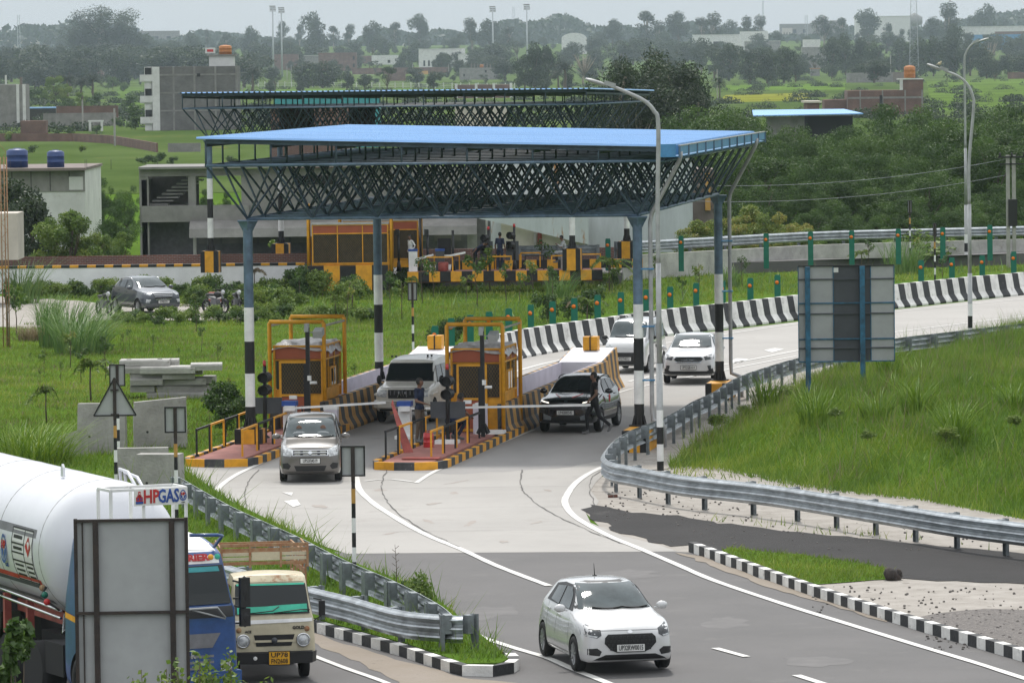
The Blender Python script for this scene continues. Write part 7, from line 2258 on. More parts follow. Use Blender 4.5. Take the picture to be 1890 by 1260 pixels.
# blue roofed shed
D = Gt(1480,238).y*.78
a = at(1388,203,D); b = at(1590,210,D)
t = thing('shed', 'long shed with a sky blue sheet roof among the thorn trees', 'shed', ((a.x+b.x)/2, D, 0), 0)
hw = (b.x-a.x)/2; z = at(1480,210,D).z
m = MB(); m.add([(-hw,-3,z-.1),(hw,-3,z),(hw-1.6,6,z+.42),(-hw+.3,6,z+.42)], [(0,1,2,3)]); m.add([(-hw,-3,z-.22),(hw,-3,z-.12),(hw-1.6,6,z+.28),(-hw+.3,6,z+.28)], [(3,2,1,0)]); m.add([(-hw,-3,z-.1),(hw,-3,z),(hw,-3,z-.12),(-hw,-3,z-.22)],[(0,3,2,1)])
mat('shed_sheet', (.17,.36,.66), .6, var=.08); obj('roof', m, 'shed_sheet', t)
m = MB(); m.b2(-hw+1.5, -hw*.05, -1, -.8, 0, z-.3); obj('wall', m, 'plaster_grey', t)
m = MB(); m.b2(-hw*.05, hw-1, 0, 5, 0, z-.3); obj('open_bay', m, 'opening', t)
small('small brick hut left of the stepped brick building', 1490, 1512, 190, 205, 'brick', roofm='plaster_cream', name='hut', D=D+60)

# distant town
tw = [(0,70,70,'plaster_cream',20,72),(70,130,62,'plaster_white',14,60),(85,98,48,'plaster_cream',30,60),(15,45,60,'plaster_grey',10,75),(255,330,57,'plaster_grey',14,66),(290,345,64,'plaster_white',10,64),(1095,1120,60,'plaster_white',10,60),(1440,1500,44,'plaster_grey',12,60),(1500,1560,38,'plaster_grey',12,60),(945,965,40,'plaster_brown',14,60),(1445,1462,52,'plaster_cream',10,60)]
for i, (x0, x1, yt, m_, dp, yy) in enumerate(tw):
    bldg('town_building', f'hazy town building on the horizon, {ORD[i]} of those modelled along the skyline', 'building', x0, x1, yt, 100, m_, dp, D=4900+150*(i % 4), wins=((.1,.2,.5,.7),(.4,.5,.5,.7),(.7,.8,.5,.7)))
t = thing('sports_hall', 'white domed hall roof on the horizon right of the floodlights', 'hall', (at(1060,70,3600).x, 3600, 0), 0)
s_ = FPX/3600; m = MB(); hw = 23/s_*1.0
pts = [(hw*math.cos(a), at(1060,72,3600).z + (11/s_)*math.sin(a)) for a in np.linspace(math.pi, 0, 14)]
m.prism([(-hw,0)] + pts + [(hw,0)], 0, 20, axis='Y'); obj('roof', m, 'plaster_white', t)
t = thing('water_tower', 'round water tower on the horizon at upper right', 'water tower', (at(1688,40,4600).x, 4600, 0), 0)
z1 = at(1688,30,4600).z; m = MB(); m.lathe([(0,z1+3),(7,z1-1),(7,z1-7),(3,z1-9),(0,z1-9)], n=16); m.cyl((0,0,0),(0,0,z1-8),2.5,n=12); obj('bowl', m, 'plaster_grey', t)

# masts
def floodlight(label, px, ytop, D):
    z = at(px, ytop, D).z; t = thing('floodlight_mast', label, 'floodlight', (at(px, ytop, D).x, D, 0), 0, 'floodlight masts')
    m = MB(); m.cyl((0,0,0),(0,0,z-1), .55, .35, n=8); obj('mast', m, 'lattice_grey', t)
    s_ = D/FPX
    m = MB()
    for r_ in range(3):
        for c_ in range(5): m.box((-5*s_+c_*2.3*s_+r_*.5*s_, 0, z-r_*3.2*s_), (1.7*s_, .4, 2.2*s_), rz=R(15))
        m.bar((-5.5*s_,.4,z-r_*3.2*s_),(5.5*s_,.4,z-r_*3.2*s_),.3)
    m.bar((-6*s_,.3,z-9*s_),(6*s_,.3,z-9*s_),.3)
    obj('lamp_bank', m, 'plaster_grey', t)
floodlight('tall stadium floodlight, leftmost of four on the skyline', 503, 12, 2700)
floodlight('tall stadium floodlight, second from the left on the skyline', 519, 15, 2700)
floodlight('tall stadium floodlight, third from the left on the skyline', 909, 13, 2900)
floodlight('tall stadium floodlight, rightmost of four on the skyline', 972, 9, 2900)
def tower(label, px, ytop, D, wb, wt, g='lattice towers'):
    z = at(px, ytop, D).z; t = thing('lattice_tower', label, 'lattice tower', (at(px, ytop, D).x, D, 0), 0, g)
    m = MB(); n = 14; r = max(.25, .9*D/FPX)
    def c(k, i, j): 
        w_ = wb+(wt-wb)*k/n; return Vector((i*w_/2, j*w_/2, z*k/n))
    for k in range(n):
        for i, j in ((-1,-1),(1,-1),(1,1),(-1,1)): m.bar(c(k,i,j), c(k+1,i,j), r*.5)
        m.bar(c(k,-1,-1), c(k+1,1,-1), r*.3); m.bar(c(k,1,-1), c(k+1,-1,-1), r*.3); m.bar(c(k,-1,-1), c(k,1,-1), r*.3)
    obj('lattice', m, 'lattice_grey', t)
tower('grey lattice tower at upper right before the water tower', 1686, -22, 2300, 4.2, 2.2)
tower('thin lattice tower on the horizon left of the rightmost floodlight', 948, 12, 5000, 3, 2)
tower('thin mast tower on the horizon behind the white factory hall', 1408, 2, 4500, 1.8, 1)
tower('thin mast tower on the horizon at the far left', 34, 28, 4500, 2.5, 2)
tower('small mast tower on the horizon right of the factory hall', 1488, 28, 4500, 2.5, 2)

# power poles and wires
def upole(label, px, yb, yt, D=None, r=.11, cross=True, g='concrete poles in the fields'):
    b = Gt(px, yb) if D is None else Vector((at(px, yb, D).x, D, 0)); z = at(px, yt, b.y).z - b.z
    t = thing('utility_pole', label, 'utility pole', b, 0, g)
    m = MB(); m.b2(-r, r, -r, r, -.2, z); obj('pole', m, 'grey_concrete', t)
    return t
a1 = upole('concrete utility pole, left of the pair at the right edge', 1861, 445, 286, D=262, r=.09, g='paired concrete poles')
a2 = upole('concrete utility pole, right of the pair at the right edge', 1872, 445, 286, D=262, r=.09, g='paired concrete poles')
t = a1; m = MB(); z = at(1866,290,262).z; m.bar((-.5,-.1,z),(1.0,-.1,z),.08); m.bar((-.4,-.1,z-.35),(.9,-.1,z-.35),.06); m.b2(.0,.45,-.2,.2,z*.38,z*.62); 
for x in (-.4,.2,.8): m.cyl((x,-.1,z),(x,-.1,z+.22),.05,n=6)
obj('cross_arm', m, 'ink', t)
for i, (px, yb, yt) in enumerate([(1585,134,111),(1603,134,111),(1624,134,112),(1644,152,102),(1761,133,100),(1765,133,104),(1808,140,105),(1851,140,104),(1324,185,128),(448,110+90,160),(154,205,184),(224,150,122),(246,143,121),(530,150,122),(538,155,120),(724,140,120),(762,150,118),(828,140,118),(153,243,184),(212,270,200)]):
    upole(f'thin pale pole standing in the distant fields, {ORD[i]} of the row', px, yb, yt, r=.16 if yb < 170 else .12)
m = MB()
for dz in (0, -.8):
    p = at(1862,293,262) + Vector((0,0,dz)); q = at(1000,318,262) + Vector((0,0,dz))
    pts = [p.lerp(q, k/20) + Vector((0,0,-4*.5*(k/20)*(1-k/20)*2)) for k in range(21)]
    m.tube(pts, .012, 4)
t = thing('power_line', 'sagging power wires crossing before the thorn trees', 'power line', (0,262,0), 0); obj('wire', m, 'steel_dull', t, world=True)
# fences in the fields
m = MB(); P = W([(430,160),(700,163),(950,166)]); 
for p in resample(P, 12): m.b2(p.x-.15,p.x+.15,p.y-.15,p.y+.15,0,2.2)
for a, b in zip(resample(P,12), resample(P,12)[1:]):
    for z in (.6,1.2,1.8): m.bar(a+Vector((0,0,z)), b+Vector((0,0,z)), .08)
o = obj('field_fence', m, 'plaster_white'); tag(o, 'long pale post and rail fence across the distant field', 'fence')
# field strips
for (pts, m_, lb, nm) in (([(1340,176),(1500,172),(1490,186),(1320,190)], (.19,.20,.03), 'yellow green strip of crop in the far field', 'crop_field'),([(1340,158),(1560,154),(1560,166),(1330,168)], (.10,.17,.03), 'bright green strip of crop beyond the yellow strip', 'crop_field'),([(1710,150),(1890,146),(2100,150),(2100,215),(1890,205),(1720,205)], (.09,.145,.03), 'green meadow at the right behind the brick building', 'meadow'),([(430,166),(960,163),(960,175),(430,180)], (.09,.155,.03), 'green field strip before the pale fence', 'crop_field'),([(215,160),(265,158),(265,240),(215,235)], (.08,.13,.03), 'green meadow between the left houses', 'meadow')):
    nmn = 'm_'+lb.replace(' ','_'); mat(nmn, m_, .95, scale=.02, var=.15, spots=((.06,.08,.02), .06, .58, .1), spec=0)
    mb = MB(); mb.sheet(W(pts), .06); [setattr(v, 'z', v.z) for v in mb.v]; struct(nm, mb, nmn, lb)
# ================================================================ vegetation
def leaf_quads(cen, nrm, size, aspect=.5, rg=rng):
    """diamond leaves: cen (N,3), nrm (N,3), size (N,)"""
    N = len(cen)
    nrm = nrm/np.maximum(np.linalg.norm(nrm, axis=1, keepdims=True), 1e-6)
    a = rg.normal(size=(N,3)); u = np.cross(nrm, a); u /= np.maximum(np.linalg.norm(u, axis=1, keepdims=True), 1e-6)
    v = np.cross(nrm, u); s = size[:,None]
    V = np.stack([cen-u*s*.5, cen+v*s*.5*aspect, cen+u*s*.5, cen-v*s*.5*aspect], 1)
    return V.reshape(-1,3)
def np_mesh(name, V, nf, k, matname, var=None):
    me = bpy.data.meshes.new(name)
    me.vertices.add(len(V)); me.vertices.foreach_set('co', V.astype(np.float32).ravel())
    me.loops.add(nf*k); me.loops.foreach_set('vertex_index', np.arange(nf*k, dtype=np.int32))
    me.polygons.add(nf); me.polygons.foreach_set('loop_start', np.arange(0, nf*k, k, dtype=np.int32))
    try: me.polygons.foreach_set('loop_total', np.full(nf, k, dtype=np.int32))
    except Exception: pass
    me.materials.append(MATS[matname])
    if var is not None:
        at_ = me.attributes.new('var', 'FLOAT', 'FACE'); at_.data.foreach_set('value', np.clip(var,0,1).astype(np.float32))
    me.update(calc_edges=True); me.validate()
    return me
def crown(name, clumps, n, size, matname, seed, aspect=.6, droop=0, flat=0):
    rg = np.random.default_rng(seed)
    cl = np.array([c[:3] for c in clumps]); rr = np.array([c[3] for c in clumps]); sq = np.array([c[4] if len(c) > 4 else .8 for c in clumps])
    w = rr**2; w = w/w.sum()
    k = rg.choice(len(cl), n, p=w)
    d = rg.normal(size=(n,3)); d /= np.linalg.norm(d, axis=1, keepdims=True)
    rad = rr[k]*(.45 + .62*rg.random(n)**.7)
    # lumpy outline
    rad *= 1 + .22*np.sin(d[:,0]*5+k)*np.cos(d[:,2]*4+k*2)
    c = cl[k] + d*rad[:,None]*np.stack([np.ones(n), np.ones(n), sq[k]], 1)
    if droop: c[:,2] -= droop*rg.random(n)**2
    nr = d*.6 + rg.normal(size=(n,3))*.7 + np.array([0,0,.5])
    cv = rg.random(len(cl))
    var = .5*cv[k] + .5*rg.random(n)
    V = leaf_quads(c, nr, size*(.6+.8*rg.random(n)), aspect, rg)
    return np_mesh(name, V, n, 4, matname, var)
def trunk_mesh(name, h, r, limbs, matname='bark', lean=0, seed=0, base=0):
    rd = random.Random(seed); m = MB()
    pts = [Vector((lean*k/5 + rd.uniform(-.03,.03)*h*(k>0), rd.uniform(-.02,.02)*h*(k>0), h*k/5 + (-.3 if k == 0 else 0))) for k in range(6)]
    m.tube(pts, r, 8, r1=r*.45)
    for c in limbs:
        c = Vector(c[:3]); z = min(max(c.z*.45, h*.3), h)
        p0 = pts[min(5, max(0, int(z/h*5)))]
        mid = p0.lerp(c, .5) + Vector((rd.uniform(-.1,.1), rd.uniform(-.1,.1), .05))*h*.3
        m.tube([p0, mid, c], r*.45, 5, r1=r*.12)
    return mesh_from(name, m, matname)
PRO = {}
def proto_tree(kind, seed):
    key = (kind, seed)
    if key in PRO: return PRO[key]
    rd = random.Random(seed*77+hash(kind) % 1 + len(kind))
    H = 10.0; cl = []
    if kind in ('round','dark'):
        for k in range(16):
            a = rd.uniform(0, 6.28); r = rd.uniform(.4, 3.4); z = rd.uniform(1.6, 8.4)
            cl.append((r*math.cos(a), r*math.sin(a), z - .05*r*r*.6, rd.uniform(1.2, 2.2), .8))
        cl.append((0,0,8.3,1.7,.8))
        cm = crown('crown', cl, 4200, .46, 'leaf_far' if kind == 'round' else 'leaf_dark', seed, .7); tm = trunk_mesh('trunk', 5, .35, cl[:7], seed=seed)
    elif kind == 'tall':
        for k in range(15):
            z = rd.uniform(2.8, 9.3); r = rd.uniform(.1, 1.7)*(1.15 - abs(z-6)/7); a = rd.uniform(0, 6.28)
            cl.append((r*math.cos(a), r*math.sin(a), z, rd.uniform(.5, 1.15), 1.1))
        cm = crown('crown', cl, 2800, .36, 'leaf_far', seed, .45, droop=.5); tm = trunk_mesh('trunk', 8.8, .18, cl, 'bark_pale', seed=seed)
    elif kind == 'airy':
        for k in range(13):
            a = rd.uniform(0, 6.28); r = rd.uniform(1.2, 3.8); z = 8.6 - .16*r*r + rd.uniform(-1.6,.5)
            cl.append((r*math.cos(a), r*math.sin(a), z, rd.uniform(.7, 1.3), .55))
        cm = crown('crown', cl, 2000, .34, 'leaf_far', seed, .6); tm = trunk_mesh('trunk', 5, .25, cl, seed=seed)
    elif kind == 'acacia':
        for k in range(30):
            a = rd.uniform(0, 6.28); r = rd.uniform(.5, 5.4); z = rd.uniform(1.2, 8.8)*(1-.012*r*r)
            cl.append((r*math.cos(a), r*math.sin(a), z+.6, rd.uniform(.9, 1.9), .55))
        cm = crown('crown', cl, 17000, .30, 'leaf_acacia', seed, .35, droop=.5); tm = trunk_mesh('trunk', 5, .3, cl[:10], seed=seed)
    elif kind == 'big':
        for k in range(34):
            z = rd.uniform(2.2, 9.2); r = rd.uniform(.2, 2.9)*(1.1 - abs(z-5.5)/9); a = rd.uniform(0, 6.28)
            cl.append((r*math.cos(a), r*math.sin(a), z, rd.uniform(.6, 1.2), 1.2))
        cm = crown('crown', cl, 14000, .24, 'leaf_dark', seed, .4, droop=.8); tm = trunk_mesh('trunk', 8.5, .25, cl[:16], 'bark_pale', seed=seed)
    elif kind in ('neem','neemy'):
        for k in range(24):
            a = rd.uniform(0, 6.28); r = rd.uniform(.3, 4.0); z = rd.uniform(1.5, 9.0)*(1-.015*r*r)
            cl.append((r*math.cos(a), r*math.sin(a), z+.3, rd.uniform(.8, 1.5), .8))
        cm = crown('crown', cl, 9000, .36, 'leaf_bright' if kind == 'neem' else 'leaf_yellow', seed, .5); tm = trunk_mesh('trunk', 6, .25, cl[:10], seed=seed)
    elif kind == 'palm':
        m = MB(); rg = np.random.default_rng(seed); cs = []; ns = []
        for k in range(46):
            a = rd.uniform(0, 6.28); el = rd.uniform(-.5, 1.3); L = 3.4
            for j in range(26):
                t_ = j/25; x = L*t_*math.cos(el); z = L*t_*math.sin(el) - 1.6*t_*t_
                for q in (-1, 1): cs.append((x*math.cos(a)+q*.12*math.sin(a), x*math.sin(a)-q*.12*math.cos(a), 6.9+z)); ns.append((math.sin(a)*q*.5, -math.cos(a)*q*.5, 1))
        cs = np.array(cs); ns = np.array(ns) + rg.normal(size=(len(ns),3))*.3
        V = leaf_quads(cs, ns, np.full(len(cs), .5), .25, rg)
        cm = np_mesh('crown', V, len(cs), 4, 'leaf_far', rg.random(len(cs))*.7); tm = trunk_mesh('trunk', 7, .42, [], seed=seed)
    elif kind == 'shrub':
        for k in range(9):
            a = rd.uniform(0, 6.28); r = rd.uniform(0, 4.5); cl.append((r*math.cos(a), r*math.sin(a), rd.uniform(2.5, 7.5), rd.uniform(1.8, 3.0), .9))
        cm = crown('crown', cl, 1500, .95, 'leaf_bright', seed, .5); tm = trunk_mesh('trunk', 5, .18, cl[:6], seed=seed)
    elif kind == 'shrubd':
        for k in range(9):
            a = rd.uniform(0, 6.28); r = rd.uniform(0, 4.0); cl.append((r*math.cos(a), r*math.sin(a), rd.uniform(2.5, 8), rd.uniform(1.5, 2.6), .9))
        cm = crown('crown', cl, 1400, .9, 'leaf_acacia', seed, .5); tm = trunk_mesh('trunk', 5, .18, cl[:6], seed=seed)
    elif kind == 'bare':
        tm = trunk_mesh('trunk', 7, .3, [(rd.uniform(-3,3), rd.uniform(-3,3), rd.uniform(6,10)) for k in range(26)], 'bark_pale', seed=seed); cm = crown('crown', [(0,0,8,2.5,.8)], 60, .3, 'leaf_far', seed)
    PRO[key] = (cm, tm); return PRO[key]
NMS = dict(round='tree', dark='tree', tall='tall_tree', airy='tree', acacia='thorn_tree', big='tall_tree', neem='leafy_tree', neemy='leafy_tree', palm='palm_tree', shrub='shrub', shrubd='shrub', bare='bare_tree')
def plant(kind, loc, h, wd=None, label='', cat='tree', group=None, seed=None):
    seed = random.randint(1,3) if seed is None else seed
    cm, tm = proto_tree(kind, seed)
    t = bpy.data.objects.new(NMS[kind], None); C.objects.link(t); tag(t, label, cat, group)
    t.location = loc; t.rotation_euler = (0,0,random.uniform(0,6.28))
    s = h/10; t.scale = ((wd or 1)*s, (wd or 1)*s, s)
    link('crown', cm, t); link('trunk', tm, t)
    return t
def tree_at(kind, px, yt, D, wd=1, label='', cat='tree', group=None, seed=None, z0=None):
    z0 = zg(D) if z0 is None else z0; top = at(px, yt, D); b = Vector((top.x, D, z0))
    return plant(kind, b, max(1, top.z-z0), wd, label, cat, group, seed)

# far belt of tall trees on the skyline
TALL = [(350,58),(382,52),(418,58),(458,46),(520,34),(556,40),(577,18),(612,44),(642,40),(690,36),(728,36),(757,60),(776,22),(848,58),(868,26),(900,34),(938,44),(970,55),(1130,34),(1192,14),(1214,36),(1250,20),(1294,26),(1318,18),(1348,34),(1376,26),(1402,24),(1440,72),(1520,22),(1552,28),(1606,12),(1640,40),(1668,52),(1716,30),(1748,-2),(1792,24),(1822,4),(1852,30)]
for i, (x, y) in enumerate(TALL):
    tree_at('tall' if i % 3 else 'round', x+random.uniform(-3,3), y, 3900+random.uniform(-300,500), random.uniform(1.1,1.6) if i % 3 else .8, 'tall hazy tree rising above the tree belt on the skyline', group='tall trees along the skyline')
for (x, y, w_) in ((160,36,1.5),(188,8,1.9),(228,44,1.7),(252,56,1.6),(140,56,1.5)):
    tree_at('big' if x == 188 else 'round', x, y, 3300, w_ if x == 188 else 1.0, 'tree of the big dark clump standing above the orchard at upper left', group='clump of tall trees at upper left')
x = -20
while x < 1920:
    yh = 105 - .012*(x-945)
    D = random.uniform(3700, 4600)
    tree_at('round', x, yh - random.uniform(22, 46), D, random.uniform(.8,1.5), 'distant round tree in the hazy belt under the skyline', group='round trees of the hazy belt'); x += random.uniform(13, 22)
x = -10
while x < 480:
    tree_at('round', x, random.uniform(76, 108) - .012*(x-200), random.uniform(1900,3100), random.uniform(1.1,1.7), 'round tree of the dense orchard at upper left', group='orchard trees at upper left'); x += random.uniform(12, 20)
# distant wood
def distant_wood():
    rg = np.random.default_rng(5); n = 46000
    X_ = rg.uniform(-640, 640, n); Y_ = rg.uniform(4800, 5600, n)
    hgt = 16 + 10*np.sin(X_*.013+1) + 6*np.sin(X_*.041) + 4*np.sin(X_*.11+2)
    Z_ = 22 + rg.random(n)**.6*np.maximum(hgt*.8, 5)
    cen = np.stack([X_, Y_, Z_], 1); V = leaf_quads(cen, rg.normal(size=(n,3)), np.full(n, 6.5), .8, rg)
    o = link('distant_wood', np_mesh('distant_wood', V, n, 4, 'leaf_far', rg.random(n)*.7)); tag(o, 'unbroken far woodland fading into the haze at the horizon', 'wood', kind='stuff')
distant_wood()
# middle distance trees
MID = [('dark',20,84,152,1.0),('dark',62,78,155,.9),('dark',100,108,150,.7),('round',595,111,163,1.5),('round',640,130,168,1.1),('round',672,136,168,1.1),('airy',714,114,172,1.0),('round',800,130,168,1.1),('round',742,96,134,1.1),('round',822,96,135,1.0),('round',757,112,138,.8),
 ('dark',985,74,168,.75),('dark',1008,82,165,.6),('dark',968,98,165,.8),('round',912,78,132,1.3),('round',880,88,130,1.0),('round',935,92,132,1.0),('dark',1045,132,170,1.0),('round',1000,145,176,1.3),('round',1085,105,150,1.1),('round',1105,88,130,1.2),('round',1145,72,124,1.2),('round',1168,68,120,1.2),
 ('round',1235,96,130,1.2),('round',1262,80,128,1.0),('round',1294,66,138,.7),('round',1318,78,146,.9),('dark',1345,76,150,1.0),('dark',1384,88,154,1.1),('dark',1416,84,155,1.1),('dark',1446,82,154,1.0),('round',1468,112,152,1.0),
 ('dark',1535,64,142,.8),('dark',1560,58,140,.8),('dark',1590,68,141,.8),('dark',1612,72,142,.7),('round',1640,104,142,.9),('round',1660,70,132,1.1),('dark',1698,66,141,.9),('dark',1722,64,142,.7),('round',1756,40,128,.7),('dark',1760,66,141,.9),('round',1790,70,141,.9),('dark',1814,82,142,.8),
 ('round',1862,98,142,1.1),('round',1892,96,142,1.2),('round',1887,64,112,1.0),('round',1535,118,147,1.0),('round',1838,112,142,1.0),('round',500,148,170,1.2),('round',420,152,172,1.1),('round',555,148,170,1.0),('round',300,108,132,1.2),('round',480,104,128,1.0),('round',345,100,130,1.2),('round',535,112,132,.9),('round',566,96,124,1.0),('round',630,82,116,1.0)]
for i, (k, x, y, yb, w_) in enumerate(MID):
    tree_at(k, x, y, Gt(x, yb).y, w_, 'dark green tree among the houses and fields of the middle distance', group='middle distance trees')
rm = random.Random(21)
for i in range(215):
    x = rm.uniform(240, 1900); yh = 105-.012*(x-945); yb = yh + rm.choice((rm.uniform(-4,20), rm.uniform(10,34), rm.uniform(30,58)))
    if x < 480: yb -= 6
    p = Gt(x, yb); s_ = FPX/p.y; hh = rm.uniform(5, 11) if yb > yh+22 else rm.uniform(8, 15)
    if yb > yh+34 and rm.random() < .5: hh = rm.uniform(2.5,5)
    plant(rm.choice(('round','round','dark','tall','airy')), p, hh, rm.uniform(.9,1.7), 'dark green tree among the houses and fields of the middle distance', group='middle distance trees')
def scrub():
    rg = np.random.default_rng(15); N = 1300; xs = rg.uniform(-10, 1900, N); X_ = []; Y_ = []; R_ = []
    for x, u in zip(xs, rg.random(N)):
        yh = 105-.012*(x-945); p = G(x, yh + 10 + 125*u**1.3)
        X_.append(p.x); Y_.append(p.y); R_.append(rg.uniform(.4, 2.3))
    X_ = np.array(X_); Y_ = np.array(Y_); R_ = np.array(R_)
    ok = (Y_ > 300) & (Y_ < 2300) & ~((Y_ < 420) & (X_ > 3)); X_, Y_, R_ = X_[ok], Y_[ok], R_[ok]; n = 110000; k = rg.choice(len(X_), n, p=R_**2/np.sum(R_**2))
    d = rg.normal(size=(n,3)); d /= np.linalg.norm(d, axis=1, keepdims=True); d *= rg.random((n,1))**.45
    c = np.stack([X_[k]+d[:,0]*R_[k]*1.5, Y_[k]+d[:,1]*R_[k], np.abs(d[:,2])*R_[k]*.8], 1); cv = rg.random(len(X_))
    V = leaf_quads(c, rg.normal(size=(n,3))+np.array([0,-.4,.5]), R_[k]*.22, .7, rg)
    tag(link('scrub', np_mesh('scrub', V, n, 4, 'leaf_far', .6*cv[k]+.4*rg.random(n))), 'low scrub scattered over the far fields', 'scrub', kind='stuff')
scrub()
for (x, y, D, lb) in ((466,116,1650,'date palm standing alone right of the unfinished grey block'),(124,130,1500,'date palm below the upper left houses, left of three'),(150,136,1450,'date palm below the upper left houses, middle of three'),(171,128,1450,'date palm below the upper left houses, right of three'),(1042,104,1500,'date palm right of the round dark tree'),(1030,124,1600,'bushy date palm below the other one at centre'),(1328,136,1150,'lone palm with a tall trunk at the edge of the yellow green strip')):
    tree_at('palm', x, y, D, 1.3 if D > 1200 else .8, lb, 'palm')
tree_at('bare', 1076, 95, 1900, 1.2, 'leafless pale tree right of the date palms', 'bare tree')
tree_at('bare', 1826, 74, 2400, 1.0, 'leafless tree before the white factory at right', 'bare tree')
# left middle ground
for (k, x, y, yb, w_) in (('neem',100,138,192,1.0),('neem',82,150,190,.9),('neem',118,152,198,.9),('shrubd',130,176,206,1.2),('neem',150,168,206,.9),('shrubd',172,164,200,1.0),('shrubd',62,160,192,1.3),('shrubd',208,140,166,1.3),('shrubd',228,150,170,1.2),('shrubd',240,172,200,1.3),('shrubd',258,184,230,1.1),('shrubd',218,212,236,1.1),('shrubd',250,212,240,1.2),('shrubd',178,228,246,1.1),('shrubd',130,232,250,1.0),('shrubd',268,282,304,1.6),('shrubd',290,276,304,1.4),('shrubd',318,290,306,1.2),('shrubd',430,284,304,1.5),('shrub',20,240,262,1.3),('shrubd',104,238,252,1.2),('shrub',90,186,206,1.0),('shrubd',60,266,284,1.4),('shrub',150,268,282,1.2)):
    tree_at(k, x, y, Gt(x, yb).y, w_, 'green bush in the weedy ground left of the unfinished blocks', 'bush', 'bushes of the left middle ground')
for (k, x, y, D, w_) in (('dark',18,318,262,.8),('dark',58,352,258,.8),('neem',100,392,253,.9),('neem',130,372,252,.9),('neem',160,402,253,.8),('neem',188,430,256,.9),('acacia',215,376,276,.7),('acacia',190,322,320,.5),('acacia',235,330,330,.5),('neem',225,418,266,.7),('acacia',415,350,330,.5),('acacia',380,345,335,.5)):
    tree_at(k, x, y, D, w_, {'dark':'dense dark tree at the left edge before the flat roofed house','neem':'bright leafy tree behind the white retaining wall at left','acacia':'feathery tree between the left house and the unfinished building'}[k], group={'dark':'dark trees at the left edge','neem':'bright leafy trees behind the left wall','acacia':'feathery trees by the unfinished building'}[k])
# big tree behind the right end of the canopies
for (x, y, w_, D) in ((1150,104,1.0,420),(1205,84,1.1,430),(1262,110,1.0,425),(1290,160,.9,420),(1120,170,.9,430),(1240,160,1.2,415),(1180,150,1.2,415)):
    tree_at('big', x, y, D, w_, 'tall dark tree of the clump behind the right end of the canopies', group='tall dark clump behind the canopies')
# thorn thicket on the right
i = 0
for (D, xs, y0, dy) in ((372, range(1300, 1960, 52), 188, 12),(345, range(1280, 1960, 50), 212, 16),(318, range(1300, 1960, 54), 258, 20),(298, range(1290, 1960, 54), 318, 22),(284, range(1500, 1960, 60), 370, 16)):
    for x in xs:
        y = y0 + random.uniform(-dy, dy)
        if x > 1560 and D > 340: y -= 0
        if 1360 < x < 1610 and D > 340: y += 32 if D > 360 else 14
        tree_at('acacia', x+random.uniform(-14,14), y, D+random.uniform(-6,6), random.uniform(.75,1.0), 'feathery green thorn tree in the thicket at the right', group='thorn trees of the right thicket')
tree_at('acacia', 1330, 186, 350, .9, 'highest thorn tree with a pale feathery top, left of the blue shed roof'); tree_at('acacia', 1296, 205, 352, .8, 'feathery thorn tree just below the big dark clump')
for (x, y, D) in ((1262,432,270),(1290,404,274),(1325,388,276),(1358,398,272),(1392,376,276),(1425,392,272),(1458,398,274),(1486,420,270),(1340,426,268),(1410,430,268),(1450,436,268),(1376,436,267)):
    tree_at('neemy', x, y, D, random.uniform(.9,1.2), 'yellow green young tree behind the far grey wall', group='yellow green young trees behind the far wall')
tree_at('shrub', 1690, 408, 268, 1.8, 'pale flowering bush behind the far grey wall', 'bush')

# shrubs along the wall, around the parking and between the plazas
k = 0
def shrub(px, yb, h, w_, kind='shrub'):
    b = G(px, yb)
    plant(kind, b, h, w_, 'leafy green shrub in the planted row between the two plazas', 'shrub', 'planted shrubs between the two plazas')
for x in range(30, 560, 13): shrub(x+random.uniform(-5,5), 546+random.uniform(-7,6), random.uniform(.65,1.1), 1.1, random.choice(('shrub','shrub','shrubd')))
for x in range(345, 560, 13): shrub(x+random.uniform(-5,5), 570+random.uniform(-8,10), random.uniform(.7,1.2), 1.1, random.choice(('shrub','shrubd')))
for x in range(212, 700, 13): shrub(x+random.uniform(-5,5), 598+random.uniform(-5,7)-(x-212)*.02, random.uniform(.45,.85), 1.2, random.choice(('shrub','shrub','shrubd')))
for x in range(540, 800, 15): shrub(x+random.uniform(-6,6), 532+random.uniform(-6,30)*(1 if x < 700 else .3), random.uniform(.8,1.6), 1.0, random.choice(('shrub','shrubd')))
for x in range(800, 1150, 22): shrub(x+random.uniform(-8,8), 524+random.uniform(-3,8), random.uniform(.4,.8), 1.2, random.choice(('shrub','shrubd')))
for (x, y) in ((810,640),(838,640),(1010,596),(1050,590),(1075,585),(1090,590),(412,775),(430,760),(445,785),(418,800),(1500,590),(640,560)):
    shrub(x, y, random.uniform(1.0,1.5), .9, 'shrubd')
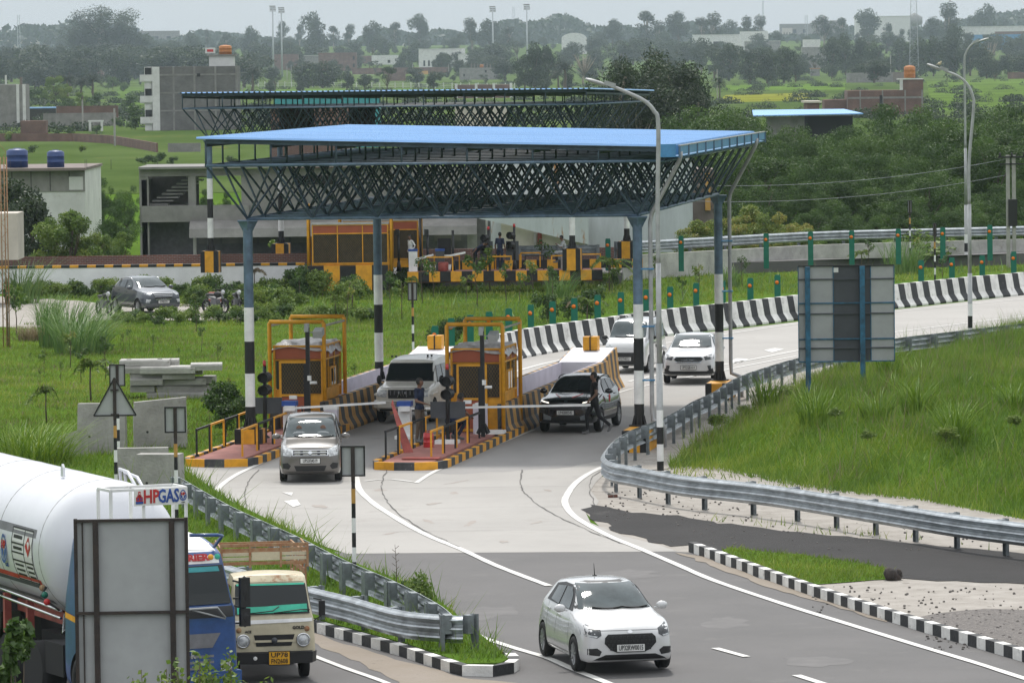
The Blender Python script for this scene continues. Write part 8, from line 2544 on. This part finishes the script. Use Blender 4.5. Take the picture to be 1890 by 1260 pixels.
# saplings on the field
def sapling_meshes():
    out = []
    for s_ in range(5):
        rd = random.Random(s_); rg = np.random.default_rng(s_+40)
        m = MB(); m.tube([(0,0,-.1),(.03,0,.5),(rd.uniform(-.1,.1),0,1.0),(rd.uniform(-.15,.15),.05,1.5)], .022, 5, r1=.008)
        cl = []
        for k in range(5+s_):
            z = rd.uniform(.7,1.55); a = rd.uniform(0,6.28); r = rd.uniform(.05,.32); c = (r*math.cos(a), r*math.sin(a), z, rd.uniform(.08,.17), 1)
            m.tube([(0,0,z-.2), c[:3]], .010, 4, r1=.004); cl.append(c)
        out.append((crown('foliage', cl, 130+40*s_, .11, ('leaf_acacia','leaf_bright','leaf_yellow','leaf_acacia','leaf_bright')[s_], s_, .55), mesh_from('stem', m, 'bark')))
    return out
SAP = sapling_meshes()
def palm_sapling(seed, dead=False):
    rd = random.Random(seed); rg = np.random.default_rng(seed); m = MB(); m.tube([(0,0,-.1),(.02,0,.6),(0,0,1.1)], .03, 6, r1=.02); cs = []; ns = []
    for k in range(4 if dead else 8):
        a = rd.uniform(0,6.28); el = rd.uniform(.5,1.3); L = rd.uniform(.6,1.0); pts = []
        for j in range(9):
            t_ = j/8; x = L*t_*math.cos(el)*1.2; z = 1.1+L*t_*math.sin(el)-.75*t_*t_; pts.append((x*math.cos(a), x*math.sin(a), z))
        m.tube(pts, .010, 4, r1=.004)
        for j in range(1, 30):
            t_ = j/29; x = L*t_*math.cos(el)*1.2; z = 1.1+L*t_*math.sin(el)-.75*t_*t_
            for q in (-1,1): cs.append((x*math.cos(a)+q*.07*math.sin(a), x*math.sin(a)-q*.07*math.cos(a), z-.03)); ns.append((math.sin(a)*q, -math.cos(a)*q, .8))
    V = leaf_quads(np.array(cs), np.array(ns)+rg.normal(size=(len(ns),3))*.4, np.full(len(cs), .2), .22, rg)
    return np_mesh('frond', V, len(cs), 4, 'dry_blade' if dead else 'leaf_bright', rg.random(len(cs))), mesh_from('stem', m, 'bark')
PS = [palm_sapling(1), palm_sapling(2), palm_sapling(3, True)]
def sap(px, yb, yt, v, kind='s', w_=1):
    b = G(px, yb); s = FPX/b.y; h = (yb-yt)/s
    me = SAP[v % 5] if kind == 's' else PS[v % 3]
    t = bpy.data.objects.new('sapling' if kind == 's' else 'palm_sapling', None); C.objects.link(t)
    sc_ = h/(1.65 if kind == 's' else 1.7); t.location = b; t.scale = (sc_*w_*1.15, sc_*w_*1.15, sc_); t.rotation_euler = (0,0,random.uniform(0,6.28))
    tag(t, 'thin young sapling planted on the grass field' if kind == 's' else 'young palm with arching fronds planted on the grass', 'sapling', 'saplings on the grass field' if kind == 's' else 'young palms on the grass')
    link('foliage', me[0], t); link('stem', me[1], t)
for i, (x, yb, yt) in enumerate([(238,640,605),(283,655,615),(130,680,600),(150,705,640),(82,690,640),(57,668,650),(112,703,665),(75,708,675),(195,700,620),(402,672,628),(372,650,600),(330,665,640),(228,640,610),(362,612,550),(655,700,668),(555,560,490),(610,560,500),(640,600,520),(720,575,500),(742,590,510),(780,560,470),(800,548,480),(860,560,500),(880,570,470),(905,540,450),(935,560,480),(960,560,500),(985,550,470),(1020,560,490),(1130,540,480),(1370,530,470),(1345,500,455),(1290,545,480),(1260,560,510),(1580,560,520),(1602,500,440),(1610,490,452),(1700,500,430),(1740,520,470),(1760,480,430),(1000,530,440),(1210,530,470),(1175,560,500),(332,500,470),(210,505,475),(460,505,455),(505,500,440),(420,740,690),(395,745,700),(30,620,520),(15,640,520)]):
    sap(x, yb, yt, i, w_=.85)
for i, (x, yb, yt) in enumerate([(86,780,690),(168,742,636),(245,575,520),(96,530,485),(60,530,487),(325,525,470),(650,570,500),(620,590,530),(870,540,490),(1125,540,455),(1085,610,530),(1060,600,540),(1590,500,450),(1385,480,440),(1010,520,470),(760,545,500),(560,545,500),(470,540,480)]):
    sap(x, yb, yt, i, 'p')

# ================================================================ grasses
def blades(name, label, region, density, h, wd, matname, hfun=None, kind='stuff', jitter=.35, clump=None, seed=1, lean=.5, cat='grass', avoid=(), xmax=None):
    rg = np.random.default_rng(seed)
    P = region; xs = [min(p[0], xmax or 1e9) for p in P]; ys = [p[1] for p in P]
    A = (max(xs)-min(xs))*(max(ys)-min(ys)); n = int(A*density)
    x = rg.uniform(min(xs), max(xs), n); y = rg.uniform(min(ys), max(ys), n)
    ins = np_inpoly(x, y, P)
    for a in avoid: ins &= ~np_inpoly(x, y, a)
    patchy = .55 + .45*np.sin(x*.9+np.sin(y*.5)*2)*np.sin(y*.33+x*.2) + rg.normal(size=n)*.3
    if clump: ins &= patchy > clump
    x = x[ins]; y = y[ins]; patchy = patchy[ins]; n = len(x)
    z = hfun(x, y) if hfun else np.zeros(n)
    hh = h*(.5+.9*rg.random(n))*(.65+.5*np.clip(patchy,0,1.3)); a = rg.uniform(0, 6.28, n); w_ = wd*(.6+.8*rg.random(n))
    dx, dy = np.cos(a)*w_/2, np.sin(a)*w_/2
    lx, ly = rg.normal(size=n)*lean*hh+.12*hh, rg.normal(size=n)*lean*hh
    V = np.stack([np.stack([x-dx, y-dy, z-.02],1), np.stack([x+dx, y+dy, z-.02],1), np.stack([x+lx+dx*.2, y+ly, z+hh],1)], 1).reshape(-1,3)
    big = .5+.5*np.sin(x*.21+1.3)*np.cos(y*.13+x*.05)
    mid = .5+.5*np.sin(x*1.3+2*np.sin(y*.8))*np.sin(y*.7+1.1*np.sin(x*.6)); var = np.clip(-.05+.5*big*mid + .3*mid + .5*rg.random(n)*rg.random(n)*1.6, 0, 1)
    o = link(name, np_mesh(name, V, n, 3, matname, var)); return tag(o, label, cat, kind=kind)
ROADP = W([(345,878),(430,935),(560,996),(811,1113),(850,1150),(1200,1100),(1251,1018),(1078,940),(1140,850),(1300,745),(1360,705),(1460,676),(1890,598),(1890,500),(1649,520),(1472,542),(1339,557),(1108,583),(922,612),(905,622),(700,700),(600,770),(480,830),(340,858)])
ISL = W([(340,866),(520,800),(640,720),(770,640),(860,640),(860,720),(500,840)])
FIELD = W([(-40,1000),(-40,606),(200,600),(560,596),(900,556),(905,618),(820,650),(700,700),(600,770),(480,825),(350,855),(335,880),(260,890)])
blades('field_grass', 'short green grass over the field left of the toll lanes', FIELD, 70, .11, .035, 'grass_blade', seed=2, avoid=(ISL,))
blades('field_grass', 'yellowed dry grass patches in the left field', FIELD, 30, .10, .04, 'dry_blade', seed=22, clump=1.0, avoid=(ISL,))
blades('field_grass', 'tall weeds scattered through the left field', FIELD, 5, .3, .03, 'grass_blade', seed=3, clump=.8, avoid=(ISL,))
FAR = W([(30,600),(30,512),(560,512),(1150,514),(1500,503),(1890,490),(1890,500),(1649,522),(1472,541),(1250,564),(1108,583),(922,612),(560,600)])
blades('far_grass', 'rough grass between the two toll plazas', FAR, 24, .18, .05, 'grass_blade', seed=4, avoid=(W([(-60,545),(150,556),(230,566),(480,568),(480,590),(330,592),(150,598),(-60,600)]),))
blades('far_grass', 'tall weeds between the two toll plazas', FAR, 3, .5, .04, 'reed_blade', seed=5, clump=.75, avoid=(W([(-60,545),(150,556),(230,566),(480,568),(480,590),(330,592),(150,598),(-60,600)]),))
BR = W([(1232,866),(1262,838),(1318,803),(1370,773),(1436,737),(1500,700),(1570,674),(1660,648),(1780,622),(1900,600),(2150,560),(2500,600),(2500,1000),(2150,1000),(1890,962),(1700,926),(1560,912),(1460,897),(1400,887),(1330,870)])
bh = lambda x, y: np.maximum(bank_h(x, y), 0)+.05
blades('bank_grass', 'long green grass on the right bank', BR, 150, .27, .026, 'slope_blade', hfun=bh, seed=6, lean=.5, xmax=27)
blades('bank_grass', 'tall seeding grass tufts on the right bank', BR, 30, .6, .022, 'slope_blade', hfun=bh, seed=7, clump=.8, lean=.45, xmax=27)
blades('bank_grass', 'yellowed grass patches on the right bank', BR, 40, .3, .024, 'dry_blade', hfun=bh, seed=23, clump=1.05, lean=.5, xmax=27)
blades('bank_grass', 'pale dry stalks on the right bank', BR, 4, .7, .016, 'dry_blade', hfun=bh, seed=8, clump=.6, lean=.4, xmax=27)
MP = W(MED)
blades('median_grass', 'green weeds on the left median', MP, 90, .22, .03, 'slope_blade', hfun=lambda x, y: np.full(len(x), .16), seed=9, clump=.1)
blades('median_grass', 'taller weeds on the left median', MP, 14, .55, .03, 'slope_blade', hfun=lambda x, y: np.full(len(x), .16), seed=10, clump=.7)
blades('verge_grass', 'low yellow green grass behind the right kerb', W([(1345,1012),(1400,1018),(1480,1025),(1600,1040),(1645,1055),(1640,1068),(1570,1075),(1500,1078),(1440,1062),(1380,1040),(1330,1020)]), 260, .12, .03, 'grass_blade', seed=11)
blades('verge_grass', 'tufts of weed along the foot of the right guard rail', W([(1300,950),(1900,1015),(1900,1022),(1500,985),(1300,962)]), 40, .16, .03, 'grass_blade', seed=12, clump=.8)
blades('verge_grass', 'thin weeds in the sand left of the grassed bank', W([(1235,860),(1330,862),(1460,890),(1560,905),(1560,915),(1330,890),(1240,885)]), 40, .16, .03, 'grass_blade', seed=13, clump=.6)
for i in range(16):
    x = random.uniform(1270, 1880); y = random.uniform(720, 935); b = G(x, y, .8); z = float(bank_h([b.x],[b.y])[0])
    if z > .15:
        b = G(x, y, z); plant('shrub', b, random.uniform(.3,.5), random.uniform(1.2,2.0), 'low leafy weed clump growing in the grass of the right bank', 'weed clump', 'leafy weed clumps on the right bank')
# big reed tufts
def tuft(px, yb, h, r, n, matname, label, seed, lean=.55, zb=None):
    b = G(px, yb); rg = np.random.default_rng(seed)
    zz = zb if zb is not None else 0
    t = bpy.data.objects.new('grass_tuft', None); C.objects.link(t); t.location = b + Vector((0,0,zz)); tag(t, label, 'grass tuft')
    V = []; a = rg.uniform(0,6.28,n); rr = r*np.sqrt(rg.random(n)); x = rr*np.cos(a); y = rr*np.sin(a); hh = h*(.5+.6*rg.random(n)); ln = lean*hh*(.3+rg.random(n)); aa = a + rg.normal(size=n)*.7
    w_ = .022; F = 0; quads = []
    for j in range(4):
        t0, t1 = j/4, (j+1)/4
        def pos(t_): return np.stack([x+np.cos(aa)*ln*t_**1.8+.15*hh*t_**2, y+np.sin(aa)*ln*t_**1.8, hh*(t_-.25*lean*t_*t_)], 1)
        p0, p1 = pos(t0), pos(t1); wd = np.stack([-np.sin(aa), np.cos(aa), np.zeros(n)], 1)
        quads.append(np.stack([p0-wd*w_*(1-t0*.8), p0+wd*w_*(1-t0*.8), p1+wd*w_*(1-t1*.85), p1-wd*w_*(1-t1*.85)], 1).reshape(-1,3))
    V = np.concatenate(quads); var = np.tile(rg.random(n)*.8, 4)
    link('blades', np_mesh('blades', V, 4*n, 4, matname, var), t)
tuft(130,640,2.2,1.2,420,'reed_blade','large fan of blue green reeds left of the parked suv',1)
tuft(150,652,2.2,1.0,300,'reed_blade','lower reed tuft in front of the large reed fan',2, lean=.9)
tuft(90,600,1.6,.5,160,'reed_blade','narrow upright reed tuft at the edge of the dirt track',3)
tuft(76,628,.75,.9,500,'dry_blade','dry brown dome of dead grass below the reeds',4, lean=.8)
tuft(70,868,1.5,.9,380,'slope_blade','bright green grass tuft above the white tank',5, lean=.8)
tuft(20,850,1.2,.8,260,'slope_blade','green grass tuft at the left edge above the white tank',6)
tuft(40,560,2.4,.8,200,'reed_blade','tall feathery reed at the left edge of the field',7)
tuft(1345,530,1.2,.5,150,'reed_blade','reed tuft between the striped barrier and the far wall',8)
tuft(1032,552,1.5,.6,170,'reed_blade','reed tuft behind the striped barrier at centre',9)
tuft(1668,505,2.0,1.0,260,'reed_blade','large reed tuft before the far grey wall',10)
for i in range(26):
    x = random.uniform(1280, 1880); y = random.uniform(700 if x < 1500 else 640, 930)
    b = G(x, y, 1.0); z = float(bank_h([b.x],[b.y])[0])
    if z < .3: continue
    q = G(x, y); 
    t_n = 'clump of long grass standing on the right bank'
    rgx = i+50
    bpos = b; 
    tuft_b = G(x, y, z)
    px_y = y
    tt = bpy.data.objects.new('grass_tuft', None)
    bpy.data.objects.remove(tt)
    def _t(b=tuft_b, s=rgx):
        rg = np.random.default_rng(s); n = 130; h = random.uniform(.8,1.4)
        a = rg.uniform(0,6.28,n); rr = .4*np.sqrt(rg.random(n)); X0 = rr*np.cos(a); Y0 = rr*np.sin(a); hh = h*(.5+.6*rg.random(n)); aa = a+rg.normal(size=n)*.6; ln = .6*hh*(.3+rg.random(n)); quads = []
        for j in range(3):
            t0, t1 = j/3, (j+1)/3
            pos = lambda t_: np.stack([X0+np.cos(aa)*ln*t_**1.8, Y0+np.sin(aa)*ln*t_**1.8, hh*t_*(1-.2*t_)], 1)
            p0, p1 = pos(t0), pos(t1); wd = np.stack([-np.sin(aa), np.cos(aa), np.zeros(n)], 1)*.02
            quads.append(np.stack([p0-wd*(1-t0*.8), p0+wd*(1-t0*.8), p1+wd*(1-t1*.85), p1-wd*(1-t1*.85)], 1).reshape(-1,3))
        t = bpy.data.objects.new('grass_tuft', None); C.objects.link(t); t.location = b; tag(t, t_n, 'grass tuft', 'long grass clumps on the right bank')
        link('blades', np_mesh('blades', np.concatenate(quads), 3*n, 4, 'slope_blade', np.tile(rg.random(n)*.6, 3)), t)
    _t()
# weed bush and bare stem on the median, leaves in the foreground
p = G(775,1130,.16); plant('shrub', p, 1.0, .75, 'leafy weed bush at the tip of the left median', 'bush', seed=2)
p = G(752,1122,.16); plant('shrubd', p, .7, .8, 'smaller dark weed on the left median', 'bush', seed=1)
t = thing('dead_sapling', 'thin leafless sapling standing on the left median', 'sapling', G(731,1095,.16), 0)
m = MB(); m.tube([(0,0,0),(.02,0,.5),(-.01,0,1.0)], .012, 5, r1=.004)
for k in range(9): z = .35+.07*k; m.tube([(0,0,z),((-1)**k*.07,0,z+.06)], .005, 4)
obj('stem', m, 'bark', t)
def sprig(px, py, D, h, seed, label, matname='leaf_bright', n=150, r=.35, size=.075):
    b = Vector((at(px, py, D).x, D, 0)); top = at(px, py, D).z; rd = random.Random(seed)
    t = thing('leafy_bush', label, 'bush', b, 0)
    m = MB(); cl = []
    for k in range(9):
        x, y = rd.uniform(-r,r), rd.uniform(-r,r); zt = top - rd.uniform(0, h); m.tube([(x*.2,y*.2,-.2),(x*.7,y*.7,zt*.6),(x,y,zt)], .012, 5, r1=.005)
        for j in range(4): cl.append((x*(1-.06*j), y*(1-.06*j), zt-.09*j, .09, 1))
    obj('stem', m, 'bark', t)
    link('foliage', crown('foliage', cl, n, size, matname, seed, .8), t)
sprig(290,1232,66,.35,1,'bright leafy sprigs low before the near sign board, left')
sprig(375,1207,66,.4,2,'bright leafy bush before the blue cab', n=260)
sprig(415,1215,66,.5,3,'bright leafy bush right of the near sign board', n=260)
sprig(462,1240,66,.3,4,'small bright leafy bush before the mini truck', n=110)
sprig(15,1150,64,1.1,5,'dark narrow leaved bush at the lower left corner', 'leaf_acacia', 1500, .55, .13)
# loose stones, clods and litter
m = MB(); rd = random.Random(3)
for k in range(500):
    x, y = rd.choice([(rd.uniform(1700,1890), rd.uniform(1130,1200)), (rd.uniform(1240,1880), rd.uniform(955,1015)), (rd.uniform(1500,1890), rd.uniform(1080,1130)), (rd.uniform(1115,1400), rd.uniform(900,960))])
    p = G(x, y, .02); r = rd.uniform(.01,.035); m.ball(p, (r, r*rd.uniform(.6,1), r*.7), n=6)
o = obj('loose_stones', m, 'gravel'); tag(o, 'loose stones scattered over the right verge', 'stones', kind='stuff')
t = thing('rubble_clod', 'dark brown clod of broken asphalt at the end of the grass patch', 'clod', G(1652,1070), 0)
m = MB(); rd = random.Random(9)
for k in range(9): m.ball((rd.uniform(-.15,.15), rd.uniform(-.1,.1), rd.uniform(.02,.2)), (rd.uniform(.08,.16),)*3, n=7)
obj('body', m, 'rust', t)
t = thing('brick', 'single red brick lying by the near end of the right guard rail', 'brick', G(1131,918), R(20)); m = MB(); m.box((0,0,.04), (.22,.1,.08)); obj('body', m, 'brick', t)

# ================================================================ haze
m = MB(); m.b2(-2500, 2500, -60, 6500, -1.2, 85)
hz = obj('haze', m, 'ground'); hz['kind'] = 'stuff'; hz['label'] = 'thin pale haze lying over the whole plain'
hm = bpy.data.materials.new('haze_air'); hm.use_nodes = True; nt = hm.node_tree; nt.nodes.clear()
pv = nt.nodes.new('ShaderNodeVolumePrincipled'); pv.inputs['Color'].default_value = (.74,.87,1,1); pv.inputs['Density'].default_value = .00006; pv.inputs['Anisotropy'].default_value = .3
ou = nt.nodes.new('ShaderNodeOutputMaterial'); nt.links.new(pv.outputs[0], ou.inputs['Volume'])
hz.data.materials.clear(); hz.data.materials.append(hm)
